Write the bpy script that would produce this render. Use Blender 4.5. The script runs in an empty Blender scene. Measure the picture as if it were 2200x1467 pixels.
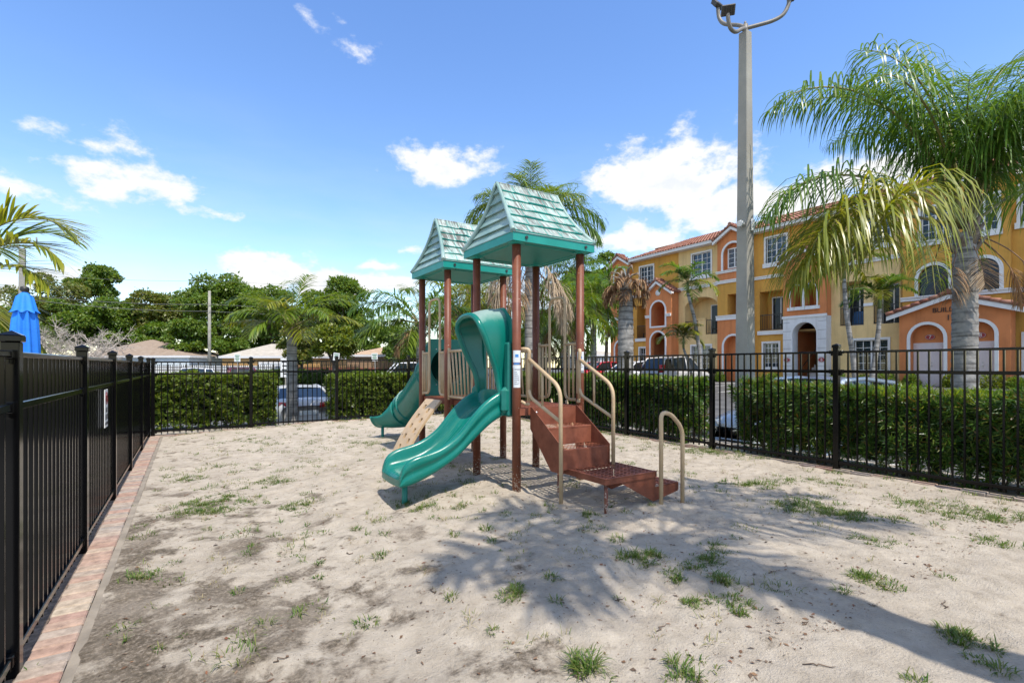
import bpy, bmesh, math, random
import numpy as np
from mathutils import Vector, Matrix
from mathutils.geometry import tessellate_polygon

scene = bpy.context.scene
COL = scene.collection
R = math.radians
PI = math.pi

# ------------------------------------------------------------------ camera
# x runs from the left fence to the right fence, y along both of them, metres
EYE = 1.38
HEAD = R(32.7)
FPX = 1079.0                     # focal length in photo pixels (2200 wide)
cam_d = bpy.data.cameras.new('camera')
cam = bpy.data.objects.new('camera', cam_d)
COL.objects.link(cam)
cam.location = (0, 0, EYE)
cam.rotation_euler = (R(90), 0, -HEAD)
cam_d.sensor_width = 36.0
cam_d.lens = FPX / 2200 * 36
cam_d.shift_y = 51.5 / 2200
cam_d.clip_start = 0.05
cam_d.clip_end = 2000
scene.camera = cam

# ------------------------------------------------------------------ light
SUN_EL = R(62)
SUN_AZ = (0.03, -0.9995)         # horizontal direction towards the sun
sl = bpy.data.lights.new('sun', 'SUN')
sl.energy = 3.3
sl.angle = R(0.53)
sl.color = (1.0, 0.935, 0.84)
sun = bpy.data.objects.new('sun', sl)
COL.objects.link(sun)
sd = Vector((SUN_AZ[0] * math.cos(SUN_EL), SUN_AZ[1] * math.cos(SUN_EL), math.sin(SUN_EL)))
sun.rotation_euler = sd.to_track_quat('Z', 'Y').to_euler()
sun.location = (0, -20, 30)

scene.view_settings.view_transform = 'Standard'
scene.view_settings.look = 'None'
scene.view_settings.gamma = 1
scene.view_settings.exposure = 0.80
scene.cycles.max_bounces = 8
scene.cycles.transparent_max_bounces = 12
scene.cycles.use_denoising = True

CH, SH = math.cos(HEAD), math.sin(HEAD)


def PX(px, Y):
    """ground-plan point seen at photo column px, Y metres ahead"""
    X = (px - 1100) / FPX * Y
    return (CH * X + SH * Y, -SH * X + CH * Y)


def PZ(py, Y):
    return EYE + (785 - py) / FPX * Y


def N(nt, kind, **kw):
    n = nt.nodes.new(kind)
    for k, v in kw.items():
        if k.startswith('i_'):
            key = k[2:]
            key = int(key) if key.isdigit() else key
            n.inputs[key].default_value = v
        else:
            setattr(n, k, v)
    return n


def M_(nt, op, a, b=None, c=None, clamp=False):
    n = nt.nodes.new('ShaderNodeMath')
    n.operation = op
    n.use_clamp = clamp
    for i, v in enumerate((a, b, c)):
        if v is None:
            continue
        if isinstance(v, (int, float)):
            n.inputs[i].default_value = v
        else:
            nt.links.new(v, n.inputs[i])
    return n.outputs[0]


def ramp(nt, fac, stops, interp='LINEAR'):
    n = nt.nodes.new('ShaderNodeValToRGB')
    n.color_ramp.interpolation = interp
    el = n.color_ramp.elements
    while len(el) > 1:
        el.remove(el[-1])
    el[0].position = stops[0][0]
    c = stops[0][1]
    el[0].color = (*c, 1) if len(c) == 3 else c
    for p, c in stops[1:]:
        e = el.new(p)
        e.color = (*c, 1) if len(c) == 3 else c
    if fac is not None:
        nt.links.new(fac, n.inputs[0])
    return n.outputs[0]


def mixc(nt, fac, a, b, blend='MIX'):
    n = nt.nodes.new('ShaderNodeMix')
    n.data_type = 'RGBA'
    n.blend_type = blend
    for sock, v in ((n.inputs[0], fac), (n.inputs[6], a), (n.inputs[7], b)):
        if isinstance(v, (int, float)):
            sock.default_value = v
        elif isinstance(v, tuple):
            sock.default_value = (*v, 1) if len(v) == 3 else v
        else:
            nt.links.new(v, sock)
    return n.outputs[2]


# ------------------------------------------------------------------ sky
world = bpy.data.worlds.new('World')
scene.world = world
world.use_nodes = True
nt = world.node_tree
nt.nodes.clear()
sky = N(nt, 'ShaderNodeTexSky', sky_type='NISHITA', sun_disc=False, sun_elevation=SUN_EL,
        sun_rotation=math.atan2(SUN_AZ[0], SUN_AZ[1]), altitude=0, air_density=1.2, dust_density=0.1, ozone_density=3.0)
bg = N(nt, 'ShaderNodeBackground')
bg.inputs[1].default_value = 0.15
hsv = N(nt, 'ShaderNodeHueSaturation', i_Saturation=1.16)
hsv.inputs['Hue'].default_value = 0.509
nt.links.new(sky.outputs[0], hsv.inputs['Color'])
nt.links.new(hsv.outputs[0], bg.inputs[0])
tc = N(nt, 'ShaderNodeTexCoord')
warp = N(nt, 'ShaderNodeTexNoise', i_Scale=7.0, i_Detail=3.0, i_Roughness=0.6)
nt.links.new(tc.outputs['Generated'], warp.inputs['Vector'])
wv = N(nt, 'ShaderNodeVectorMath', operation='MULTIPLY_ADD')
nt.links.new(warp.outputs['Color'], wv.inputs[0])
wv.inputs[1].default_value = (0.11, 0.11, 0.06)
wadd = N(nt, 'ShaderNodeVectorMath', operation='ADD')
nt.links.new(tc.outputs['Generated'], wadd.inputs[0])
wadd.inputs[1].default_value = (-0.055, -0.055, -0.03)
nt.links.new(wadd.outputs[0], wv.inputs[2])
sep = N(nt, 'ShaderNodeSeparateXYZ')
nt.links.new(wv.outputs[0], sep.inputs[0])
az = M_(nt, 'ARCTAN2', sep.outputs[0], sep.outputs[1])
hyp = M_(nt, 'SQRT', M_(nt, 'ADD', M_(nt, 'MULTIPLY', sep.outputs[0], sep.outputs[0]), M_(nt, 'MULTIPLY', sep.outputs[1], sep.outputs[1])))
elv = M_(nt, 'ARCTAN2', sep.outputs[2], hyp)
# cumulus heads, plus unseen ones added behind the camera to whiten ambient light: bearing from the view axis (deg), height above horizon (deg), half widths, strength
CLOUDS = [(-39.5, 18.8, 4.2, 1.5, .50), (-38.0, 16.0, 4.8, 1.9, .80), (-44, 13.9, 4, 1.0, .55), (-18.3, 31.6, 3.4, 1.4, .34), (-22.2, 32, 1.2, .7, .22),
          (-8.6, 21.4, 5.6, 2.3, 1.0), (17.5, 19.5, 8.2, 4.6, 1.15), (22.5, 16.0, 6.5, 3.0, 1.0), (14.5, 13.3, 5.6, 2.2, .95),
          (30.8, 15.3, 5.2, 2.3, 1.0), (36.5, 17.2, 6.5, 2.0, .95), (43, 16.5, 7, 3, .9), (-25.3, 9.0, 5.2, 2.2, 1.0), (-19.5, 8.4, 7.0, 1.7, 1.0),
          (-14.0, 8.7, 4.5, 1.3, .9), (-14.2, 10.8, 3, .7, .7), (-31.5, 14.6, 4.5, .8, .38), (-11.5, 12.6, 2.5, .6, .45),
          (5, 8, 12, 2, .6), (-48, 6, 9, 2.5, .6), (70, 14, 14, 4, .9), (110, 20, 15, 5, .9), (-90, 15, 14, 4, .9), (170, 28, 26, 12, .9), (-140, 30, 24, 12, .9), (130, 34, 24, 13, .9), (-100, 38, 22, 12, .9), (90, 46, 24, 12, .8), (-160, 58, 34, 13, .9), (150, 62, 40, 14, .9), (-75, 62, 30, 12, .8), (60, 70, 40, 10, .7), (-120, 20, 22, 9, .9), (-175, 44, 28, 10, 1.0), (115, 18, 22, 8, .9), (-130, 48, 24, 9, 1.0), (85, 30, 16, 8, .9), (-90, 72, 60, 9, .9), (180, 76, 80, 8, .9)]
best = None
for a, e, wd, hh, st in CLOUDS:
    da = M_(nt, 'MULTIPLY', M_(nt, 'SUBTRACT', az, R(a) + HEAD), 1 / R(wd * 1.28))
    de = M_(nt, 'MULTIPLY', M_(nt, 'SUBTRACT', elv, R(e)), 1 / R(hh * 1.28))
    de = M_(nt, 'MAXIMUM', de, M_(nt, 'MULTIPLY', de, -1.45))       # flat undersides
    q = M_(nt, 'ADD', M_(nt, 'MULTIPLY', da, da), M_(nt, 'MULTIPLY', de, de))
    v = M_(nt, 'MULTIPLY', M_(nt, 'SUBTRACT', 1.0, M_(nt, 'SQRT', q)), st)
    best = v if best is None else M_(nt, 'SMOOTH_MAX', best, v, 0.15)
fbm = N(nt, 'ShaderNodeTexNoise', i_Scale=17.0, i_Detail=9.0, i_Roughness=0.62)
stretch = N(nt, 'ShaderNodeMapping')
stretch.inputs['Scale'].default_value = (1, 1, 1.7)
nt.links.new(tc.outputs['Generated'], stretch.inputs[0])
nt.links.new(stretch.outputs[0], fbm.inputs['Vector'])
dens = M_(nt, 'ADD', best, M_(nt, 'MULTIPLY', M_(nt, 'SUBTRACT', fbm.outputs[0], 0.5), 1.9))
alpha = N(nt, 'ShaderNodeMapRange', interpolation_type='SMOOTHSTEP')
nt.links.new(dens, alpha.inputs[0])
alpha.inputs[1].default_value = 0.05
alpha.inputs[2].default_value = 0.58
veil = N(nt, 'ShaderNodeTexNoise', i_Scale=3.2, i_Detail=6.0, i_Roughness=0.6)
vm = N(nt, 'ShaderNodeMapping')
vm.inputs['Scale'].default_value = (1, 1, 4)
nt.links.new(tc.outputs['Generated'], vm.inputs[0])
nt.links.new(vm.outputs[0], veil.inputs['Vector'])
low = N(nt, 'ShaderNodeMapRange')
nt.links.new(elv, low.inputs[0])
low.inputs[1].default_value = R(26)
low.inputs[2].default_value = R(6)
vl = M_(nt, 'MULTIPLY', M_(nt, 'MULTIPLY', M_(nt, 'SUBTRACT', veil.outputs[0], 0.40, clamp=True), 1.0), low.outputs[0], clamp=True)
allc = M_(nt, 'MAXIMUM', alpha.outputs[0], vl)
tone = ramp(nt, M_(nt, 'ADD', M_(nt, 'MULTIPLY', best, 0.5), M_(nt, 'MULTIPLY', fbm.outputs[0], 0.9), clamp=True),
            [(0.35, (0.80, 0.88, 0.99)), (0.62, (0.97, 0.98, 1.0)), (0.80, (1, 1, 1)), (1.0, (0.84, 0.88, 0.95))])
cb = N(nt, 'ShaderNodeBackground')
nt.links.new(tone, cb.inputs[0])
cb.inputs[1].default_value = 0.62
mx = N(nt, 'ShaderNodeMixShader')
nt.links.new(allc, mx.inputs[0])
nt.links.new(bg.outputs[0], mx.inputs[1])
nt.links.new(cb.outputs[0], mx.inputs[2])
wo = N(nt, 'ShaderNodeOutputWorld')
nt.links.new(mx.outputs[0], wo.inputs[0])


# ------------------------------------------------------------------ object helpers
def tag(o, label=None, cat=None, group=None, kind=None):
    if label:
        o['label'] = label
    if cat:
        o['category'] = cat
    if group:
        o['group'] = group
    if kind:
        o['kind'] = kind
    return o


def thing(name, label, cat, loc=(0, 0, 0), rz=0.0, group=None):
    o = bpy.data.objects.new(name, None)
    o.empty_display_size = 0.2
    COL.objects.link(o)
    o.location = loc
    o.rotation_euler = (0, 0, rz)
    return tag(o, label, cat, group)


def link(name, me, parent=None, loc=None):
    o = bpy.data.objects.new(name, me)
    COL.objects.link(o)
    if parent is not None:
        o.parent = parent
    if loc is not None:
        o.location = loc
    return o


class MB:
    def __init__(self):
        self.v, self.f, self.m, self.sm = [], [], [], []

    def add(self, vs, fs, mi=0, smooth=False):
        o = len(self.v)
        self.v += [tuple(p) for p in vs]
        for f in fs:
            self.f.append(tuple(i + o for i in f))
            self.m.append(mi)
            self.sm.append(smooth)
        return self

    def box(self, x0, x1, y0, y1, z0, z1, mi=0, M=None, b=0.0):
        if b > 0:
            b = min(b, (x1 - x0) * .45, (y1 - y0) * .45, (z1 - z0) * .45)
            vs, idx = [], {}
            for sx in (0, 1):
                for sy in (0, 1):
                    for sz in (0, 1):
                        X, Y, Z = (x0, x1)[sx], (y0, y1)[sy], (z0, z1)[sz]
                        dx, dy, dz = (b, -b)[sx], (b, -b)[sy], (b, -b)[sz]
                        for k, p in enumerate(((X, Y + dy, Z + dz), (X + dx, Y, Z + dz), (X + dx, Y + dy, Z))):
                            idx[sx, sy, sz, k] = len(vs)
                            vs.append(p)
            I = lambda *a: idx[a]
            fs = []
            for s in (0, 1):
                fs.append([I(s, 0, 0, 0), I(s, 1, 0, 0), I(s, 1, 1, 0), I(s, 0, 1, 0)][::(1 if s else -1)])
                fs.append([I(0, s, 0, 1), I(1, s, 0, 1), I(1, s, 1, 1), I(0, s, 1, 1)][::(-1 if s else 1)])
                fs.append([I(0, 0, s, 2), I(1, 0, s, 2), I(1, 1, s, 2), I(0, 1, s, 2)][::(1 if s else -1)])
            for a in (0, 1):
                for c in (0, 1):
                    fs.append([I(a, c, 0, 0), I(a, c, 1, 0), I(a, c, 1, 1), I(a, c, 0, 1)])
                    fs.append([I(a, 0, c, 0), I(a, 1, c, 0), I(a, 1, c, 2), I(a, 0, c, 2)])
                    fs.append([I(0, a, c, 1), I(1, a, c, 1), I(1, a, c, 2), I(0, a, c, 2)])
                    for d in (0, 1):
                        fs.append([I(a, c, d, 0), I(a, c, d, 1), I(a, c, d, 2)])
        else:
            vs = [(x, y, z) for x in (x0, x1) for y in (y0, y1) for z in (z0, z1)]
            fs = [(0, 1, 3, 2), (4, 6, 7, 5), (0, 4, 5, 1), (2, 3, 7, 6), (0, 2, 6, 4), (1, 5, 7, 3)]
        if M is not None:
            vs = [tuple(M @ Vector(p)) for p in vs]
        return self.add(vs, fs, mi)

    def ctr(self, c, s, mi=0, M=None, b=0.0):
        return self.box(c[0] - s[0] / 2, c[0] + s[0] / 2, c[1] - s[1] / 2, c[1] + s[1] / 2, c[2] - s[2] / 2, c[2] + s[2] / 2, mi, M, b)

    def tube(self, pts, r, n=10, mi=0, smooth=True, cap=True, closed=False, ph=0.0, flat=None):
        pts = [Vector(p) for p in pts]
        k = len(pts)
        rs = list(r) if hasattr(r, '__len__') else [r] * k
        ref = None
        vs = []
        for i, p in enumerate(pts):
            if closed:
                t = pts[(i + 1) % k] - pts[i - 1]
            else:
                t = pts[min(i + 1, k - 1)] - pts[max(i - 1, 0)]
            if t.length < 1e-9:
                t = Vector((0, 0, 1))
            t.normalize()
            if ref is None:
                ref = Vector((0, 0, 1)) if abs(t.z) < .9 else Vector((1, 0, 0))
                ref = (ref - t * ref.dot(t)).normalized()
            else:
                ref = ref - t * ref.dot(t)
                if ref.length < 1e-6:
                    ref = t.orthogonal()
                ref.normalize()
            bn = t.cross(ref)
            for j in range(n):
                a = 2 * PI * j / n + ph
                ca, sa = math.cos(a), math.sin(a)
                if flat:
                    ca *= flat
                vs.append(p + (ref * ca + bn * sa) * rs[i])
        fs = []
        for i in range(k if closed else k - 1):
            i2 = (i + 1) % k
            for j in range(n):
                j2 = (j + 1) % n
                fs.append((i * n + j, i * n + j2, i2 * n + j2, i2 * n + j))
        self.add(vs, fs, mi, smooth)
        if cap and not closed:
            o = len(self.v) - len(vs)
            self.f.append(tuple(o + j for j in reversed(range(n))))
            self.f.append(tuple(o + (k - 1) * n + j for j in range(n)))
            self.m += [mi, mi]
            self.sm += [False, False]
        return self

    def grid(self, rows, mi=0, smooth=True, wrap=False):
        nr, nc = len(rows), len(rows[0])
        vs = [p for r in rows for p in r]
        fs = []
        for i in range(nr - 1):
            for j in range(nc if wrap else nc - 1):
                j2 = (j + 1) % nc
                fs.append((i * nc + j, i * nc + j2, (i + 1) * nc + j2, (i + 1) * nc + j))
        return self.add(vs, fs, mi, smooth)

    def lathe(self, prof, c=(0, 0, 0), n=20, mi=0, smooth=True):
        rows = [[(c[0] + r * math.cos(2 * PI * j / n), c[1] + r * math.sin(2 * PI * j / n), c[2] + z) for j in range(n)] for r, z in prof]
        return self.grid(rows, mi, smooth, wrap=True)

    def poly(self, outer, holes=(), f=lambda p: p, mi=0, flip=False):
        """flat polygon with holes given in 2-D, mapped to 3-D by f"""
        loops = [[Vector((a, b, 0)) for a, b in outer]] + [[Vector((a, b, 0)) for a, b in h] for h in holes]
        tris = tessellate_polygon(loops)
        vs = [f((p.x, p.y)) for l in loops for p in l]
        return self.add(vs, [tuple(t) if not flip else tuple(reversed(t)) for t in tris], mi)

    def build(self, name, mats, parent=None, loc=None):
        me = bpy.data.meshes.new(name)
        me.from_pydata(self.v, [], self.f)
        mats = mats if isinstance(mats, (list, tuple)) else [mats]
        for m in mats:
            me.materials.append(m)
        me.polygons.foreach_set('material_index', self.m)
        me.polygons.foreach_set('use_smooth', self.sm)
        me.update()
        return link(name, me, parent, loc)


def recalc(o):
    bm = bmesh.new()
    bm.from_mesh(o.data)
    bmesh.ops.recalc_face_normals(bm, faces=bm.faces[:])
    bm.to_mesh(o.data)
    bm.free()
    return o


def np_mesh(name, V, F, mats, parent=None, mi=None, smooth=False, loc=None):
    V = np.asarray(V, dtype=np.float32)
    F = np.asarray(F, dtype=np.int32)
    me = bpy.data.meshes.new(name)
    me.vertices.add(len(V))
    me.vertices.foreach_set('co', V.ravel())
    nf, k = F.shape
    me.loops.add(nf * k)
    me.loops.foreach_set('vertex_index', F.ravel())
    me.polygons.add(nf)
    me.polygons.foreach_set('loop_start', np.arange(0, nf * k, k, dtype=np.int32))
    me.polygons.foreach_set('loop_total', np.full(nf, k, dtype=np.int32))
    if mi is not None:
        me.polygons.foreach_set('material_index', np.asarray(mi, dtype=np.int32))
    if smooth:
        me.polygons.foreach_set('use_smooth', np.ones(nf, dtype=bool))
    mats = mats if isinstance(mats, (list, tuple)) else [mats]
    for m in mats:
        me.materials.append(m)
    me.update(calc_edges=True)
    me.validate()
    return link(name, me, parent, loc)


def arc(c, r, a0, a1, n, plane='xz'):
    out = []
    for i in range(n + 1):
        a = a0 + (a1 - a0) * i / n
        u, w = c[0] + r * math.cos(a), c[1] + r * math.sin(a)
        out.append((u, w))
    return out


def fillet(pts, r, n=5):
    """round the corners of an open 3-D polyline"""
    pts = [Vector(p) for p in pts]
    out = [pts[0]]
    for i in range(1, len(pts) - 1):
        a, b, c = pts[i - 1], pts[i], pts[i + 1]
        d1, d2 = (a - b), (c - b)
        l = min(r, d1.length * .48, d2.length * .48)
        p, q = b + d1.normalized() * l, b + d2.normalized() * l
        for k in range(n + 1):
            t = k / n
            out.append(p * (1 - t) ** 2 + b * 2 * t * (1 - t) + q * t * t)
    out.append(pts[-1])
    return out


def text(name, s, size, mat, parent, M, depth=0.002, align='CENTER'):
    cu = bpy.data.curves.new(name, 'FONT')
    cu.body = s
    cu.size = size
    cu.extrude = depth
    cu.align_x = align
    cu.align_y = 'CENTER'
    tmp = bpy.data.objects.new(name, cu)
    COL.objects.link(tmp)
    dg = bpy.context.evaluated_depsgraph_get()
    me = bpy.data.meshes.new_from_object(tmp.evaluated_get(dg))
    bpy.data.objects.remove(tmp)
    me.materials.clear()
    me.materials.append(mat)
    me.transform(M)
    return link(name, me, parent)


# ------------------------------------------------------------------ materials
def mat(name, col, rough=0.6, var=0.0, scale=6.0, bump=0.0, bscale=60.0, metal=0.0, spec=0.5, coat=0.0, col2=None, lo=0.35, hi=0.65, detail=5.0):
    m = bpy.data.materials.new(name)
    m.use_nodes = True
    t = m.node_tree
    b = t.nodes['Principled BSDF']
    b.inputs['Roughness'].default_value = rough
    b.inputs['Metallic'].default_value = metal
    b.inputs['Specular IOR Level'].default_value = spec
    b.inputs['Coat Weight'].default_value = coat
    tc = N(t, 'ShaderNodeTexCoord')
    if var > 0 or col2:
        n = N(t, 'ShaderNodeTexNoise', i_Scale=scale, i_Detail=detail, i_Roughness=0.6)
        t.links.new(tc.outputs['Object'], n.inputs['Vector'])
        c2 = col2 or tuple(min(1, c * (1 + var)) for c in col)
        c1 = col if col2 else tuple(c * (1 - var) for c in col)
        t.links.new(ramp(t, n.outputs[0], [(lo, c1), (hi, c2)]), b.inputs['Base Color'])
    else:
        b.inputs['Base Color'].default_value = (*col, 1)
    if bump > 0:
        n2 = N(t, 'ShaderNodeTexNoise', i_Scale=bscale, i_Detail=4.0)
        t.links.new(tc.outputs['Object'], n2.inputs['Vector'])
        bp = N(t, 'ShaderNodeBump', i_Strength=bump, i_Distance=0.01)
        t.links.new(n2.outputs[0], bp.inputs['Height'])
        t.links.new(bp.outputs[0], b.inputs['Normal'])
    return m


def leafmat(name, cols, rough=0.45, trans=0.35, spec=0.4):
    """colour differs leaf by leaf (each leaf is its own mesh island)"""
    m = bpy.data.materials.new(name)
    m.use_nodes = True
    t = m.node_tree
    b = t.nodes['Principled BSDF']
    g = N(t, 'ShaderNodeNewGeometry')
    n = len(cols)
    c = ramp(t, g.outputs['Random Per Island'], [(i / max(1, n - 1), cc) for i, cc in enumerate(cols)])
    t.links.new(c, b.inputs['Base Color'])
    b.inputs['Roughness'].default_value = rough
    b.inputs['Specular IOR Level'].default_value = spec
    tr = N(t, 'ShaderNodeBsdfTranslucent')
    hs = N(t, 'ShaderNodeHueSaturation', i_Saturation=1.1, i_Value=1.6)
    hs.inputs['Hue'].default_value = 0.485
    t.links.new(c, hs.inputs['Color'])
    t.links.new(hs.outputs[0], tr.inputs['Color'])
    mxs = N(t, 'ShaderNodeMixShader')
    mxs.inputs[0].default_value = trans
    t.links.new(b.outputs[0], mxs.inputs[1])
    t.links.new(tr.outputs[0], mxs.inputs[2])
    t.links.new(mxs.outputs[0], t.nodes['Material Output'].inputs[0])
    return m


def glassmat(name, col=(0.02, 0.03, 0.035), rough=0.05):
    m = mat(name, col, rough, spec=0.8)
    return m
# ------------------------------------------------------------------ terrain
rng = np.random.default_rng(5)
random.seed(11)
FX0, FX1, FY1 = -0.67, 6.67, 12.0          # fence lines


class VNoise:
    def __init__(self, seed):
        self.t = np.random.default_rng(seed).random((256, 256))

    def __call__(self, x, y):
        x, y = np.asarray(x, float), np.asarray(y, float)
        xi, yi = np.floor(x).astype(int), np.floor(y).astype(int)
        fx, fy = x - xi, y - yi
        fx, fy = fx * fx * (3 - 2 * fx), fy * fy * (3 - 2 * fy)
        a = self.t[xi % 256, yi % 256]
        b = self.t[(xi + 1) % 256, yi % 256]
        c = self.t[xi % 256, (yi + 1) % 256]
        d = self.t[(xi + 1) % 256, (yi + 1) % 256]
        return (a * (1 - fx) + b * fx) * (1 - fy) + (c * (1 - fx) + d * fx) * fy - .5


VN = VNoise(3)
PLAY = (3.179, 4.637)                       # foot of the play structure


_dr = np.random.default_rng(77)
DENTS = [(_dr.normal(2.9, 1.5), _dr.uniform(1.2, 6.5), _dr.uniform(.035, .075), _dr.uniform(.005, .013), _dr.uniform(0, 6.28)) for _ in range(240)]
DENTS += [(1.55, 4.60, .34, .045, 0.), (3.45, 2.75, .30, .03, 0.), (3.95, 3.05, .25, .025, 0.)]


def dents(x, y):
    x, y = np.asarray(x, float), np.asarray(y, float)
    out = np.zeros(np.broadcast(x, y).shape)
    xa_, ya_ = np.broadcast_arrays(x, y)
    for cx, cy, r, d, a in DENTS:
        w_ = 4.5 * r
        sel = (np.abs(xa_ - cx) < w_) & (np.abs(ya_ - cy) < w_)
        if not sel.any():
            continue
        x, y = xa_[sel], ya_[sel]
        u = (x - cx) * math.cos(a) + (y - cy) * math.sin(a)
        v = -(x - cx) * math.sin(a) + (y - cy) * math.cos(a)
        q = (u / (r * 1.9 if r < .1 else r)) ** 2 + (v / r) ** 2
        out[sel] += d * np.where(q < 9, np.exp(-q ** 1.5) * -1 + .45 * np.exp(-(np.sqrt(q) - 1.45) ** 2 / .10), 0)
    return out


def ground(x, y):
    x, y = np.asarray(x, float), np.asarray(y, float)
    r = np.clip((x + .45) / 3.2, 0, 1)
    z = .10 * r * r * (3 - 2 * r)
    d2 = (x - 3.35) ** 2 + (y - 4.9) ** 2
    z = z + .045 * np.exp(-d2 / 1.5)
    damp = np.clip((x + .47) / .16, 0, 1)
    z = z + damp * (dents(x, y) + .035 * VN(x * 1.3 + 7, y * 1.3) + .022 * VN(x * 3.1, y * 3.1 + 4) + .020 * VN(x * 7.7, y * 7.7) + .010 * VN(x * 15, y * 15) + .005 * VN(x * 33, y * 33))
    return z


def G(px, py):
    """sand point under a photo pixel"""
    z = .08
    for _ in range(6):
        Y = FPX * (EYE - z) / (py - 785)
        x, y = PX(px, Y)
        z = float(ground(x, y))
    return x, y, z


def lot(x, y):
    return -.25 + .035 * (np.clip(x, -2, 31) - 9) - .010 * np.clip(np.asarray(y, float) - 4, 0, 12)


def sand_material():
    m = bpy.data.materials.new('sand')
    m.use_nodes = True
    t = m.node_tree
    b = t.nodes['Principled BSDF']
    b.inputs['Roughness'].default_value = 0.95
    b.inputs['Specular IOR Level'].default_value = 0.15
    tc = N(t, 'ShaderNodeTexCoord')
    P = tc.outputs['Object']

    def noise(s, d=5.0, r=.6, off=None):
        n = N(t, 'ShaderNodeTexNoise', i_Scale=s, i_Detail=d, i_Roughness=r)
        if off:
            mp = N(t, 'ShaderNodeMapping')
            mp.inputs['Location'].default_value = off
            t.links.new(P, mp.inputs[0])
            t.links.new(mp.outputs[0], n.inputs['Vector'])
        else:
            t.links.new(P, n.inputs['Vector'])
        return n.outputs[0]
    fine = noise(160, 3)
    mid = noise(9, 7, .65)
    big = noise(1.1, 5)
    base = ramp(t, mid, [(.30, (.335, .285, .22)), (.48, (.46, .40, .318)), (.70, (.54, .478, .39))])
    base = mixc(t, M_(t, 'MULTIPLY', fine, .35), base, (.50, .43, .345))
    # grey-brown soil and algae staining that thickens towards the left edging
    sp = N(t, 'ShaderNodeSeparateXYZ')
    t.links.new(P, sp.inputs[0])
    edge = N(t, 'ShaderNodeMapRange')
    t.links.new(sp.outputs[0], edge.inputs[0])
    edge.inputs[1].default_value = 2.4
    edge.inputs[2].default_value = -.38
    near = N(t, 'ShaderNodeMapRange')
    t.links.new(sp.outputs[1], near.inputs[0])
    near.inputs[1].default_value = 7.5
    near.inputs[2].default_value = 3.0
    near.inputs[3].default_value = .35
    st = M_(t, 'MULTIPLY', edge.outputs[0], near.outputs[0])
    patch = noise(2.6, 9, .68, (4, 1, 0))
    s = M_(t, 'ADD', M_(t, 'MULTIPLY', st, .80), M_(t, 'MULTIPLY', M_(t, 'SUBTRACT', patch, .58), 3.2))
    sm = N(t, 'ShaderNodeMapRange', interpolation_type='SMOOTHSTEP')
    t.links.new(s, sm.inputs[0])
    sm.inputs[1].default_value = .12
    sm.inputs[2].default_value = .50
    grit = noise(42, 6, .7)
    soil = ramp(t, grit, [(.38, (.05, .038, .025)), (.52, (.135, .105, .073)), (.66, (.33, .275, .215))])
    c = mixc(t, M_(t, 'MULTIPLY', sm.outputs[0], .88), base, soil)
    # scattered dark specks (bits of leaf, seeds)
    v = N(t, 'ShaderNodeTexVoronoi', i_Scale=34.0, i_Randomness=1.0)
    t.links.new(P, v.inputs['Vector'])
    spk = M_(t, 'MULTIPLY', M_(t, 'LESS_THAN', v.outputs['Distance'], .105), M_(t, 'GREATER_THAN', noise(3.3, 3, .6, (9, 9, 0)), .44))
    c = mixc(t, M_(t, 'MULTIPLY', spk, .62), c, (.10, .075, .05))
    c = mixc(t, M_(t, 'MULTIPLY', M_(t, 'SUBTRACT', noise(1.9, 8, .7), .46, clamp=True), 3.2, clamp=True), c, (.345, .295, .235))
    t.links.new(c, b.inputs['Base Color'])
    h = M_(t, 'ADD', M_(t, 'MULTIPLY', noise(19, 8, .7), .75), M_(t, 'MULTIPLY', noise(85, 5, .7), .5))
    bp = N(t, 'ShaderNodeBump', i_Strength=.9, i_Distance=.035)
    t.links.new(h, bp.inputs['Height'])
    t.links.new(bp.outputs[0], b.inputs['Normal'])
    return m


def grid_xy(x0, x1, y0, y1, step, f):
    nx, ny = int(round((x1 - x0) / step)) + 1, int(round((y1 - y0) / step)) + 1
    xs, ys = np.linspace(x0, x1, nx), np.linspace(y0, y1, ny)
    X, Y = np.meshgrid(xs, ys, indexing='ij')
    V = np.stack([X, Y, f(X, Y)], -1).reshape(-1, 3)
    i = np.arange(nx - 1)[:, None] * ny + np.arange(ny - 1)[None, :]
    F = np.stack([i, i + ny, i + ny + 1, i + 1], -1).reshape(-1, 4)
    return V, F


V, F = grid_xy(-.47, FX1 - .03, -2.2, FY1 - .04, .026, ground)
tag(np_mesh('sand_ground', V, F, sand_material(), smooth=True), kind='structure')

M_ASPH = mat('asphalt', (.062, .061, .06), .9, .35, 1.3, .4, 90, col2=(.12, .118, .115))
V, F = grid_xy(-90, 150, -70, 190, 2.0, lambda x, y: lot(x, y) + 0 * x)
tag(np_mesh('asphalt_ground', V, F, M_ASPH, smooth=True), kind='structure')
M_CONC = mat('concrete', (.235, .20, .155), .9, .22, 5, .3, 80)
M_CONC2 = mat('pale_concrete', (.46, .44, .40), .9, .15, 3, .2, 60)
M_MULCH = mat('planting_soil', (.13, .095, .07), .95, .5, 25, .8, 60)
mb = MB().box(-24, FX0 - .05, -6, FY1 + .2, -.25, -.02)
tag(mb.build('pool_deck', M_CONC2), kind='structure')
mb = MB().box(FX1 + .05, 8.05, -3.0, FY1 + 1.3, -.8, .03)
mb.box(FX0, FX1 + .05, FY1 + .05, FY1 + 1.3, -.95, .02)
tag(mb.build('planting_strip', mat('strip_soil', (.30, .27, .23), .95, .4, 8, .5, 50)), kind='structure')

# thin concrete strip and the row of tumbled pavers beside the left fence
mb = MB().box(-.474, -.43, -2.2, FY1 - .06, -.12, .004)
tag(mb.build('concrete_path', M_CONC), kind='structure')


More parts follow.
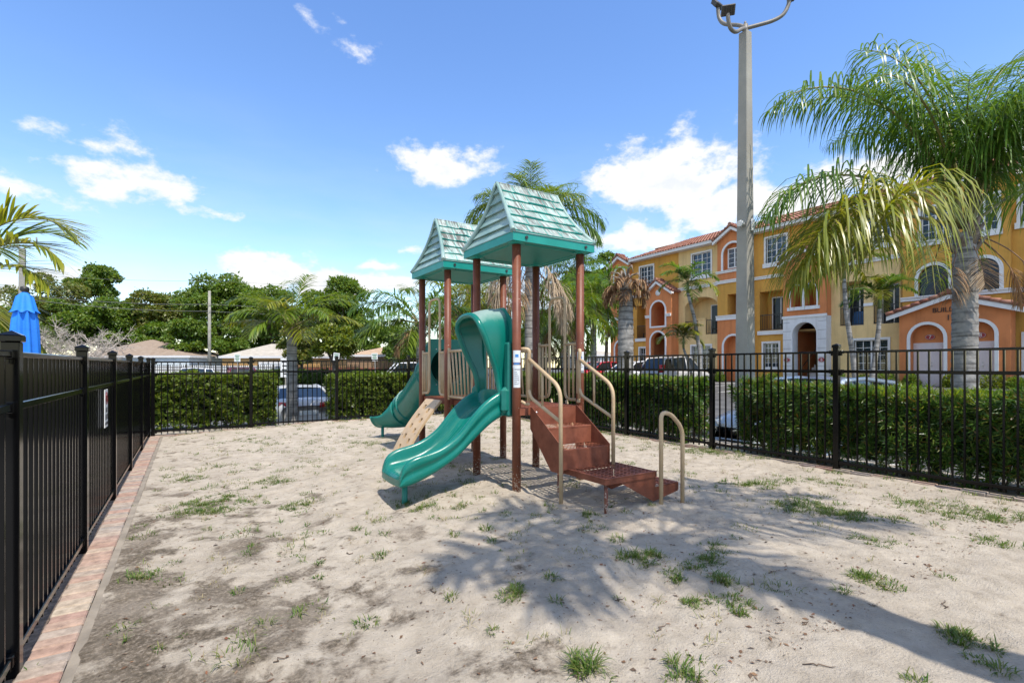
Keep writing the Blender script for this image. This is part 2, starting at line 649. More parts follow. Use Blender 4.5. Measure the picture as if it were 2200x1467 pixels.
def brickmat():
    m = bpy.data.materials.new('paver_brick')
    m.use_nodes = True
    t = m.node_tree
    b = t.nodes['Principled BSDF']
    b.inputs['Roughness'].default_value = .88
    g = N(t, 'ShaderNodeNewGeometry')
    c = ramp(t, g.outputs['Random Per Island'], [(0, (.37, .275, .215)), (.2, (.33, .205, .155)), (.4, (.40, .32, .25)), (.58, (.28, .25, .22)), (.75, (.35, .23, .18)), (.9, (.40, .335, .255)), (1, (.32, .26, .21))])
    tc = N(t, 'ShaderNodeTexCoord')
    n = N(t, 'ShaderNodeTexNoise', i_Scale=18.0, i_Detail=7.0, i_Roughness=.7)
    t.links.new(tc.outputs['Object'], n.inputs['Vector'])
    k = ramp(t, n.outputs[0], [(.3, (.55, .52, .5)), (.62, (1.15, 1.12, 1.1))])
    t.links.new(mixc(t, 1.0, c, k, 'MULTIPLY'), b.inputs['Base Color'])
    n2 = N(t, 'ShaderNodeTexNoise', i_Scale=120.0, i_Detail=4.0)
    t.links.new(tc.outputs['Object'], n2.inputs['Vector'])
    bp = N(t, 'ShaderNodeBump', i_Strength=.4, i_Distance=.006)
    t.links.new(n2.outputs[0], bp.inputs['Height'])
    t.links.new(bp.outputs[0], b.inputs['Normal'])
    return m


M_BRICK = brickmat()
mb = MB()
y = -2.0
while y < FY1 - .1:
    w = .098 + random.uniform(-.004, .004)
    mb.box(-.64 + random.uniform(-.004, .004), -.476 + random.uniform(-.004, .003), y, y + w - .004, -.06, .012 + random.uniform(-.004, .004), b=.007,
           M=Matrix.Rotation(0, 4, 'Z'))
    y += w
x = -.64
while x < FX1 - .1:
    w = .2 + random.uniform(-.005, .005)
    z = float(np.clip(ground(min(x, 6.5), FY1 - .1), 0, .2))
    mb.box(x, x + w - .006, FY1 - .035, FY1 + .07, -.06, z + .012, b=.006)
    x += w
y = FY1 + .05
while y > -2:
    w = .2 + random.uniform(-.005, .005)
    mb.box(FX1 - .055, FX1 + .06, y - w + .006, y, -.3, .115 + random.uniform(-.004, .006), b=.006)
    y -= w
tag(mb.build('brick_path', M_BRICK), kind='structure')
tag(MB().box(-.69, -.644, -2.2, FY1, -.1, -.008).build('soil_path', M_MULCH), kind='structure')

# ------------------------------------------------------------------ fences
M_BLACK = mat('black_powder_coat', (.0024, .0024, .0028), .15, spec=.24)
M_STEEL = mat('bolt_steel', (.45, .45, .45), .35, metal=1.0)


def fence(name, label, line, o, flip, zf, skip=()):
    """line: station list along the fence; o(t, off, z) -> world"""
    t = thing(name, label, 'fence', o(line[0], 0, 0), 0)
    base = Vector(o(line[0], 0, 0))
    H = lambda a, b, z: tuple(Vector(o(a, b, z)) - base)

    def bar(mb, a0, a1, b0, b1, z0, z1, b=0.0):
        p, q = H(a0, b0, z0), H(a1, b1, z1)
        lo = [min(p[i], q[i]) for i in range(3)]
        hi = [max(p[i], q[i]) for i in range(3)]
        mb.box(lo[0], hi[0], lo[1], hi[1], lo[2], hi[2], b=b)
    for i, s in enumerate(line):
        z = zf(s)
        mb = MB()
        bar(mb, s - .032, s + .032, -.032, .032, z - .12, z + 1.485, b=.004)
        post = mb.build('post', M_BLACK, t)
        mb = MB()
        c = H(s, 0, z + 1.485)
        bar(mb, s - .040, s + .040, -.040, .040, z + 1.485, z + 1.515, b=.004)
        a = .040
        mb.add([(c[0] - a, c[1] - a, c[2] + .030), (c[0] + a, c[1] - a, c[2] + .030), (c[0] + a, c[1] + a, c[2] + .030), (c[0] - a, c[1] + a, c[2] + .030), (c[0], c[1], c[2] + .052)],
               [(0, 1, 4), (1, 2, 4), (2, 3, 4), (3, 0, 4)])
        mb.build('post_cap', M_BLACK, post)
    for i in range(len(line) - 1):
        s0, s1 = line[i], line[i + 1]
        z = (zf(s0) + zf(s1)) / 2
        mb = MB()
        n = max(2, int(round((s1 - s0 - .064) / .1)))
        for k in range(1, n):
            s = s0 + .032 + (s1 - s0 - .064) * k / n
            bar(mb, s - .0085, s + .0085, -.0085, .0085, z + .035, z + 1.425)
        panel = mb.build('panel', M_BLACK, t)
        for zz, hh, nm in ((1.43, .026, 'top_rail'), (1.195, .036, 'rail'), (.085, .036, 'rail')):
            mb = MB()
            bar(mb, s0 + .034, s1 - .034, -.0165, .0165, z + zz - hh / 2, z + zz + hh / 2, b=.004)
            for e, sg in ((s0 + .034, 1), (s1 - .034, -1)):
                bar(mb, e, e + sg * .045, -.021, .021, z + zz - hh / 2 - .006, z + zz + hh / 2 + .006, b=.003)
                bar(mb, e, e + sg * .03, -.012, .012, z + zz - hh / 2 - .03, z + zz - hh / 2 - .0065, b=.003)
            mb.build(nm, M_BLACK, panel)
    return t


left_y = [.47, 2.19, 3.95, 5.72, 7.48, 9.24, 10.55, 12.0]
left_y = [-1.1, .68, 2.45, 4.38, 6.25, 8.12, 10.0, 12.0]
# stations fitted to the posts seen in the photo
def st_left(px):
    t = (px - 1100) / FPX
    # x = FX0 line: CH*X+SH*Y = FX0, X = t*Y
    Y = FX0 / (CH * t + SH)
    return -SH * t * Y + CH * Y


left_y = [-1.6, .2] + [st_left(p) for p in (25, 177, 242, 278, 302.5)] + [12.0]
LF = fence('metal_fence', 'black metal picket fence beside the brick strip, seen edge on', left_y, lambda a, b, z: (FX0 + b, a, z), 1, lambda s: 0.0)
back_x = [-.60, 1.10, 2.87, 4.62, 6.60]
fence('metal_fence', 'black metal picket fence across the back in front of the silver sedan', back_x, lambda a, b, z: (a, FY1 + b, z), 1, lambda s: max(0.0, min(.115, (s + .6) * .0195)))
right_y = [-2.4, -.6, 1.2, 3.03, 4.77, 6.54, 8.3, 10.1, 11.92]
fence('metal_fence', 'black metal picket fence facing the orange apartment building', right_y, lambda a, b, z: (FX1 + b, a, z), 1, lambda s: .112)

# ------------------------------------------------------------------ sign on the left fence
M_WHITE = mat('white_paint', (.74, .74, .72), .5, .06, 8)
M_SIGNBLK = mat('sign_black', (.02, .02, .02), .5)
M_SIGNRED = mat('sign_red', (.26, .02, .02), .5)
sy = st_left(219)
sg = thing('warning_sign', 'white NO PETS ALLOWED sign fixed to the black fence', 'sign', (FX0 + .03, sy, 1.01))
sg.scale = (1, .80, .80)
mb = MB().box(-.004, .002, -.115, .115, -.24, .19, b=.002)
mb.build('board', M_WHITE, sg)
SM = Matrix.Translation((.004, 0, 0)) @ Matrix.Rotation(R(90), 4, 'Z') @ Matrix.Rotation(R(90), 4, 'X')
text('lettering', 'NO', .085, M_SIGNBLK, sg, Matrix.Translation((0, 0, -.045)) @ SM, .0006)
text('lettering', 'PETS', .085, M_SIGNBLK, sg, Matrix.Translation((0, 0, -.125)) @ SM, .0006)
text('lettering', 'ALLOWED', .047, M_SIGNBLK, sg, Matrix.Translation((0, 0, -.195)) @ SM, .0006)
mb = MB()
mb.tube([(.004, .068 * math.cos(a), .09 + .068 * math.sin(a)) for a in np.linspace(0, 2 * PI, 29)[:-1]], .0024, 6, closed=True)
mb.tube([(.004, -.046, .136), (.004, .046, .044)], .0024, 6)
mb.build('prohibition_ring', M_SIGNRED, sg)
mb = MB()                                  # little dog silhouette in the ring
dz = .088
mb.box(.003, .0045, -.032, .022, dz - .012, dz + .012)
mb.box(.003, .0045, -.03, -.02, dz - .042, dz - .012)
mb.box(.003, .0045, .010, .020, dz - .042, dz - .012)
mb.box(.003, .0045, .016, .044, dz + .008, dz + .030)
mb.box(.003, .0045, -.044, -.032, dz + .004, dz + .03)
mb.build('pictogram', M_SIGNBLK, sg)

# ------------------------------------------------------------------ weeds in the sand
M_GRASS = leafmat('weed_grass', [(.045, .105, .012), (.075, .145, .018), (.11, .17, .028), (.19, .19, .055), (.065, .125, .015)], .5, .3)
M_DRY = leafmat('dry_grass', [(.30, .24, .12), (.36, .30, .16), (.18, .19, .06), (.12, .17, .04)], .6, .25)


def blades(spots, hmin, hmax, w, per, spread, lean):
    """numpy grass: three-segment curved strips"""
    Vs = []
    for (x, y, z, r, n, h) in spots:
        n = int(n)
        a = rng.random(n) * 2 * PI
        d = np.sqrt(rng.random(n)) * r
        bx, by = x + np.cos(a) * d, y + np.sin(a) * d
        bz = ground(bx, by) - .004
        aa = a + rng.normal(0, .9, n)
        ln = h * (.5 + .8 * rng.random(n))
        le = lean * (.4 + 1.0 * rng.random(n))
        ww = w * (.6 + .8 * rng.random(n))
        px_, py_ = -np.sin(aa), np.cos(aa)
        rows = []
        for k, (tt, wk) in enumerate(((0, .8), (.4, 1.), (.75, .7), (1., .08))):
            hor = ln * tt ** 1.6 * np.sin(le)
            up = ln * (tt * np.cos(le * tt))
            cx, cy, cz = bx + np.cos(aa) * hor, by + np.sin(aa) * hor, bz + up
            rows.append(np.stack([cx - px_ * ww * wk, cy - py_ * ww * wk, cz], -1))
            rows.append(np.stack([cx + px_ * ww * wk, cy + py_ * ww * wk, cz], -1))
        Vs.append(np.stack(rows, 1))
    Vv = np.concatenate(Vs, 0)
    m = len(Vv)
    base = np.arange(m)[:, None, None] * 8
    q = np.array([[0, 1, 3, 2], [2, 3, 5, 4], [4, 5, 7, 6]])[None]
    return Vv.reshape(-1, 3), (base + q).reshape(-1, 4)


# photo position, radius (m), blades, height
PATCH = [(445, 1080, .20, 520, .05), (430, 1100, .16, 300, .05), (480, 1098, .12, 160, .045), (540, 1078, .14, 160, .05), (632, 1090, .12, 190, .05), (575, 1040, .20, 200, .05), (600, 1034, .16, 120, .04),
         (405, 1032, .16, 220, .045), (375, 1020, .1, 70, .04), (470, 1062, .1, 90, .04), (530, 945, .2, 150, .04), (560, 947, .15, 90, .04), (645, 968, .25, 120, .04), (690, 946, .25, 110, .04), (790, 952, .3, 170, .04), (760, 950, .2, 80, .04),
         (660, 990, .2, 90, .04), (610, 975, .2, 70, .04), (480, 1000, .15, 60, .04), (540, 1005, .15, 80, .04), (315, 1237, .075, 90, .05), (290, 1240, .03, 20, .04), (355, 1250, .06, 30, .04),
         (765, 1137, .04, 50, .07), (660, 1060, .07, 50, .06), (655, 1150, .06, 50, .05), (590, 1150, .06, 40, .05), (815, 1195, .045, 60, .08), (685, 1210, .03, 40, .06), (685, 1240, .03, 36, .06), (510, 1270, .04, 40, .05),
         (1100, 1275, .05, 80, .07), (1110, 1262, .04, 60, .06), (1090, 1290, .03, 40, .05), (790, 1340, .075, 60, .07), (640, 1320, .03, 36, .08), (1270, 1430, .07, 150, .11), (1475, 1440, .07, 120, .09), (975, 1150, .04, 40, .08),
         (1365, 1197, .10, 150, .08), (1395, 1200, .08, 110, .08), (1480, 1222, .06, 90, .07), (1450, 1235, .05, 70, .07), (1560, 1250, .06, 90, .11), (1600, 1310, .06, 80, .08), (1485, 1300, .04, 70, .07), (1530, 1290, .05, 60, .06), (1570, 1283, .04, 60, .06),
         (1325, 1160, .05, 60, .08), (1540, 1180, .08, 90, .05), (1525, 1197, .07, 110, .06), (1515, 1205, .05, 60, .06), (1185, 1240, .035, 50, .07), (1195, 1290, .035, 30, .06), (970, 1285, .03, 36, .07), (1060, 1355, .03, 26, .06),
         (1720, 1088, .22, 260, .06), (1760, 1094, .18, 240, .06), (1800, 1100, .15, 190, .06), (1840, 1108, .12, 140, .06), (1690, 1085, .1, 90, .06), (1625, 1040, .18, 190, .06), (1590, 1040, .16, 170, .06), (1660, 1035, .15, 110, .06), (1750, 1075, .14, 70, .05),
         (1700, 1030, .2, 150, .05), (1760, 1040, .2, 130, .05), (1800, 1040, .14, 110, .06), (2050, 1100, .24, 260, .06), (2010, 1098, .2, 160, .06), (2090, 1105, .15, 120, .06), (1935, 1080, .15, 90, .06), (1870, 1160, .12, 130, .06), (1920, 1115, .1, 110, .06), (1830, 1115, .1, 80, .06),
         (1880, 1250, .10, 120, .07), (1850, 1240, .06, 80, .07), (1920, 1262, .06, 60, .06), (2070, 1370, .07, 110, .08), (2100, 1388, .06, 80, .08), (2040, 1355, .05, 60, .07), (1810, 1270, .04, 50, .07), (2030, 1240, .05, 40, .06), (2170, 1175, .18, 130, .05), (2120, 1160, .12, 90, .05), (2180, 1110, .15, 130, .07),
         (2150, 1440, .05, 60, .08), (1970, 1470, .05, 50, .07), (2100, 1418, .05, 60, .05), (870, 1083, .08, 90, .06), (905, 1092, .08, 70, .06), (845, 1080, .06, 40, .05), (985, 1092, .06, 60, .07), (1000, 1082, .06, 50, .06), (930, 1112, .06, 40, .05), (1268, 1105, .06, 90, .08), (1045, 1130, .05, 60, .09), (1055, 1165, .035, 40, .08), (1085, 1105, .05, 40, .06),
         (1400, 1085, .03, 40, .06), (1345, 1100, .05, 40, .05), (1420, 1012, .06, 40, .05), (1350, 995, .1, 60, .05), (1395, 960, .15, 90, .05), (1470, 960, .25, 180, .05), (1520, 968, .25, 240, .06), (1560, 972, .2, 190, .06), (1500, 975, .2, 120, .06), (1585, 985, .15, 90, .06), (1350, 945, .2, 120, .04), (1280, 950, .25, 130, .04), (1200, 930, .3, 140, .04), (1090, 920, .3, 130, .04),
         (1130, 950, .3, 120, .04), (1180, 965, .25, 90, .04), (1330, 1015, .06, 30, .05), (985, 900, .4, 100, .04), (900, 1043, .1, 40, .05), (1010, 1040, .1, 60, .05), (960, 1055, .08, 50, .05), (340, 1395, .02, 20, .05), (270, 1375, .012, 14, .07), (70, 1440, .02, 16, .06), (184, 1150, .015, 18, .07), (282, 1088, .03, 40, .025)]
spots = []
for px, py, r, n, h in PATCH:
    x, y, z = G(px, py)
    if n > 60:
        for _ in range(12 if n > 150 else 7):
            a_, d_ = rng.random() * 6.28, 1.25 * r * rng.random() ** .7
            spots.append((x + math.cos(a_) * d_, y + math.sin(a_) * d_, z, r * (.15 + .35 * rng.random()), n * (.08 + .17 * rng.random()), h * (.45 + .5 * rng.random())))
        for _ in range(9):
            a_, d_ = rng.random() * 6.28, r * (.9 + .8 * rng.random())
            spots.append((x + math.cos(a_) * d_, y + math.sin(a_) * d_, z, .02, 7, h * .4))
    else:
        spots.append((x, y, z, r, n * .9, h * .62))
for _ in range(700):
    x, y = rng.uniform(-.35, 6.5), rng.uniform(1.4, 11.8)
    dens_ = VN(x * .8 + 20, y * .8) + .1 + (.15 if y > 7 else 0)
    if rng.random() > .55 + dens_:
        continue
    k = rng.random()
    spots.append((x, y, 0, .015 + .10 * k * k, 8 + 46 * k * k, .025 + .035 * rng.random()))
for _ in range(70):                         # thin line of grass along the right and back kerbs
    if rng.random() < .55:
        spots.append((6.55 + rng.normal(0, .06), rng.uniform(1, 11.5), 0, .08, 30, .06))
    else:
        spots.append((rng.uniform(-.3, 6.4), 11.85 + rng.normal(0, .05), 0, .09, 26, .05))
V, F = blades(spots, 0, 0, .0023, 0, 0, 1.15)
tag(np_mesh('grass', V, F, M_GRASS), 'patchy green weeds and grass tufts growing in the sand', 'grass', kind='stuff')
dry = []
for _ in range(520):
    x, y = rng.uniform(-.3, 6.4), rng.uniform(1.3, 10.5)
    dry.append((x, y, 0, .02 + .05 * rng.random(), 4 + 14 * rng.random(), .03 + .03 * rng.random()))
V, F = blades(dry, 0, 0, .0018, 0, 0, 1.25)
tag(np_mesh('dry_grass', V, F, M_DRY), 'thin straw coloured grass stems scattered over the sand', 'grass', kind='stuff')

# twigs, dead leaves and clods
M_LITTER = leafmat('litter', [(.10, .055, .03), (.16, .09, .05), (.22, .13, .07), (.06, .045, .035), (.24, .17, .11), (.20, .08, .04)], .8, .05)
n = 9000
lx, ly = rng.uniform(-.38, 6.5, n), 1.2 + 9.5 * rng.random(n) ** 1.5
la = rng.random(n) * 2 * PI
ll = .0035 + .016 * rng.random(n) ** 3.5
lw = ll * (.15 + .45 * rng.random(n))
dx, dy = np.cos(la), np.sin(la)
rows = []
for sgn, wd_, up in ((-1, 0, .003), (0, 1, .007), (1, 0, .004), (0, -1, .004)):
    X = lx + dx * ll * sgn - dy * lw * wd_
    Y = ly + dy * ll * sgn + dx * lw * wd_
    rows.append(np.stack([X, Y, ground(X, Y) + up], -1))
V = np.stack(rows, 1).reshape(-1, 3)
F = np.arange(n * 4).reshape(-1, 4)
tag(np_mesh('leaf_litter', V, F, M_LITTER), 'small dry leaf scraps strewn over the sand', 'leaf litter', kind='stuff')
mb = MB()
for px, py, L, a in [(930, 1270, .10, 1.4), (690, 1200, .06, .4), (455, 1305, .05, .6), (1760, 1430, .12, -.6), (1240, 1455, .1, 1.5), (1420, 1350, .07, .3), (1660, 1230, .07, .1), (750, 1190, .06, 2.2), (1270, 1120, .06, .8), (600, 1420, .05, .2),
                     (1150, 1440, .05, 1.9), (1330, 1290, .05, .1), (2030, 1300, .08, .5), (540, 1180, .05, 1.0), (900, 1400, .05, .9), (1730, 1340, .06, .3), (240, 1120, .05, .6)]:
    x, y, z = G(px, py)
    pts = []
    for k in range(6):
        s = (k / 5 - .5) * L
        X, Y = x + math.cos(a) * s + .012 * math.sin(k * 1.7), y + math.sin(a) * s + .01 * math.cos(k * 2.1)
        pts.append((X, Y, float(ground(X, Y)) + .004 + .004 * (k % 2)))
    mb.tube(pts, [.0022, .003, .003, .0027, .002, .0012], 5)
tag(mb.build('twig_litter', mat('twig', (.11, .075, .05), .9, .3, 30)), 'thin brown twigs lying loose on the sand', 'twigs', kind='stuff')
# ------------------------------------------------------------------ play structure
# local x points away from the left fence, local y to the back of the lot
M_TEAL = mat('green_plastic', (.0012, .138, .104), .24, .12, 3, .06, 150, spec=.42, col2=(.003, .163, .128))
M_TEAL_D = mat('green_plastic_matt', (.003, .15, .115), .45, .25, 5, .1, 90, col2=(.008, .19, .15))
M_POST = mat('rust_red_paint', (.125, .036, .018), .45, .22, 7, .12, 140, spec=.35, col2=(.175, .056, .028))
M_STAIR = mat('red_brown_steel', (.14, .040, .020), .62, .4, 9, .2, 120, spec=.35, col2=(.25, .082, .045), lo=.3, hi=.7)
M_TAN = mat('tan_paint', (.44, .315, .185), .42, .1, 12, .05, 100, spec=.35, col2=(.50, .37, .225))
M_TANP = mat('tan_plastic', (.50, .355, .205), .45, .1, 6, .05, 100)
M_BOLT = mat('dark_bolt', (.03, .03, .03), .4)
M_STICK = mat('sticker', (.66, .68, .70), .5, .05, 20)
M_STBLUE = mat('sticker_blue', (.05, .22, .55), .5)
M_STGREY = mat('sticker_grey', (.22, .23, .25), .6)


def postmat():
    """red paint with wind-blown sand stuck to the foot"""
    m = M_POST.copy()
    m.name = 'sandy_post_paint'
    t = m.node_tree
    b = t.nodes['Principled BSDF']
    src = b.inputs['Base Color'].links[0].from_socket
    tc = N(t, 'ShaderNodeTexCoord')
    sp = N(t, 'ShaderNodeSeparateXYZ')
    t.links.new(tc.outputs['Object'], sp.inputs[0])
    n = N(t, 'ShaderNodeTexNoise', i_Scale=60.0, i_Detail=5.0)
    t.links.new(tc.outputs['Object'], n.inputs['Vector'])
    f = N(t, 'ShaderNodeMapRange')
    t.links.new(sp.outputs[2], f.inputs[0])
    f.inputs[1].default_value = .42
    f.inputs[2].default_value = .06
    k = M_(t, 'GREATER_THAN', M_(t, 'ADD', n.outputs[0], M_(t, 'MULTIPLY', f.outputs[0], .26)), .70)
    t.links.new(mixc(t, M_(t, 'MULTIPLY', k, .75), src, (.42, .36, .30)), b.inputs['Base Color'])
    return m


M_POSTS = postmat()


def worn_slide():
    """slide plastic with a dusty, scuffed chute"""
    m = M_TEAL.copy()
    m.name = 'scuffed_slide_plastic'
    t = m.node_tree
    b = t.nodes['Principled BSDF']
    src = b.inputs['Base Color'].links[0].from_socket
    tc = N(t, 'ShaderNodeTexCoord')
    mp = N(t, 'ShaderNodeMapping')
    mp.inputs['Scale'].default_value = (1.2, 14, 1.2)
    t.links.new(tc.outputs['Object'], mp.inputs[0])
    n = N(t, 'ShaderNodeTexNoise', i_Scale=3.0, i_Detail=8.0, i_Roughness=.7)
    t.links.new(mp.outputs[0], n.inputs['Vector'])
    n2 = N(t, 'ShaderNodeTexNoise', i_Scale=5.0, i_Detail=6.0)
    t.links.new(tc.outputs['Object'], n2.inputs['Vector'])
    g = N(t, 'ShaderNodeNewGeometry')
    sp = N(t, 'ShaderNodeSeparateXYZ')
    t.links.new(g.outputs['Normal'], sp.inputs[0])
    f = M_(t, 'MULTIPLY', M_(t, 'MULTIPLY', M_(t, 'SUBTRACT', n.outputs[0], .5, clamp=True), 3.0, clamp=True), M_(t, 'MAXIMUM', sp.outputs[2], .12))
    t.links.new(mixc(t, M_(t, 'MULTIPLY', f, .38), src, (.22, .33, .29)), b.inputs['Base Color'])
    t.links.new(M_(t, 'ADD', M_(t, 'MULTIPLY', f, .4), M_(t, 'MULTIPLY_ADD', n2.outputs[0], .22, .14)), b.inputs['Roughness'])
    return m


M_SLIDE = worn_slide()


def bleached():
    """green plastic whose sky-facing side has chalked to a pale grey green"""
    m = M_TEAL.copy()
    m.name = 'sun_bleached_plastic'
    t = m.node_tree
    b = t.nodes['Principled BSDF']
    src = b.inputs['Base Color'].links[0].from_socket
    g = N(t, 'ShaderNodeNewGeometry')
    sp = N(t, 'ShaderNodeSeparateXYZ')
    t.links.new(g.outputs['Normal'], sp.inputs[0])
    tc = N(t, 'ShaderNodeTexCoord')
    n = N(t, 'ShaderNodeTexNoise', i_Scale=9.0, i_Detail=6.0, i_Roughness=.65)
    t.links.new(tc.outputs['Object'], n.inputs['Vector'])
    f = N(t, 'ShaderNodeMapRange', interpolation_type='SMOOTHSTEP')
    t.links.new(M_(t, 'ADD', sp.outputs[2], M_(t, 'MULTIPLY', M_(t, 'SUBTRACT', n.outputs[0], .5), .5)), f.inputs[0])
    f.inputs[1].default_value = .35
    f.inputs[2].default_value = .95
    f.inputs[4].default_value = .85
    t.links.new(mixc(t, f.outputs[0], src, (.27, .36, .33)), b.inputs['Base Color'])
    t.links.new(M_(t, 'ADD', M_(t, 'MULTIPLY', f.outputs[0], .35), .26), b.inputs['Roughness'])
    return m


M_BLEACH = bleached()


def perf(name, src, pitch, rad):
    """sheet steel punched with staggered round holes"""
    m = src.copy()
    m.name = name
    t = m.node_tree
    b = t.nodes['Principled BSDF']
    tc = N(t, 'ShaderNodeTexCoord')
    sp = N(t, 'ShaderNodeSeparateXYZ')
    t.links.new(tc.outputs['Object'], sp.inputs[0])
    ds = []
    for ox, oy in ((0, 0),):
        fx = M_(t, 'SUBTRACT', M_(t, 'FRACT', M_(t, 'ADD', M_(t, 'DIVIDE', sp.outputs[0], pitch), 40 + ox)), .5)
        fy = M_(t, 'SUBTRACT', M_(t, 'FRACT', M_(t, 'ADD', M_(t, 'DIVIDE', sp.outputs[1], pitch), 40 + oy)), .5)
        ds.append(M_(t, 'SQRT', M_(t, 'ADD', M_(t, 'MULTIPLY', fx, fx), M_(t, 'MULTIPLY', fy, fy))))
    hole = M_(t, 'LESS_THAN', ds[0], rad / pitch)
    tr = N(t, 'ShaderNodeBsdfTransparent')
    mxs = N(t, 'ShaderNodeMixShader')
    t.links.new(hole, mxs.inputs[0])
    t.links.new(b.outputs[0], mxs.inputs[1])
    t.links.new(tr.outputs[0], mxs.inputs[2])
    t.links.new(mxs.outputs[0], t.nodes['Material Output'].inputs[0])
    return m


M_PERF = perf('punched_steel', M_STAIR, .047, .0165)


def roofmat():
    """bleached green shingles with dark mould streaks running down the slope"""
    m = bpy.data.materials.new('bleached_shingle')
    m.use_nodes = True
    t = m.node_tree
    b = t.nodes['Principled BSDF']
    b.inputs['Roughness'].default_value = .7
    tc = N(t, 'ShaderNodeTexCoord')

    def nz(sc, s, d=6):
        mp = N(t, 'ShaderNodeMapping')
        mp.inputs['Scale'].default_value = sc
        t.links.new(tc.outputs['Object'], mp.inputs[0])
        n = N(t, 'ShaderNodeTexNoise', i_Scale=s, i_Detail=d, i_Roughness=.65)
        t.links.new(mp.outputs[0], n.inputs['Vector'])
        return n.outputs[0]
    base = ramp(t, nz((1, .25, .25), 14), [(.32, (.22, .36, .33)), (.5, (.36, .45, .42)), (.7, (.47, .51, .47))])
    pt = ramp(t, nz((1, .6, .6), 7, 5), [(.50, (0, 0, 0)), (.62, (1, 1, 1))])
    px_s = N(t, 'ShaderNodeSeparateColor')
    t.links.new(pt, px_s.inputs[0])
    base = mixc(t, M_(t, 'MULTIPLY', px_s.outputs[0], .55), base, (.10, .36, .31))
    stk = ramp(t, nz((1, .10, .10), 46, 4), [(.42, (0, 0, 0)), (.56, (1, 1, 1))])
    reg = ramp(t, nz((1, .8, .8), 3.4, 3), [(.38, (.1, .1, .1)), (.58, (1, 1, 1))])
    sx = N(t, 'ShaderNodeSeparateColor')
    t.links.new(stk, sx.inputs[0])
    rx = N(t, 'ShaderNodeSeparateColor')
    t.links.new(reg, rx.inputs[0])
    k = M_(t, 'MULTIPLY', M_(t, 'MULTIPLY', sx.outputs[0], rx.outputs[0]), .9)
    t.links.new(mixc(t, k, base, (.085, .07, .06)), b.inputs['Base Color'])
    return m


M_FASC = mat('turquoise_fascia', (.003, .23, .19), .4, .1, 5, .05, 90, col2=(.008, .27, .225))
M_ROOF = roofmat()
M_GABLE = mat('bleached_gable', (.17, .29, .265), .4, .2, 4, .05, 60, col2=(.31, .42, .39))
M_TEAL_R = mat('shingle_butt', (.03, .46, .40), .5, .1, 20)

play = thing('playground_structure', 'green roofed play structure with two slides and brown metal steps on the sand', 'playground', (PLAY[0], PLAY[1], 0))
HP = .415
TB = 1.60                                   # second tower offset along y
DECK = .95


def make_post(x, y, lab=None):
    z0 = -.15
    mb = MB().tube([(x, y, z0), (x, y, 2.615)], .0445, 20)
    p = mb.build('post', M_POSTS, play)
    if lab:
        mb = MB()
        for (a, bq, m_) in lab:
            rows = []
            for zz in (a, bq):
                rows.append([(x + .0452 * math.cos(th), y + .0452 * math.sin(th), zz) for th in np.linspace(R(-150), R(-50), 10)])
            mb.grid(rows, m_)
            rows = []
        mb.build('sticker', [M_STICK, M_STBLUE, M_STGREY], p)
    return p


def stick(z0, z1, blue, lines):
    out = [(z0, z1, 0)]
    return out


def post_label(x, y, pieces, parent):
    mb = MB()
    for (a, bq, th0, th1, m_, rr) in pieces:
        mb.grid([[(x + rr * math.cos(R(th)), y + rr * math.sin(R(th)), zz) for th in np.linspace(th0, th1, 9)] for zz in (a, bq)], m_)
    mb.build('sticker', [M_STICK, M_STBLUE, M_STGREY], parent)


# camera lies towards (-x,-y); stickers wrap that side of the post
pF = make_post(-HP, -HP)
pR = make_post(HP, -HP)
make_post(-HP, HP)
make_post(HP, HP)
for sx in (-1, 1):
    for sy_ in (-1, 1):
        make_post(sx * HP, TB + sy_ * HP)
L1 = [(1.41, 1.53, -170, -60, 0, .0450), (1.462, 1.492, -140, -96, 1, .0453), (1.39, 1.405, -160, -80, 1, .0453), (1.355, 1.385, -175, -58, 0, .0453), (1.16, 1.355, -165, -65, 0, .0450), (1.335, 1.345, -150, -75, 2, .0453)]
for k in range(7):
    L1.append((1.31 - k * .02, 1.317 - k * .02, -150, -115 + (k * 37 % 30), 2, .0453))
L1.append((1.19, 1.28, -96, -92, 2, .0453))
post_label(-HP, -HP, L1, pF)
L2 = [(1.30, 1.53, -170, -60, 0, .0450), (1.448, 1.48, -142, -100, 1, .0453), (1.30, 1.325, -165, -65, 2, .0453), (1.36, 1.367, -145, -90, 2, .0453), (1.38, 1.387, -145, -100, 2, .0453)]
post_label(HP, -HP, L2, pR)


def deck(y0, y1, x0, x1, z):
    mb = MB()
    mb.add([(x0, y0, z), (x1, y0, z), (x1, y1, z), (x0, y1, z)], [(0, 1, 2, 3)])
    d = mb.build('deck', M_PERF, play)
    mb = MB()
    t = .005
    mb.box(x0, x1, y0, y0 + t, z - .07, z - .002)
    mb.box(x0, x1, y1 - t, y1, z - .07, z - .002)
    mb.box(x0, x0 + t, y0 + t, y1 - t, z - .07, z - .002)
    mb.box(x1 - t, x1, y0 + t, y1 - t, z - .07, z - .002)
    for k in (1, 2):
        yy = y0 + (y1 - y0) * k / 3
        mb.box(x0 + t, x1 - t, yy - .002, yy + .002, z - .06, z - .002)
    mb.build('deck_frame', M_STAIR, d)
    return d


deck(-HP - .045, HP + .045, -HP + .01, HP - .01, DECK)
deck(TB - HP - .045, TB + HP + .045, -HP + .01, HP - .01, DECK)
deck(HP + .05, TB - HP - .05, -HP + .06, HP - .06, DECK - .004)


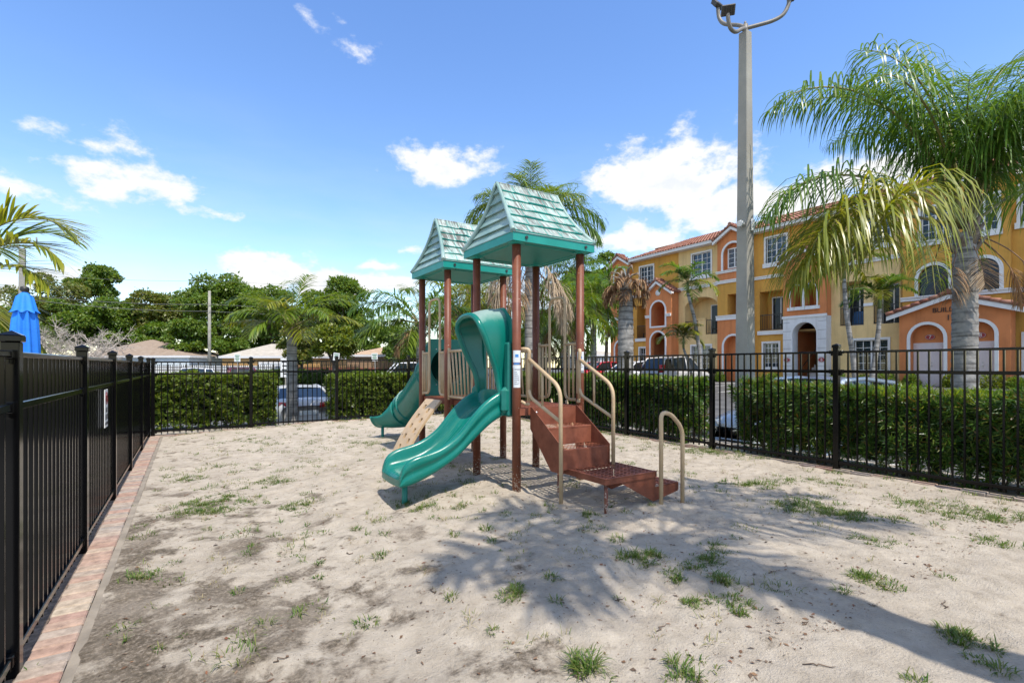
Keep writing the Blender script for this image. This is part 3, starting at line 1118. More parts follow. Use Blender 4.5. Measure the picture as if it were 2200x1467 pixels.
# ---- roofs
def roof(yc):
    r, ze, zf, zr, tr = .525, 2.69, 2.605, 3.335, .40
    rt = None
    # fascia box with a recessed ceiling
    mb = MB()
    ri = r - .012
    for (a, b_, c, d) in ((-r, r, -r, -r + .03), (-r, r, r - .03, r), (-r, -r + .03, -r + .03, r - .03), (r - .03, r, -r + .03, r - .03)):
        mb.box(a, b_, yc + c, yc + d, zf, ze - .002)
    mb.box(-r + .03, r - .03, yc - r + .03, yc + r - .03, zf + .004, zf + .02)
    # recessed panel lines and post sockets underneath
    q = r - .10
    loop = [(-q, -q + .1), (-q + .1, -q), (q - .1, -q), (q, -q + .1), (q, q - .1), (q - .1, q), (-q + .1, q), (-q, q - .1)]
    mb.tube([(a, yc + b_, zf + .004) for a, b_ in loop], .012, 6, closed=True)
    for sx in (-1, 1):
        for sy_ in (-1, 1):
            mb.lathe([(.0465, -.012), (.085, -.008), (.095, .006)], (sx * HP, yc + sy_ * HP, zf - .002), 20)
    top = mb.build('roof', M_FASC, play)
    mb = MB()
    for px_ in (-.37, .40):
        mb.tube([(px_, yc - r - .012, (zf + ze) / 2), (px_, yc - r + .004, (zf + ze) / 2)], .016, 14)
        mb.tube([(px_, yc - r - .014, (zf + ze) / 2), (px_, yc - r - .01, (zf + ze) / 2)], .008, 6)
    mb.build('bolt', M_BOLT, top)

    def S(h):                                # half depth of the slope at height fraction h
        return (1 - h) * r - .045 * math.sin(PI * h) * (1 - .3 * h) + .012 * h

    def T(h):
        return tr + (r - tr) * (1 - h) ** 2.3

    Z = lambda h: ze + (zr - ze) * h
    rows_n = 6
    for sgn in (-1, 1):
        mb = MB()
        # smooth liner that closes the slope
        rows = []
        for i in range(13):
            h = i / 12
            rows.append([(T(h) * u, yc + sgn * (S(h) - .004), Z(h) - .003) for u in (-1, -.5, 0, .5, 1)])
        mb.grid(rows if sgn < 0 else [x_[::-1] for x_ in rows], 0)
        rr_ = random.Random(int(yc * 100) + 5 + sgn)
        for k in range(rows_n):
            h0, h1 = k / rows_n + .006, min(1, (k + 1) / rows_n + .004)
            ncol = 40
            # shingle joints: each tab has its own curved, slightly skew lower edge
            cuts = [-1]
            while cuts[-1] < .9:
                cuts.append(cuts[-1] + rr_.choice((.36, .44, .52)))
            cuts = cuts[1:]
            tabs = [(rr_.uniform(0, .024), rr_.uniform(-.035, .035), rr_.uniform(-.02, .03)) for _ in range(len(cuts) + 2)]
            lo, hi, bt = [], [], []
            mid = []
            prevtab = 0
            lift = .020
            for j in range(ncol + 1):
                u = -1 + 2 * j / ncol
                ti = sum(1 for c in cuts if u > c)
                a, sk, cv = tabs[ti]
                w0 = cuts[ti - 1] if ti > 0 else -1
                w1 = cuts[ti] if ti < len(cuts) else 1
                f = (u - w0) / max(.05, (w1 - w0)) - .5
                dh = a + sk * f + cv * (f * f - .1)
                if k == 0:
                    dh *= .25
                h = max(.0, h0 + dh)
                lo.append((T(h) * u * .994, yc + sgn * (S(h) + lift * .75), Z(h) + lift * .62))
                bt.append((T(h) * u * .994, yc + sgn * (S(h) - .002), Z(h) - .002))
                hm = (h + h1) / 2
                mid.append((T(hm) * u * .994, yc + sgn * (S(hm) + lift * .42), Z(hm) + lift * .35))
                hi.append((T(h1) * u * .994, yc + sgn * (S(h1) + .003), Z(h1) + .003))
            order = (lambda x_: x_) if sgn < 0 else (lambda x_: x_[::-1])
            mb.grid([order(lo), order(mid), order(hi)], 0, smooth=False)
            mb.grid([order(bt), order(lo)], 1, smooth=False)
            # open joints
            for c in cuts:
                if c < .97:
                    hm = (h0 + h1) / 2
                    p0 = Vector((T(h0) * c, yc + sgn * (S(h0) + lift * .78), Z(h0) + lift * .66))
                    p1 = Vector((T(h1) * c, yc + sgn * (S(h1) + .006), Z(h1) + .006))
                    mb.tube([p0, p0.lerp(p1, .5), p0.lerp(p1, .96)], [.0045, .003, .0015], 4, mi=1)
        mb.build('roof_slope', [M_ROOF, M_TEAL_R], top)
    # gables: lapped boards between flared rakes
    for sgn in (-1, 1):
        mb = MB()
        nb = 6
        for k in range(nb):
            h0, h1 = k / nb, (k + 1) / nb
            a = [(sgn * (T(h0) - .012 + .014), yc + u * (S(h0) - .01), Z(h0)) for u in (-1, -.3, .3, 1)]
            b_ = [(sgn * (T(h1) - .03), yc + u * max(.004, S(h1) - .01), Z(h1) + .004) for u in (-1, -.3, .3, 1)]
            c = [(sgn * (T(h0) - .03), yc + u * (S(h0) - .01), Z(h0)) for u in (-1, -.3, .3, 1)]
            mb.grid([c, a, b_], 0, smooth=False)
        for s2 in (-1, 1):
            pts = [(sgn * (T(i / 14) + .002), yc + s2 * (S(i / 14) + .002), Z(i / 14) + .004) for i in range(15)]
            mb.tube(pts, [.028 - .010 * i / 14 for i in range(15)], 8)
        mb.build('gable', M_GABLE, top)
    MB().tube([(-tr - .01, yc, zr + .004), (tr + .01, yc, zr + .004)], .018, 10).build('ridge_cap', M_ROOF, top)
    MB().box(-r - .008, r + .008, yc - r - .008, yc + r + .008, ze - .0015, ze + .006).build('eave_lip', M_GABLE, top)


roof(0)
roof(TB)


def interp(tab, x):
    return float(np.interp(x, [a for a, b in tab], [b for a, b in tab]))


def sstep(mod, lv=2):
    s = mod.modifiers.new('subd', 'SUBSURF')
    s.levels = s.render_levels = lv
    return mod


# ---- wave slide
RIM = [(-1.575, .33), (-1.56, .41), (-1.53, .475), (-1.46, .535), (-1.35, .552), (-1.2, .585), (-1.05, .66), (-.95, .745), (-.85, .865), (-.75, .965), (-.65, 1.045), (-.55, 1.10), (-.45, 1.13)]
BED = [(-1.575, .285), (-1.56, .325), (-1.53, .355), (-1.46, .375), (-1.35, .385), (-1.2, .42), (-1.05, .49), (-.95, .565), (-.85, .665), (-.75, .765), (-.65, .855), (-.55, .92), (-.45, .945)]
BOT = [(-1.575, .262), (-1.56, .255), (-1.53, .25), (-1.46, .262), (-1.35, .30), (-1.2, .365), (-1.05, .445), (-.95, .515), (-.85, .60), (-.75, .68), (-.65, .76), (-.55, .82), (-.45, .85)]
stations = [-1.578, -1.57, -1.555, -1.53, -1.49, -1.42, -1.34, -1.26, -1.18, -1.1, -1.02, -.95, -.88, -.81, -.74, -.67, -.6, -.53, -.45]
rows = []
for x in stations:
    rim, bed, bot = interp(RIM, x), interp(BED, x), interp(BOT, x)
    e = min(1, max(0, (-1.45 - x) / .12))    # nose narrows a little
    w = .292 - .018 * e
    gap = rim - bot
    half = [(0, bed), (.10, bed + .002), (.165, bed + .022), (.198, bed + .35 * (rim - bed)), (.212, rim - .022), (.235, rim), (.268, rim - .004),
            (w - .006, rim - .030), (w, rim - .30 * gap), (w - .016, rim - .42 * gap), (w - .020, rim - .55 * gap), (w - .004, rim - .66 * gap), (w - .012, bot + .10 * gap), (w - .045, bot + .01), (.12, bot), (0, bot)]
    sec = [(x, -a, z) for a, z in half] + [(x, a, z) for a, z in half[-2:0:-1]]
    rows.append(sec)
mb = MB().grid(rows, 0, True, wrap=True)
n = len(rows[0])
h2 = n // 2
for base_ in (0, (len(rows) - 1) * n):       # close the nose and the back
    c = [base_ + i for i in range(n)]
    for i in range(h2 - 0):
        a, b_ = c[i], c[(i + 1) % n]
        d, e_ = c[(n - i) % n], c[(n - i - 1) % n]
        f = [a, b_, e_, d]
        f = list(dict.fromkeys(f))
        if len(f) >= 3 and i < h2:
            mb.f.append(tuple(f))
            mb.m.append(0)
            mb.sm.append(True)
slide = mb.build('slide', M_SLIDE, play)
recalc(slide)
sstep(slide, 2)
mb = MB()
for sg_ in (-1, 1):
    for zz in (1.02, 1.30, 1.58):
        mb.tube([(-.424, sg_ * .345, zz), (-.417, sg_ * .345, zz)], .011, 8)
mb.build('bolt', M_BOLT, slide)
MB().tube([(-1.44, -.02, -.12), (-1.44, -.02, .30)], .028, 14).build('leg', M_TEAL_D, slide)

# hood over the slide mouth
XF = [(.84, -.475), (1.0, -.485), (1.15, -.50), (1.3, -.53), (1.4, -.575), (1.5, -.625), (1.6, -.665), (1.7, -.705), (1.8, -.735), (1.9, -.745), (2.02, -.745)]
W, ZS, ZT = .285, 1.68, 1.985


def hood_profile(k, grow=0.0):
    """U profile: left foot over the top to the right foot"""
    pts = []
    for z in np.linspace(.87, ZS, 12):
        neck = .045 * math.exp(-((z - 1.22) / .2) ** 2)      # waist above the chute
        pts.append((W - neck + grow, z))
    for a in np.linspace(0, PI, 15)[1:-1]:
        ca, sa = math.cos(a), math.sin(a)
        pts.append(((W + grow) * math.copysign(abs(ca) ** .8, ca), ZS + (ZT - ZS + grow) * abs(sa) ** .85))
    for z in np.linspace(ZS, .87, 12):
        neck = .045 * math.exp(-((z - 1.22) / .2) ** 2)
        pts.append((-W + neck - grow, z))
    return pts


prof = hood_profile(0)
cols = 6
rows_o, rows_i = [], []
for (yy, z) in prof:
    xf = interp(XF, z)
    xb = -.415
    ro, ri_ = [], []
    for c in range(cols + 1):
        f = c / cols
        x = xb + (xf - xb) * f
        droop = .075 * f * f * max(0, (z - ZS) / (ZT - ZS))
        sc_ = 1 - .03 * f
        ro.append((x, yy * sc_, z - droop))
        s2 = 1 - .024 / max(.05, abs(yy)) if abs(yy) > .05 else .5
        ri_.append((x, yy * sc_ * max(.5, s2), z - droop - (.026 * max(0, min(1, (z - ZS) / (ZT - ZS) * 1.2)))))
    rows_o.append(ro)
    rows_i.append(ri_)
mb = MB()
mb.grid(rows_o)
mb.grid([r_[::-1] for r_ in rows_i])
mb.grid([[a[0], b_[0]] for a, b_ in zip(rows_i, rows_o)])
hood = mb.build('slide_hood', M_BLEACH, play)
recalc(hood)
sstep(hood, 1)
mb = MB()
front = [((a[-1][0] + b_[-1][0]) / 2, (a[-1][1] + b_[-1][1]) / 2, (a[-1][2] + b_[-1][2]) / 2) for a, b_ in zip(rows_o, rows_i)]
mb.tube([(x - .006, y * 1.01, z) for x, y, z in front], .030, 10)
mb.build('hood_rim', M_TEAL, hood)
# flat flange behind the hood and the moulded feet beside the chute
mb = MB()
out = [(-.372, .86), (.372, .86), (.372, 1.62), (.30, 1.86), (.16, 1.985), (-.16, 1.985), (-.30, 1.86), (-.372, 1.62)]
hole = [(-.215, .95), (.215, .95), (.235, 1.65)] + [(.235 * math.cos(a), 1.65 + .24 * math.sin(a)) for a in np.linspace(.3, PI - .3, 7)] + [(-.235, 1.65)]
mb.poly(out, [hole], lambda p: (-.418, p[0], p[1]))
mb.poly(out, [hole], lambda p: (-.396, p[0], p[1]), flip=True)
m_ = len(out)
vs = [(-.418, a, b_) for a, b_ in out] + [(-.396, a, b_) for a, b_ in out]
mb.add(vs, [(i, (i + 1) % m_, m_ + (i + 1) % m_, m_ + i) for i in range(m_)])
vs = [(-.418, a, b_) for a, b_ in hole] + [(-.396, a, b_) for a, b_ in hole]
m_ = len(hole)
mb.add(vs, [(i, (i + 1) % m_, m_ + (i + 1) % m_, m_ + i) for i in range(m_)])
for sg_ in (-1, 1):
    mb.box(-.53, -.42, sg_ * .305 - .045, sg_ * .305 + .045, .895, 1.16, b=.035)
    mb.box(-.475, -.42, sg_ * .31 - .05, sg_ * .31 + .05, .86, 1.62, b=.02)
fl = mb.build('hood_flange', M_TEAL_D, hood)
recalc(fl)

# ---- tube slide at the far tower
mb = MB()
yb = TB + HP + .03
out = [(-.37, .90), (.37, .90), (.37, 1.62), (.27, 1.76), (-.27, 1.76), (-.37, 1.62)]
circ = [(.27 * math.cos(a), 1.36 + .27 * math.sin(a)) for a in np.linspace(0, 2 * PI, 29)[:-1]]
mb.poly(out, [circ], lambda p: (p[0], yb, p[1]))
mb.poly(out, [circ], lambda p: (p[0], yb + .03, p[1]), flip=True)
n_ = len(out)
mb.add([(a, yb, b_) for a, b_ in out] + [(a, yb + .03, b_) for a, b_ in out], [(i, (i + 1) % n_, n_ + (i + 1) % n_, n_ + i) for i in range(n_)])
tube = mb.build('tube_slide', M_TEAL_D, play)
recalc(tube)
mb = MB()
for k_ in range(10):
    a_ = 2 * PI * (k_ + .5) / 10
    mb.tube([(.315 * math.cos(a_), yb - .006, 1.36 + .315 * math.sin(a_)), (.315 * math.cos(a_), yb + .001, 1.36 + .315 * math.sin(a_))], .009, 8)
mb.build('bolt', M_STEEL, tube)
path = fillet([(0, yb - .005, 1.36), (0, yb + .38, 1.33), (.05, yb + 1.30, .80), (.02, yb + 1.75, .60), (-.10, yb + 2.05, .53), (-.25, yb + 2.28, .505)], .35, 8)
cut = next(i for i, p in enumerate(path) if p.y > yb + 1.72)
mb = MB()
mb.tube(path[:cut + 1], .285, 28, cap=False)
for f in (.40, .80):
    k = int(cut * f)
    d = (path[k + 1] - path[k - 1]).normalized() * .022
    mb.tube([path[k] - d, path[k] - d * .3, path[k] + d * .3, path[k] + d], [.287, .302, .302, .287], 28, cap=False)
tb = mb.build('tube', M_BLEACH, tube)
so = tb.modifiers.new('thick', 'SOLIDIFY')
so.thickness = .012
# open scoop at the bottom: the tube is cut away above its lower half
mb = MB()
rows = []
tail = path[cut - 1:]
for k, p in enumerate(tail):
    f = k / (len(tail) - 1)
    q = (tail[min(k + 1, len(tail) - 1)] - tail[max(k - 1, 0)]).normalized()
    side = Vector((q.y, -q.x, 0)).normalized()
    upv = side.cross(q).normalized()
    a0 = PI - .5 * (1 - f) ** 2 + .12 * f
    row = []
    for a in np.linspace(a0, 3 * PI - a0, 19):
        row.append(p + side * .292 * math.cos(a) + upv * (.288 - .05 * f) * math.sin(a))
    rows.append(row)
mb.grid(rows)
mb.tube(rows[-1], .02, 8)
sc_ = mb.build('exit_scoop', M_TEAL_D, tube)
so = sc_.modifiers.new('thick', 'SOLIDIFY')
so.thickness = .014
e = path[-1]
MB().tube([(e.x - .02, e.y - .14, -.05), (e.x - .02, e.y - .14, .30)], .026, 12).build('leg', M_TEAL_D, tube)

# ---- tan climbing board
mb = MB()
w0, w1, Lc = TB - .32, TB + .14, 1.0
xb_, zb_, xt, zt = -1.04, .06, -.47, .935


def board(u, off):
    """u 0..1 up the board, slight belly"""
    x = xb_ + (xt - xb_) * u
    z = zb_ + (zt - zb_) * u
    nx, nz = -(zt - zb_), (xt - xb_)
    l = math.hypot(nx, nz)
    b_ = .05 * math.sin(PI * u) + off
    return x + nx / l * b_, z + nz / l * b_


holes = []
for r_ in range(6):
    for c in (0, 1):
        u = .10 + r_ * .145 + (.05 if c else 0)
        y = w0 + (.13 if c == 0 else .31)
        holes.append([(y - .033, u - .030), (y + .033, u - .030), (y + .033, u + .034), (y - .033, u + .034)])
# a curved board needs rows: split per row between holes
mb = MB()
us = sorted(set([0, 1] + [round(v, 4) for h in holes for v in (h[0][1], h[2][1])] + [i / 12 for i in range(13)]))
ys = sorted(set([w0, w1] + [round(v, 4) for h in holes for v in (h[0][0], h[1][0])]))


def inhole(y, u):
    return any(h[0][0] < y < h[1][0] and h[0][1] < u < h[2][1] for h in holes)


def P3(y, u, off):
    x, z = board(u, off)
    return (x, y, z)


cell = {}
for i in range(len(us) - 1):
    for j in range(len(ys) - 1):
        cell[i, j] = not inhole((ys[j] + ys[j + 1]) / 2, (us[i] + us[i + 1]) / 2)
for (i, j), ok in cell.items():
    if not ok:
        continue
    y0, y1, u0, u1 = ys[j], ys[j + 1], us[i], us[i + 1]
    mb.add([P3(y0, u0, 0), P3(y1, u0, 0), P3(y1, u1, 0), P3(y0, u1, 0)], [(0, 1, 2, 3)])
    mb.add([P3(y0, u0, -.03), P3(y1, u0, -.03), P3(y1, u1, -.03), P3(y0, u1, -.03)], [(3, 2, 1, 0)])
    for (di, dj, a, b_) in ((-1, 0, (y0, u0), (y1, u0)), (1, 0, (y1, u1), (y0, u1)), (0, -1, (y0, u1), (y0, u0)), (0, 1, (y1, u0), (y1, u1))):
        if not cell.get((i + di, j + dj), False):
            mb.add([P3(*a, 0), P3(*a, -.03), P3(*b_, -.03), P3(*b_, 0)], [(0, 1, 2, 3)])
cb_ = mb.build('climbing_board', M_TANP, play)
recalc(cb_)
mb = MB()
for (y, u) in ((w0 + .05, .94), (w1 - .05, .94), (w0 + .05, .5), (w1 - .05, .45), (w0 + .06, .1), (w1 - .06, .1)):
    x, z = board(u, .001)
    mb.lathe([(.0001, .004), (.008, .003), (.009, 0)], (x, y, z), 8)
mb.build('bolt', M_BOLT, cb_)

# ---- tan guard rails
TR = .0165


def loop_gate(f, u0, u1, ua, ub, zlo, zhi, ztop, name='guard_rail'):
    """two short picket panels joined by a tall hoop over the entrance; f maps (u, z) to 3-D"""
    mb = MB()
    hoop = fillet([f(u0, zlo), f(ua, zlo), f(ua, ztop), f(ub, ztop), f(ub, zlo), f(u1, zlo)], .10, 6)
    mb.tube(hoop, TR, 10)
    for a, b_ in ((u0, ua), (ub, u1)):
        mb.tube([f(a, zhi), f(b_, zhi)], TR * .9, 8)
        k = 2
        for q in range(1, k + 1):
            uu = a + (b_ - a) * q / (k + 1)
            mb.tube([f(uu, zlo), f(uu, zhi)], TR * .72, 8)
    for u in (u0, u1):
        mb.tube([f(u, zlo - .03), f(u, zhi + .035)], TR, 8)
    return mb.build(name, M_TAN, play)


# far tower, over the climbing board; near tower, right-hand side
loop_gate(lambda u, z: (-HP - .01, TB + u, z), -HP + .055, HP - .055, -.20, .14, 1.0, 1.55, 2.26)
loop_gate(lambda u, z: (HP + .01, u, z), -HP + .055, HP - .055, -.14, .15, 1.0, 1.62, 2.16)


def panel(f, u0, u1, zlo, zhi, k, lean):
    mb = MB()
    for z in (zlo, zhi):
        mb.tube([f(u0, z), f(u1, z)], TR, 10)
    for q in range(k):
        uu = u0 + (u1 - u0) * (q + .5) / k
        sh = lean * (.4 + .6 * q / max(1, k - 1))
        mb.tube([f(uu - sh, zlo), f(uu + sh, zhi)], TR * .75, 8)
    for u in (u0, u1):
        mb.tube([f(u, zlo - .04), f(u, zhi + .04)], TR * 1.1, 8)
    return mb.build('guard_rail', M_TAN, play)


# bridge between the towers, both sides, and the far side of tower two
panel(lambda u, z: (-HP - .01, u, z), HP + .06, TB - HP - .06, .99, 1.56, 7, .055)
panel(lambda u, z: (HP + .01, u, z), HP + .06, TB - HP - .06, .99, 1.56, 6, .05)
panel(lambda u, z: (HP + .01, TB + u, z), -HP + .06, HP - .06, .99, 1.56, 8, 0)

# ---- steps
SX0, SX1 = -.275, .315
TREADS = [(-.465, -.715, .77), (-.715, -.965, .59)]
st = thing('staircase', None, None, (0, 0, 0))
st.parent = play
for xs in (SX0, SX1 - .006):
    side = [(-.455, .955), (-.49, .955), (-.985, .61), (-.985, .37), (-.80, .37), (-.455, .74)]
    mb = MB()
    mb.poly(side, (), lambda p: (xs, p[0], p[1]))
    mb.poly(side, (), lambda p: (xs + .006, p[0], p[1]), flip=True)
    k = len(side)
    mb.add([(xs, *p) for p in side] + [(xs + .006, *p) for p in side], [(i, (i + 1) % k, k + (i + 1) % k, k + i) for i in range(k)])
    recalc(mb.build('stringer', M_STAIR, st))
for y0, y1, z in TREADS:
    mb = MB()
    mb.add([(SX0 + .007, y0, z), (SX1 - .007, y0, z), (SX1 - .007, y1 + .02, z), (SX0 + .007, y1 + .02, z)], [(3, 2, 1, 0)], 0)
    mb.box(SX0 + .007, SX1 - .007, y1 - .004, y1 + .02, z - .02, z + .002, 1, b=.004)
    mb.build('tread', [M_PERF, M_STAIR], st)
for (y, z0, z1) in ((-.468, .772, .948), (-.715, .595, .768), (-.968, .405, .588)):
    MB().box(SX0 + .007, SX1 - .007, y - .002, y + .002, z0, z1).build('riser', M_STAIR, st)
mb = MB()
mb.lathe([(.0001, .006), (.012, .003), (.014, 0)], (0, 0, 0), 10)
for v_ in range(len(mb.v)):
    a, b_, c = mb.v[v_]
    mb.v[v_] = (SX0 + .07 + a, -.471 - c, .90 + b_)
mb.build('bolt', M_STEEL, st)
# landing
PX0, PX1, PY0, PY1, PZ_ = -.205, .43, -1.475, -.90, .41
mb = MB()
mb.add([(PX0, PY0, PZ_), (PX1, PY0, PZ_), (PX1, PY1, PZ_), (PX0, PY1, PZ_)], [(0, 1, 2, 3)], 0)
ld = mb.build('landing', M_PERF, play)
mb = MB()
mb.box(PX0, PX1, PY0, PY0 + .006, PZ_ - .05, PZ_ - .002)
mb.box(PX0, PX1, PY1 - .006, PY1, PZ_ - .05, PZ_ - .002)
mb.box(PX0, PX0 + .006, PY0 + .006, PY1 - .006, PZ_ - .05, PZ_ - .002)
mb.box(PX1 - .006, PX1, PY0 + .006, PY1 - .006, PZ_ - .05, PZ_ - .002)
mb.box(PX0 - .004, PX1 + .004, PY0 - .004, PY0 + .03, PZ_ - .004, PZ_ + .003)
mb.box(PX0 - .004, PX0 + .03, PY0 + .03, PY1 - .0, PZ_ - .004, PZ_ + .003)
mb.build('landing_frame', M_STAIR, ld)
MB().tube([(PX0 + .045, PY0 + .04, -.1), (PX0 + .045, PY0 + .04, PZ_ - .01)], .017, 10).build('leg', M_POSTS, ld)
MB().tube([(PX0 + .045, PY1 + .12, -.1), (PX0 + .045, PY1 + .12, PZ_ - .01)], .017, 10).build('leg', M_POSTS, ld)
# lowest step to the right of the landing, hung on two side plates
mb = MB()
for yy in (PY0 + .012, PY1 - .02):
    side = [(-.02, PZ_ - .052), (PX1 - .008, PZ_ - .052), (PX1 - .006, .265), (.735, .265), (.735, .19), (PX1 - .03, .135)]
    mb.poly(side, (), lambda p: (p[0], yy, p[1]))
    mb.poly(side, (), lambda p: (p[0], yy + .006, p[1]), flip=True)
    k = len(side)
    mb.add([(p[0], yy, p[1]) for p in side] + [(p[0], yy + .006, p[1]) for p in side], [(i, (i + 1) % k, k + (i + 1) % k, k + i) for i in range(k)])
mb.box(PX1 + .002, PX1 + .007, PY0 + .02, PY1 - .022, .27, PZ_ - .052)
mb.box(.728, .745, PY0 + .01, PY1 - .012, .20, .272, b=.003)
bs = mb.build('bottom_step', M_STAIR, play)
recalc(bs)
mb = MB()
mb.add([(PX1 + .008, PY0 + .008, .272), (.73, PY0 + .008, .272), (.73, PY1 - .012, .272), (PX1 + .008, PY1 - .012, .272)], [(0, 1, 2, 3)], 0)
mb.build('tread', M_PERF, bs)

# handrails
for xs, yb2, zb2 in ((-.315, -1.01, -.05), (.345, -1.0, .36)):
    mb = MB()
    rail = fillet([(xs, -.50, 1.44), (xs, -1.0, 1.175), (xs, yb2, zb2)], .12, 6)
    mb.tube(rail, .019, 10)
    hook = fillet([(xs, -.485, 1.02), (xs, -.485, 1.42), (xs, -.50, 1.545), (xs + (-.06 if xs < 0 else .04), HP * -1 - .02, 1.545)], .07, 5)
    mb.tube(hook, .019, 10)
    low = fillet([(xs, -.485, 1.14), (xs, -.52, 1.06), (xs, -1.005, .86)], .06, 4)
    mb.tube(low, .017, 8)
    mb.tube([(xs, -.72, .985), (xs, -.72, 1.325)], .012, 8)
    mb.tube(fillet([(xs, -.485, 1.0), (xs, -.46, .985), (xs + (-.06 if xs < 0 else .04), -HP - .02, 1.02)], .03, 4), .017, 8)
    mb.box(xs - .014, xs + .014, -.478, -.455, 1.08, 1.44)
    mb.build('handrail', M_TAN, play)
mb = MB()
gy = PY0 - .055
mb.tube(fillet([(.425, gy, -.08), (.425, gy, .955), (.555, gy, .935), (.72, gy, .79), (.72, gy, -.06)], .09, 6), .0195, 12)
mb.build('grab_bar', M_TAN, play)
# rung ladder foot seen under the deck on the far right
mb = MB()
for yy in (-.14, .15):
    mb.tube([(HP + .03, yy, .98), (HP + .34, yy, -.05)], .016, 8)
for q in range(4):
    f = (q + .6) / 4.4
    mb.tube([(HP + .03 + .31 * f, -.14, .98 - 1.03 * f), (HP + .03 + .31 * f, .15, .98 - 1.03 * f)], .014, 8)
mb.build('rung_ladder', M_TAN, play)
# ------------------------------------------------------------------ foliage makers
def unit(v):
    return v / np.maximum(1e-9, np.linalg.norm(v, axis=-1, keepdims=True))


def leaf_quads(C, D, Nn, L, W):
    """kite shaped leaves: base C, direction D, facing Nn"""
    D = unit(D)
    S = unit(np.cross(D, Nn))
    L, W = np.broadcast_to(np.asarray(L, float), (len(C),))[:, None], np.broadcast_to(np.asarray(W, float), (len(C),))[:, None]
    up = unit(np.cross(S, D))
    v = np.stack([C, C + D * L * .45 + S * W * .5 + up * L * .05, C + D * L, C + D * L * .45 - S * W * .5 + up * L * .05], 1)
    return v.reshape(-1, 3), np.arange(len(C) * 4).reshape(-1, 4)


def rand_dirs(n, r=rng):
    return unit(r.normal(size=(n, 3)))


M_BARK = mat('grey_bark', (.10, .08, .062), .9, .4, 14, .8, 40)
M_BARK2 = mat('pale_dead_wood', (.42, .37, .32), .9, .3, 14, .5, 40)
TREE_GREEN = leafmat('broad_leaf', [(.045, .10, .012), (.09, .165, .018), (.14, .22, .03), (.07, .14, .014), (.19, .24, .04), (.11, .175, .02)], .42, .36)
TREE_OLIVE = leafmat('olive_leaf', [(.06, .10, .014), (.12, .165, .025), (.18, .17, .035), (.09, .145, .018), (.22, .195, .05), (.12, .18, .022)], .42, .36)
TREE_YEL = leafmat('yellow_green_leaf', [(.10, .16, .012), (.17, .21, .02), (.22, .24, .03), (.08, .13, .015), (.05, .085, .012)], .42, .35)


def tree(name, label, x, y, z0, ztop, rx, zbot, mat_, nleaf, lsize, seed, nblob=26, group=None, ry=None, bare=.0, trunk=.22):
    r = np.random.default_rng(seed)
    ry = ry or rx
    t = thing(name, label, 'tree', (x, y, z0), 0, group)
    H = ztop - z0
    zb = zbot - z0
    cz, hz = (zb + H) / 2, (H - zb) / 2
    # blobs scattered through the crown ellipsoid, leaves over their shells
    d = rand_dirs(nblob, r)
    rad = r.random(nblob) ** .45
    Bc = np.stack([d[:, 0] * rad * rx * .82, d[:, 1] * rad * ry * .82, cz + d[:, 2] * rad * hz * .85], -1)
    Br = (.16 + .22 * r.random(nblob)) * min(rx, hz * 1.15)
    idx = r.choice(nblob, nleaf, p=(Br ** 2) / (Br ** 2).sum())
    dd = rand_dirs(nleaf, r)
    dd[:, 2] = np.where(dd[:, 2] < -.35, -dd[:, 2], dd[:, 2])
    fr = .62 + .42 * r.random(nleaf)
    # twig clumping
    C = Bc[idx] + dd * (Br[idx] * fr)[:, None] * np.array([1.1, 1.1, .8])
    C += r.normal(0, .05 * rx, (nleaf, 3)) * (r.random((nleaf, 1)) < .18)
    D = unit(dd * .7 + rand_dirs(nleaf, r) * .9 + np.array([0, 0, -.25]))
    Nn = unit(dd * .8 + rand_dirs(nleaf, r) * .6 + np.array([0, 0, .5]))
    s = lsize * (.6 + .8 * r.random(nleaf))
    V, F = leaf_quads(C, D, Nn, s, s * .62)
    np_mesh('crown', V, F, mat_, t)
    mb = MB()
    base = Vector((0, 0, -.3))
    fork = Vector((r.normal(0, .1), r.normal(0, .1), max(.8, zb * .8 + .1 * H)))
    mb.tube([base, base.lerp(fork, .5) + Vector((.06, 0, 0)), fork], [trunk, trunk * .8, trunk * .68], 9)
    order = np.argsort(-Br)[:14]
    for i in order:
        e = Vector(Bc[i])
        m_ = fork.lerp(e, .5) + Vector((r.normal(0, .04), r.normal(0, .04), .06)) * rx
        m2 = fork.lerp(e, .25) + Vector((r.normal(0, .03), r.normal(0, .03), .02)) * rx
        mb.tube([fork, m2, m_, e], [trunk * .45, trunk * .34, trunk * .22, trunk * .08], 6)
    mb.build('trunk', M_BARK, t)
    return t


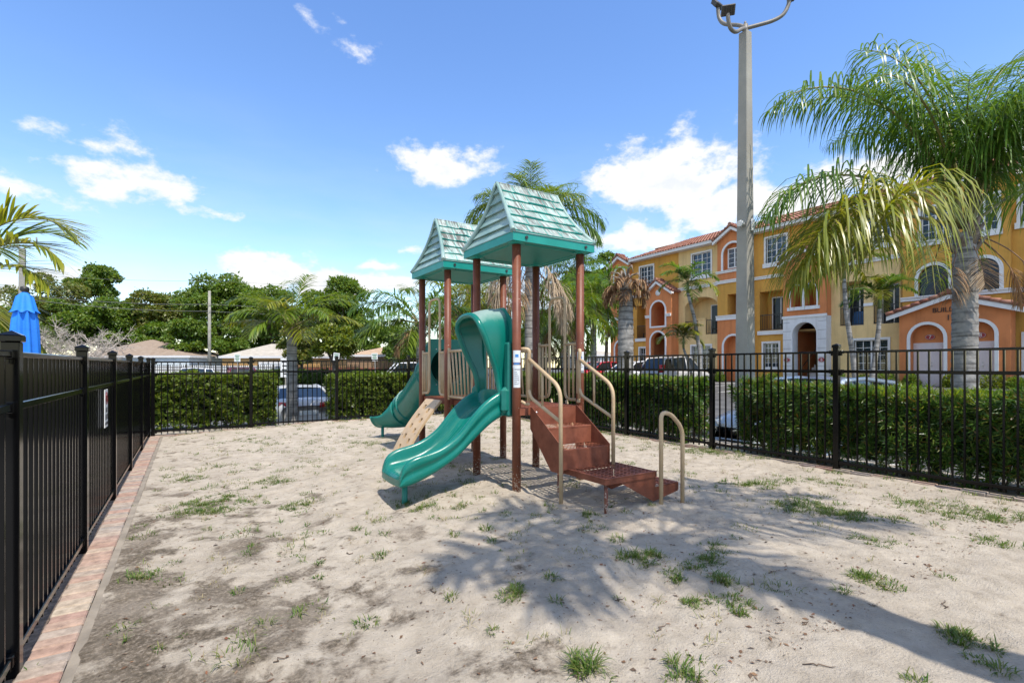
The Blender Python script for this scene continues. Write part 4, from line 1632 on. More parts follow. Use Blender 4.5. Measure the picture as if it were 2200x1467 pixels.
def hedge(name, label, x0, x1, y0, y1, z0, z1, mat_, dens_, leafL, leafW, seed, per=9, group=None, core=None, bumps=.05, new=None):
    """clipped hedge: whorls of leaves over the faces of a box plus twiggy filling"""
    r = np.random.default_rng(seed)
    t = thing(name, label, 'hedge', ((x0 + x1) / 2, (y0 + y1) / 2, z0), 0, group)
    cx, cy = (x0 + x1) / 2, (y0 + y1) / 2
    a, b, h = (x1 - x0) / 2, (y1 - y0) / 2, z1 - z0
    faces = [((1, 0, 0), 2 * b * h), ((-1, 0, 0), 2 * b * h), ((0, 1, 0), 2 * a * h), ((0, -1, 0), 2 * a * h), ((0, 0, 1), 4 * a * b)]
    Cs, Ns = [], []
    for nrm, area in faces:
        n = int(area * dens_)
        u, v = r.random(n) * 2 - 1, r.random(n) * 2 - 1
        nrm = np.array(nrm, float)
        if nrm[0]:
            P = np.stack([np.full(n, nrm[0] * a), u * b, (v + 1) / 2 * h], -1)
        elif nrm[1]:
            P = np.stack([u * a, np.full(n, nrm[1] * b), (v + 1) / 2 * h], -1)
        else:
            P = np.stack([u * a, v * b, np.full(n, h)], -1)
        w = VN((P[:, 0] + cx) * 2.2 + P[:, 2] * 1.3, (P[:, 1] + cy) * 2.2 + P[:, 2]) + .6 * VN((P[:, 0] + cx) * 6 + P[:, 2] * 5, (P[:, 1] + cy) * 6 - P[:, 2] * 3)
        depth = w * bumps * 2.2 - np.abs(r.normal(0, .05, n))
        keep = (P[:, 2] > .16) | (r.random(n) < .35)
        P = (P + nrm * depth[:, None])[keep]
        Cs.append(P)
        Ns.append(np.repeat(nrm[None], len(P), 0))
    C, Nn = np.concatenate(Cs), np.concatenate(Ns)
    n = len(C)
    ax = unit(Nn * .8 + rand_dirs(n, r) * .55 + np.array([0, 0, .55]))
    # whorl: leaves radiate around the shoot axis
    e1 = unit(np.cross(ax, rand_dirs(n, r)))
    e2 = np.cross(ax, e1)
    LV = []
    tone = r.random(n)
    for k in range(per):
        ang = 2 * PI * (k * .382 + r.random(n) * .12)
        lift = .25 + 1.0 * (k / per) + r.normal(0, .18, n)
        D = unit(e1 * np.cos(ang)[:, None] + e2 * np.sin(ang)[:, None] + ax * lift[:, None])
        base = C + ax * (leafL * .45 * k / per)
        L = leafL * (.65 + .6 * r.random(n)) * (1.0 if k < per * .7 else .75)
        v, _ = leaf_quads(base, D, unit(ax + rand_dirs(n, r) * .3), L, leafW * (.8 + .4 * r.random(n)))
        LV.append(v.reshape(n, 4, 3))
    V = np.stack(LV, 1).reshape(-1, 3)
    F = np.arange(len(V)).reshape(-1, 4)
    np_mesh('foliage', V, F, mat_, t)
    if new is not None:
        n = int(4 * a * b * dens_ * .55)
        C = np.stack([r.uniform(-a, a, n), r.uniform(-b, b, n), np.full(n, h)], -1)
        C[:, 2] += .05 * VN((C[:, 0] + cx) * 3, (C[:, 1] + cy) * 3) + r.normal(.01, .025, n)
        LV = []
        for k in range(7):
            ang = 2 * PI * (k * .382 + r.random(n) * .2)
            D = unit(np.stack([np.cos(ang), np.sin(ang), .9 + r.normal(0, .35, n)], -1))
            v, _ = leaf_quads(C, D, rand_dirs(n, r), leafL * .8 * (.6 + .7 * r.random(n)), leafW)
            LV.append(v.reshape(n, 4, 3))
        V = np.stack(LV, 1).reshape(-1, 3)
        np_mesh('new_growth', V, np.arange(len(V)).reshape(-1, 4), new, t)
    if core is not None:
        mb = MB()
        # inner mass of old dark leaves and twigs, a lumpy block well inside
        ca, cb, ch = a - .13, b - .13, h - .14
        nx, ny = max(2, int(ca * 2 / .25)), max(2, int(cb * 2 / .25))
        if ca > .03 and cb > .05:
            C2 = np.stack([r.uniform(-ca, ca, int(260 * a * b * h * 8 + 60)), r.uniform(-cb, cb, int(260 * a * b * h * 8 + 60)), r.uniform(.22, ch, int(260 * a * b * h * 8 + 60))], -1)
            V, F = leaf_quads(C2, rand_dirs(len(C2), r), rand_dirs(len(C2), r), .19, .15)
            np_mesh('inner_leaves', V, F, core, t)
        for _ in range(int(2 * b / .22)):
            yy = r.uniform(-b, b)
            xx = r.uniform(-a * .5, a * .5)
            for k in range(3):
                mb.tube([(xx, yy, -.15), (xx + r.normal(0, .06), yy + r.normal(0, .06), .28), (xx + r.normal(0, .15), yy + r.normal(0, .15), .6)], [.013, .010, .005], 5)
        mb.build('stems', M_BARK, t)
    return t


HEDGE_NARROW = leafmat('podocarpus_leaf', [(.022, .066, .011), (.048, .118, .018), (.08, .165, .026), (.036, .095, .015), (.13, .21, .032), (.065, .14, .02), (.028, .078, .012), (.20, .27, .05), (.18, .085, .025)], .36, .40, .5)
HEDGE_BROAD = leafmat('hedge_leaf', [(.04, .08, .010), (.085, .14, .016), (.15, .20, .025), (.06, .11, .013), (.24, .27, .035), (.11, .17, .018), (.07, .125, .013)], .4, .36, .45)
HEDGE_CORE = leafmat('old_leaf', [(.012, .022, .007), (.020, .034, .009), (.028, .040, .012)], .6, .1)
HEDGE_NEW = leafmat('new_leaf', [(.10, .19, .022), (.16, .24, .03), (.22, .27, .035), (.08, .15, .018)], .38, .45)
HEDGE_FAR = leafmat('far_hedge_leaf', [(.03, .06, .01), (.06, .11, .015), (.10, .15, .02), (.04, .085, .012)], .45, .25)

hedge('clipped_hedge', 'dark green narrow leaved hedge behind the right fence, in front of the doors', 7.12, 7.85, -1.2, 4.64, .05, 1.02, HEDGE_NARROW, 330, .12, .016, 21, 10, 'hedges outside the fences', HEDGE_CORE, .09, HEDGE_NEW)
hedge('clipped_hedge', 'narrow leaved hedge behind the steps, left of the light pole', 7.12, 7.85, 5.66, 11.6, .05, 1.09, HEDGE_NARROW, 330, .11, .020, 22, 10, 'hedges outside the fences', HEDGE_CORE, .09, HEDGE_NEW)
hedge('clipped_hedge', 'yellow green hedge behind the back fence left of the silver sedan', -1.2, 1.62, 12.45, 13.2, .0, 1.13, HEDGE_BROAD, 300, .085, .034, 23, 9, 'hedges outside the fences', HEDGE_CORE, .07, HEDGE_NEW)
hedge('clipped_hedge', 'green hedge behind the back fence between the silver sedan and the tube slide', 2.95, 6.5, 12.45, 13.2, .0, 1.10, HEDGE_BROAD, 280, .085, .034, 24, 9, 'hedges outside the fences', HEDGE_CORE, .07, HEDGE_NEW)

# ------------------------------------------------------------------ palms
def trunkmat():
    """grey trunk with dark leaf-scar rings"""
    m = mat('palm_trunk', (.19, .18, .168), .9, .35, 6, .8, 26, col2=(.34, .325, .30))
    t = m.node_tree
    b = t.nodes['Principled BSDF']
    src = b.inputs['Base Color'].links[0].from_socket
    tc = N(t, 'ShaderNodeTexCoord')
    mp = N(t, 'ShaderNodeMapping')
    mp.inputs['Scale'].default_value = (1.2, 1.2, 17)
    t.links.new(tc.outputs['Object'], mp.inputs[0])
    n = N(t, 'ShaderNodeTexNoise', i_Scale=1.0, i_Detail=3.0, i_Roughness=.5)
    t.links.new(mp.outputs[0], n.inputs['Vector'])
    k = ramp(t, n.outputs[0], [(.36, (.38, .37, .36)), (.50, (1, 1, 1)), (.7, (1.1, 1.1, 1.1))])
    t.links.new(mixc(t, 1.0, src, k, 'MULTIPLY'), b.inputs['Base Color'])
    return m


M_PTRUNK = trunkmat()
M_PBOOT = mat('palm_boot', (.13, .095, .07), .9, .45, 12, .8, 40, col2=(.30, .24, .185))
M_STALK = mat('frond_stalk', (.17, .13, .05), .5, .3, 8, col2=(.22, .22, .06))
M_STALKD = mat('dead_stalk', (.20, .11, .06), .7, .3, 8)
FR_GREEN = leafmat('queen_palm_leaflet', [(.05, .12, .018), (.09, .18, .026), (.14, .24, .034), (.065, .145, .022), (.19, .27, .04)], .34, .38, .55)
FR_YEL = leafmat('yellowing_leaflet', [(.11, .15, .018), (.20, .23, .025), (.29, .29, .03), (.15, .19, .022), (.36, .33, .05)], .34, .35, .5)
FR_MID = leafmat('light_green_leaflet', [(.075, .15, .016), (.13, .20, .022), (.20, .26, .028), (.10, .175, .02)], .32, .36, .55)
FR_DEAD = leafmat('dead_leaflet', [(.22, .12, .06), (.30, .18, .09), (.36, .26, .15), (.17, .085, .04)], .7, .15, .2)
FR_STRAW = leafmat('straw_leaflet', [(.40, .31, .21), (.48, .39, .28), (.33, .25, .17), (.27, .20, .13)], .7, .15, .2)


def frond_mesh(L, elev, bend, nl, ll, lw, droop, seed, plume=.5, start=.18, power=1.35, twist=0.0, taper=.55, fwd=(.35, .75)):
    """one pinnate frond leaving the origin along +x; leaflets hang by gravity"""
    r = np.random.default_rng(seed)
    ns = 18
    ts = np.linspace(0, 1, ns + 1)
    ang = elev - bend * ts ** power
    px_ = np.concatenate([[0], np.cumsum(np.cos(ang[:-1]) * L / ns)])
    pz_ = np.concatenate([[0], np.cumsum(np.sin(ang[:-1]) * L / ns)])
    py_ = twist * L * ts ** 2
    mb = MB()
    mb.tube([(px_[i], py_[i], pz_[i]) for i in range(0, ns + 1, 1)], [max(.0035, .022 * (1 - t) ** .8 * L / 2.6 + .002) for t in ts], 5)
    Vr, Fr = np.array(mb.v), [f for f in mb.f if len(f) == 4]
    t = start + (1 - start) * (np.arange(nl) + .5) / nl
    Vs = []
    for side in (-1, 1):
        tt = np.clip(t + r.normal(0, .006, nl), start, .999)
        bx, by, bz = np.interp(tt, ts, px_), np.interp(tt, ts, py_), np.interp(tt, ts, pz_)
        a = np.interp(tt, ts, ang)
        T = np.stack([np.cos(a), np.zeros(nl), np.sin(a)], -1)
        U = np.stack([-np.sin(a), np.zeros(nl), np.cos(a)], -1)
        S = np.stack([np.zeros(nl), np.full(nl, side * 1.0), np.zeros(nl)], -1)
        fw = fwd[0] + fwd[1] * tt + r.normal(0, .12, nl)
        upw = .12 + plume * r.normal(0, .8, nl)
        D = unit(S + T * fw[:, None] + U * upw[:, None])
        prof = np.sin(PI * np.clip((tt - start) / (1 - start), 0, 1) ** .75 * .86 + .32) ** taper
        ln = ll * prof * (.8 + .35 * r.random(nl))
        dr = droop * (.65 + .7 * r.random(nl))
        p = np.stack([bx, by, bz], -1)
        W = np.cross(D, np.array([0, 0, 1.0]))
        W = unit(W + 1e-6)
        rows = []
        K = 4
        d = D.copy()
        for k in range(K + 1):
            f = k / K
            w = lw * (np.array([.55, 1, .95, .7, .06])[k]) * (.75 + .25 * prof)
            rows.append(p - W * w[:, None] * .5)
            rows.append(p + W * w[:, None] * .5)
            p = p + d * (ln / K)[:, None]
            d = unit(d + np.array([0, 0, -1.0]) * (dr * (.35 + .75 * f))[:, None])
        Vs.append(np.stack(rows, 1))
    Vl = np.concatenate(Vs, 0)
    m = len(Vl)
    q = np.array([[2 * k, 2 * k + 1, 2 * k + 3, 2 * k + 2] for k in range(4)])
    Fl = (np.arange(m)[:, None, None] * 10 + q[None]).reshape(-1, 4)
    V = np.concatenate([Vr, Vl.reshape(-1, 3)])
    F = np.concatenate([np.array(Fr), Fl + len(Vr)])
    mi = np.concatenate([np.zeros(len(Fr)), np.ones(len(Fl))])
    return V, F, mi


FCACHE = {}


def frond(parent, z, azd, L, elev, bend, leafm, stalk=None, nl=60, ll=.5, lw=.022, droop=.5, plume=.5, start=.18, seed=None, name='frond', off=0.0, power=1.35, twist=0., scale=1.0, taper=.55, fwd=(.35, .75)):
    key = (L, round(elev, 2), round(bend, 2), leafm.name, nl, ll, lw, droop, plume, start, seed, power, twist, taper, fwd)
    stalk = stalk or M_STALK
    if key not in FCACHE:
        V, F, mi = frond_mesh(L, R(elev), R(bend), nl, ll, lw, droop, seed or random.randrange(9999), plume, start, power, twist, taper, fwd)
        o = np_mesh(name, V, F, [stalk, leafm], parent, mi)
        FCACHE[key] = o.data
    else:
        o = link(name, FCACHE[key], parent)
    a = R(azd)
    o.location = (off * math.cos(a), off * math.sin(a), z)
    o.rotation_euler = (0, 0, a)
    o.scale = (scale,) * 3
    return o


def ringed_trunk(parent, pts, rads, mat_=None, rings=26, name='trunk', n=16, amp=.035):
    P = [Vector(p) for p in pts]
    mb = MB()
    out, rr = [], []
    segs = len(P) - 1
    for i in range(rings * 3 + 1):
        f = i / (rings * 3) * segs
        k = min(segs - 1, int(f))
        g = f - k
        out.append(P[k].lerp(P[k + 1], g))
        r0 = rads[k] + (rads[k + 1] - rads[k]) * g
        rr.append(r0 * (1 + (amp if i % 3 == 0 else (-amp * .5))))
    mb.tube(out, rr, n)
    return mb.build(name, mat_ or M_PTRUNK, parent)


VIEW = 90 - 32.7                 # compass: world angle of the view axis; screen right is VIEW-90


def scr(deg):
    """screen bearing: 0 right, 90 away, 180 left, 270 towards the camera -> world degrees"""
    return VIEW - 90 + deg


def queen_palm(label, px, Y, z0, zc, rb, rt, specs, group='queen palms', boots=10, lean=(0, 0), cat='palm tree'):
    """specs: (screen bearing, length, elev, bend, material, options)"""
    x, y = PX(px, Y)
    t = thing('palm_tree', label, cat, (x, y, z0), 0, group)
    h = zc - z0
    top = Vector((lean[0], lean[1], h))
    ringed_trunk(t, [(0, 0, -.4), (lean[0] * .3, lean[1] * .3, h * .35), (lean[0] * .7, lean[1] * .7, h * .7), (top.x, top.y, h - .12)], [rb * 1.12, rb, (rb + rt) / 2, rt])
    if boots:
        mb = MB()
        rr_ = random.Random(int(px))
        for k in range(boots):
            a = k * 2.4
            zb = h - .55 * rb / .21 + .5 * rb / .21 * k / boots
            e = R(58 + 20 * k / boots)
            l = rr_.uniform(.22, .42) * rb / .21
            d = Vector((math.cos(a) * math.cos(e), math.sin(a) * math.cos(e), math.sin(e)))
            p = Vector((top.x + math.cos(a) * rt * .8, top.y + math.sin(a) * rt * .8, zb))
            mb.tube([p - d * .1, p + d * l * .5, p + d * l + Vector((math.cos(a), math.sin(a), 0)) * .04], [rt * .42, rt * .30, rt * .10], 7, flat=.6)
        mb.build('leaf_bases', M_PBOOT, t)
    for s in specs:
        b_, L, el, bd, m_ = s[:5]
        kw = dict(s[5]) if len(s) > 5 else {}
        o = frond(t, h + kw.pop('dz', 0), scr(b_), L, el, bd, m_, off=kw.pop('off', rt * .5), **kw)
        o.location.x += top.x
        o.location.y += top.y
    return t


def rnd_specs(n, L, m_list, seed, emin=-15, emax=75, bend=80, nl=46, ll=.45, lw=.03, droop=.55, kinds=5, plume=.5, names=None):
    r = random.Random(seed)
    out = []
    for i in range(n):
        f = i / max(1, n - 1)
        el = emin + (emax - emin) * f
        k = i % kinds
        el = round(el / 15) * 15
        out.append((i * 137.5 + r.uniform(-12, 12), L, el, bend, m_list[0] if f > .3 else m_list[-1], dict(nl=nl, ll=ll, lw=lw, droop=droop, seed=seed * 10 + k, plume=plume, scale=r.uniform(.85, 1.1))))
    return out


# tall palm at the right, with its shaggy crown above the hedge
B = dict(nl=74, ll=1.10, lw=.028, droop=1.7, plume=.55, power=1.9, fwd=(.15, .45), start=.27)
big = [(178, 4.7, 70, 124, FR_GREEN, dict(B, seed=1)), (165, 4.1, 76, 108, FR_GREEN, dict(B, seed=2)), (205, 3.9, 70, 118, FR_GREEN, dict(B, seed=3)),
       (182, 3.9, 34, 104, FR_GREEN, dict(B, seed=4, start=.38)), (208, 3.3, 22, 116, FR_YEL, dict(B, seed=5, ll=1.7, nl=84, lw=.034, start=.46)), (193, 3.7, 20, 110, FR_YEL, dict(B, seed=25, ll=1.55, nl=84, lw=.034, start=.44)), (184, 3.5, 12, 100, FR_YEL, dict(B, seed=29, start=.42, ll=1.4)),
       (120, 3.5, 76, 95, FR_GREEN, dict(B, seed=6)), (75, 4.1, 76, 88, FR_GREEN, dict(B, seed=7)), (40, 4.2, 76, 92, FR_GREEN, dict(B, seed=8)), (8, 4.6, 72, 100, FR_GREEN, dict(B, seed=9)),
       (335, 3.2, 72, 96, FR_GREEN, dict(B, seed=10)), (300, 2.5, 78, 88, FR_GREEN, dict(B, seed=11)), (262, 2.2, 85, 92, FR_GREEN, dict(B, seed=12)), (14, 3.4, 34, 70, FR_MID, dict(B, seed=13)),
       (60, 2.8, 12, 82, FR_MID, dict(B, seed=15)), (90, 3.8, 86, 40, FR_GREEN, dict(B, seed=17)), (352, 4.2, 80, 86, FR_GREEN, dict(B, seed=18)),
       (285, 2.5, 85, 84, FR_GREEN, dict(B, seed=19)), (195, 4.0, 82, 104, FR_GREEN, dict(B, seed=20)), (130, 3.9, 84, 76, FR_GREEN, dict(B, seed=26)), (25, 4.3, 82, 74, FR_GREEN, dict(B, seed=27)), (230, 2.7, 82, 96, FR_GREEN, dict(B, seed=28)),
       (262, .78, -62, 26, FR_STRAW, dict(nl=44, ll=.36, lw=.022, droop=.10, plume=.2, start=.28, seed=21, stalk=M_STALKD, name='dead_frond', dz=-.38, off=.20)),
       (318, 1.25, -34, 58, FR_DEAD, dict(nl=70, ll=.55, lw=.012, droop=.9, plume=.3, start=.55, seed=22, stalk=M_STALKD, name='dead_frond', dz=-.2, off=.20)),
       (212, 1.2, -50, 42, FR_DEAD, dict(nl=55, ll=.48, lw=.012, droop=.9, plume=.3, start=.5, seed=23, stalk=M_STALKD, name='dead_frond', dz=-.22, off=.18)),
       (340, 1.3, -45, 45, FR_DEAD, dict(nl=60, ll=.5, lw=.012, droop=.9, plume=.3, start=.5, seed=24, stalk=M_STALKD, name='dead_frond', dz=-.22, off=.2))]
queen_palm('tall queen palm with thick ringed grey trunk in front of the double doors', 2073, 8.7, -.1, 3.78, .185, .165, big, boots=16)

# palm that stands behind the photographer's right shoulder and shades the sand
SHP = dict(nl=64, ll=.75, lw=.034, droop=.8, plume=1.0)
sh = thing('palm_tree', 'queen palm beside the camera whose shadow lies across the foreground sand', 'palm tree', (3.02, -1.15, 0), 0, 'queen palms')
ringed_trunk(sh, [(0, 0, -.3), (-.02, 0, 3.4), (-.08, .02, 7.0)], [.22, .19, .17])
for i, (a, L, el, bd) in enumerate([(118, 1.5, 50, 115), (66, 1.6, 45, 110), (158, 1.8, 26, 100), (184, 1.4, 30, 110), (28, 2.4, 30, 95), (6, 2.6, 34, 100), (346, 2.2, 26, 95), (270, 1.4, 60, 105)]):
    frond(sh, 7.0, a, L, el, bd, FR_GREEN, seed=40 + i, off=.08, **SHP)

# small young queen palm in the gap of the back hedge
Cc = dict(nl=44, ll=.60, lw=.042, droop=.48, plume=.28)
young = [(178, 1.75, 12, 26, FR_YEL, dict(Cc, seed=61, droop=.65, ll=.55)), (4, 1.75, 26, 62, FR_YEL, dict(Cc, seed=62, droop=.42, ll=.5)), (150, 1.7, 62, 82, FR_MID, dict(Cc, seed=63)), (110, 1.7, 78, 60, FR_GREEN, dict(Cc, seed=64)), (40, 1.8, 64, 80, FR_MID, dict(Cc, seed=65)),
         (75, 1.6, 82, 40, FR_MID, dict(Cc, seed=66)), (262, 1.25, 66, 110, FR_YEL, dict(Cc, seed=67)), (285, 1.3, 48, 112, FR_MID, dict(Cc, seed=68)), (215, 1.55, 40, 90, FR_MID, dict(Cc, seed=69)), (328, 1.6, 40, 90, FR_MID, dict(Cc, seed=70)), (190, 1.7, 58, 90, FR_MID, dict(Cc, seed=71)), (20, 1.75, 58, 85, FR_MID, dict(Cc, seed=72)), (240, 1.3, 20, 95, FR_MID, dict(Cc, seed=73)), (305, 1.3, 15, 90, FR_YEL, dict(Cc, seed=74))]
queen_palm('short queen palm with yellowing fronds standing over the silver sedan', 627, 13.1, -.3, 2.42, .135, .12, young, boots=12)

# palm with the hanging orange frond left of the far tower
P2 = rnd_specs(15, 2.3, [FR_GREEN, FR_MID], 8, -10, 75, 92, 54, .65, .042, .62)
P2 += [(196, 2.5, 46, 98, FR_GREEN, dict(nl=70, ll=.62, lw=.03, droop=.55, seed=81)), (186, 2.2, 12, 62, FR_MID, dict(nl=70, ll=.6, lw=.03, droop=.55, seed=82)), (205, 1.3, -35, 50, FR_DEAD, dict(nl=60, ll=.5, lw=.02, droop=.8, seed=83, start=.3, stalk=M_STALKD, name='dead_frond'))]
queen_palm('queen palm with one hanging orange dead frond left of the far tower', 905, 16.5, -.7, 2.75, .17, .15, P2, boots=10)

# very tall palm behind the play structure with a skirt of dead fronds
P3 = [(186, 2.4, 52, 118, FR_MID, dict(nl=70, ll=1.0, lw=.034, droop=1.2, seed=91)), (172, 2.0, 70, 110, FR_GREEN, dict(nl=62, ll=.9, lw=.024, droop=.6, seed=92)), (90, 2.3, 80, 50, FR_MID, dict(nl=70, ll=.8, lw=.03, droop=.4, seed=93)), (270, 2.1, 80, 60, FR_MID, dict(nl=80, ll=.8, lw=.03, droop=.4, seed=94)),
      (35, 3.0, 66, 62, FR_GREEN, dict(nl=55, ll=.75, lw=.016, droop=.5, seed=95)), (0, 2.9, 46, 116, FR_GREEN, dict(nl=76, ll=1.0, lw=.034, droop=1.2, seed=96)), (350, 2.6, 24, 96, FR_GREEN, dict(nl=76, ll=1.0, lw=.034, droop=1.2, seed=97)), (120, 2.1, 74, 80, FR_GREEN, dict(nl=62, ll=.8, lw=.026, droop=.5, seed=98)), (300, 1.9, 68, 100, FR_MID, dict(nl=62, ll=.8, lw=.026, droop=.5, seed=99)), (230, 1.9, 66, 100, FR_GREEN, dict(nl=62, ll=.8, lw=.026, droop=.5, seed=100))]
P3 += [(q_, 2.2, e_, 96, FR_MID, dict(nl=66, ll=.9, lw=.032, droop=.9, seed=140 + q_ % 7)) for q_, e_ in ((205, 60), (150, 66), (60, 62), (330, 58), (250, 74), (20, 72), (195, 34), (285, 52))]
for i, (b_, m_) in enumerate([(180, FR_STRAW), (200, FR_STRAW), (225, FR_DEAD), (250, FR_DEAD), (150, FR_STRAW), (330, FR_STRAW), (350, FR_STRAW), (10, FR_STRAW), (60, FR_DEAD), (110, FR_STRAW), (190, FR_DEAD), (0, FR_STRAW)]):
    P3.append((b_, 2.5, -38 - 4 * (i % 3), 50, m_, dict(nl=64, ll=.8, lw=.02, droop=1.1, seed=110 + i % 4, start=.25, stalk=M_STALKD, name='dead_frond', dz=-.5 - .28 * (i % 4))))
queen_palm('tallest palm, rising behind the near tower with a skirt of straw coloured dead fronds', 1138, 17.0, -.4, 6.1, .17, .15, P3, boots=10)

# group to the right of the play structure
for px, Y, zc, lab, sd, m_ in [(1212, 20, 3.5, 'queen palm with light green drooping fronds seen through the right-hand hoop rail', 12, FR_MID), (1275, 23, 4.4, 'slender queen palm with white banded trunk left of the dead trunk', 13, FR_GREEN),
                               (1232, 26, 6.2, 'feathery dark queen palm crown behind the near tower post', 14, FR_GREEN), (985, 21, 3.6, 'yellow green queen palm seen between the two towers', 15, FR_YEL), (1040, 24, 4.2, 'light green queen palm seen between the two tower roofs', 16, FR_MID),
                               (1165, 28, 3.2, 'low queen palm behind the far handrail', 17, FR_MID)]:
    sp_ = rnd_specs(20, 2.2, [m_, FR_MID if m_ is not FR_YEL else FR_YEL], sd, -30, 80, 95, 50, .72, .045, .6)
    sp_ += [(b_, 1.6, -42, 46, FR_DEAD, dict(nl=44, ll=.6, lw=.03, droop=1.0, seed=sd * 10 + 8, start=.3, stalk=M_STALKD, name='dead_frond', dz=-.25)) for b_ in (20, 160, 250, 300)]
    queen_palm(lab, px, Y, -.3, zc, .15, .13, sp_, boots=8)

# headless trunk with a mop of brown dead leaves
x, y = PX(1344, 16)
dt = thing('dead_palm', 'thick grey palm trunk with only a brown mop of dead fronds', 'palm tree', (x, y, -.2), 0)
ringed_trunk(dt, [(0, 0, -.3), (0, 0, 1.6), (.01, 0, 3.0), (.03, 0, 4.35)], [.26, .25, .235, .17])
mb = MB()
rr_ = random.Random(4)
for k in range(16):
    a = k * 2.4
    e = R(rr_.uniform(35, 80))
    p = Vector((math.cos(a) * .1, math.sin(a) * .1, 3.9 + .035 * k))
    d = Vector((math.cos(a) * math.cos(e), math.sin(a) * math.cos(e), math.sin(e)))
    mb.tube([p, p + d * .2, p + d * .34 + Vector((math.cos(a) * .12, math.sin(a) * .12, -.05)), p + d * .36 + Vector((math.cos(a) * .2, math.sin(a) * .2, -.3))], [.06, .05, .035, .01], 6, flat=.6)
mb.build('leaf_bases', M_PBOOT, dt)
for k in range(16):
    frond(dt, 4.2 - .3 * (k % 3) * .5, k * 67, .75, 25 - 10 * (k % 3), 120, FR_DEAD, M_STALKD, nl=34, ll=.36, lw=.035, droop=1.0, seed=130 + k % 5, start=.15, name='dead_frond', off=.14)


# slim ringed palms with crownshafts in front of the building
def slim_palm(label, px, Y, z0, pts, L, n, m_, seed, r0=.09):
    x, y = PX(px, Y)
    t = thing('palm_tree', label, 'palm tree', (x, y, z0), 0, 'slim palms in front of the apartments')
    P = []
    for (dx, z) in pts:                    # dx: screen-right offset in metres
        P.append((CH * dx, -SH * dx, z))
    ringed_trunk(t, P, [r0 * (1.25 - .45 * i / (len(P) - 1)) for i in range(len(P))], None, 22, n=10)
    top = P[-1]
    MB().tube([top, (top[0], top[1], top[2] + .35), (top[0], top[1], top[2] + .6)], [r0 * .85, r0 * .75, r0 * .3], 10).build('crownshaft', mat('crownshaft_green', (.13, .17, .05), .5, .3, 8), t)
    r = random.Random(seed)
    for i in range(n):
        el = [62, 45, 28, 70, 12, 50][i % 6]
        o = frond(t, top[2] + .5, i * 137.5 + seed * 31, L, el, 95, m_ if i % 4 else FR_YEL, nl=40, ll=.55, lw=.055, droop=.30, plume=.22, seed=seed * 20 + i % 6, start=.12, scale=r.uniform(.85, 1.1))
        o.location.x += top[0]
        o.location.y += top[1]
    return t


slim_palm('slim leaning palm in front of the arched balcony', 1505, 24.5, .3, [(0, -.3), (-.05, 1.8), (-.3, 3.4), (-.62, 4.6)], 1.75, 12, FR_GREEN, 3)
slim_palm('small yellowish palm below the arched balcony', 1492, 25.0, .3, [(0, -.3), (-.2, .9), (-.55, 1.95)], 1.35, 10, FR_YEL, 4, .07)
slim_palm('slim palm leaning left beside the white stair arch', 1842, 20.5, .3, [(0, -.3), (-.2, 1.6), (-.45, 3.2), (-.55, 4.6)], 1.6, 11, FR_MID, 5)
slim_palm('slim palm leaning right beside the double window', 1866, 20.7, .3, [(0, -.3), (.25, 1.2), (.42, 2.6), (.46, 3.4)], 1.6, 11, FR_GREEN, 6)

# palm just outside the left edge
x, y = PX(-75, 7.2)
lp = thing('palm_tree', 'palm with stiff yellow green fronds at the left edge above the fence', 'palm tree', (x, y, 0), 0, None)
ringed_trunk(lp, [(0, 0, -.2), (0, 0, 1.4), (0, 0, 2.75)], [.15, .13, .11])
for (b_, L, el, bd, m_, zz, sd) in [(6, 1.62, 52, 104, FR_YEL, 3.02, 1), (356, 1.62, 36, 92, FR_YEL, 2.82, 2), (350, 1.5, 20, 70, FR_YEL, 2.66, 11), (4, 1.35, -18, 46, FR_YEL, 2.30, 3), (352, 1.3, -34, 44, FR_YEL, 2.25, 4), (330, 1.4, 0, 60, FR_YEL, 2.5, 5), (60, 1.5, 60, 80, FR_MID, 2.8, 6), (120, 1.5, 50, 80, FR_MID, 2.8, 7), (200, 1.5, 50, 80, FR_MID, 2.8, 8), (270, 1.4, 60, 90, FR_MID, 2.8, 9), (14, 1.5, -48, 36, FR_MID, 2.15, 10)]:
    frond(lp, zz, scr(b_), L, el, bd, m_, nl=36, ll=.80, lw=.040, droop=.20, plume=.16, seed=160 + sd, start=.12, off=.06, fwd=(.7, 1.1))

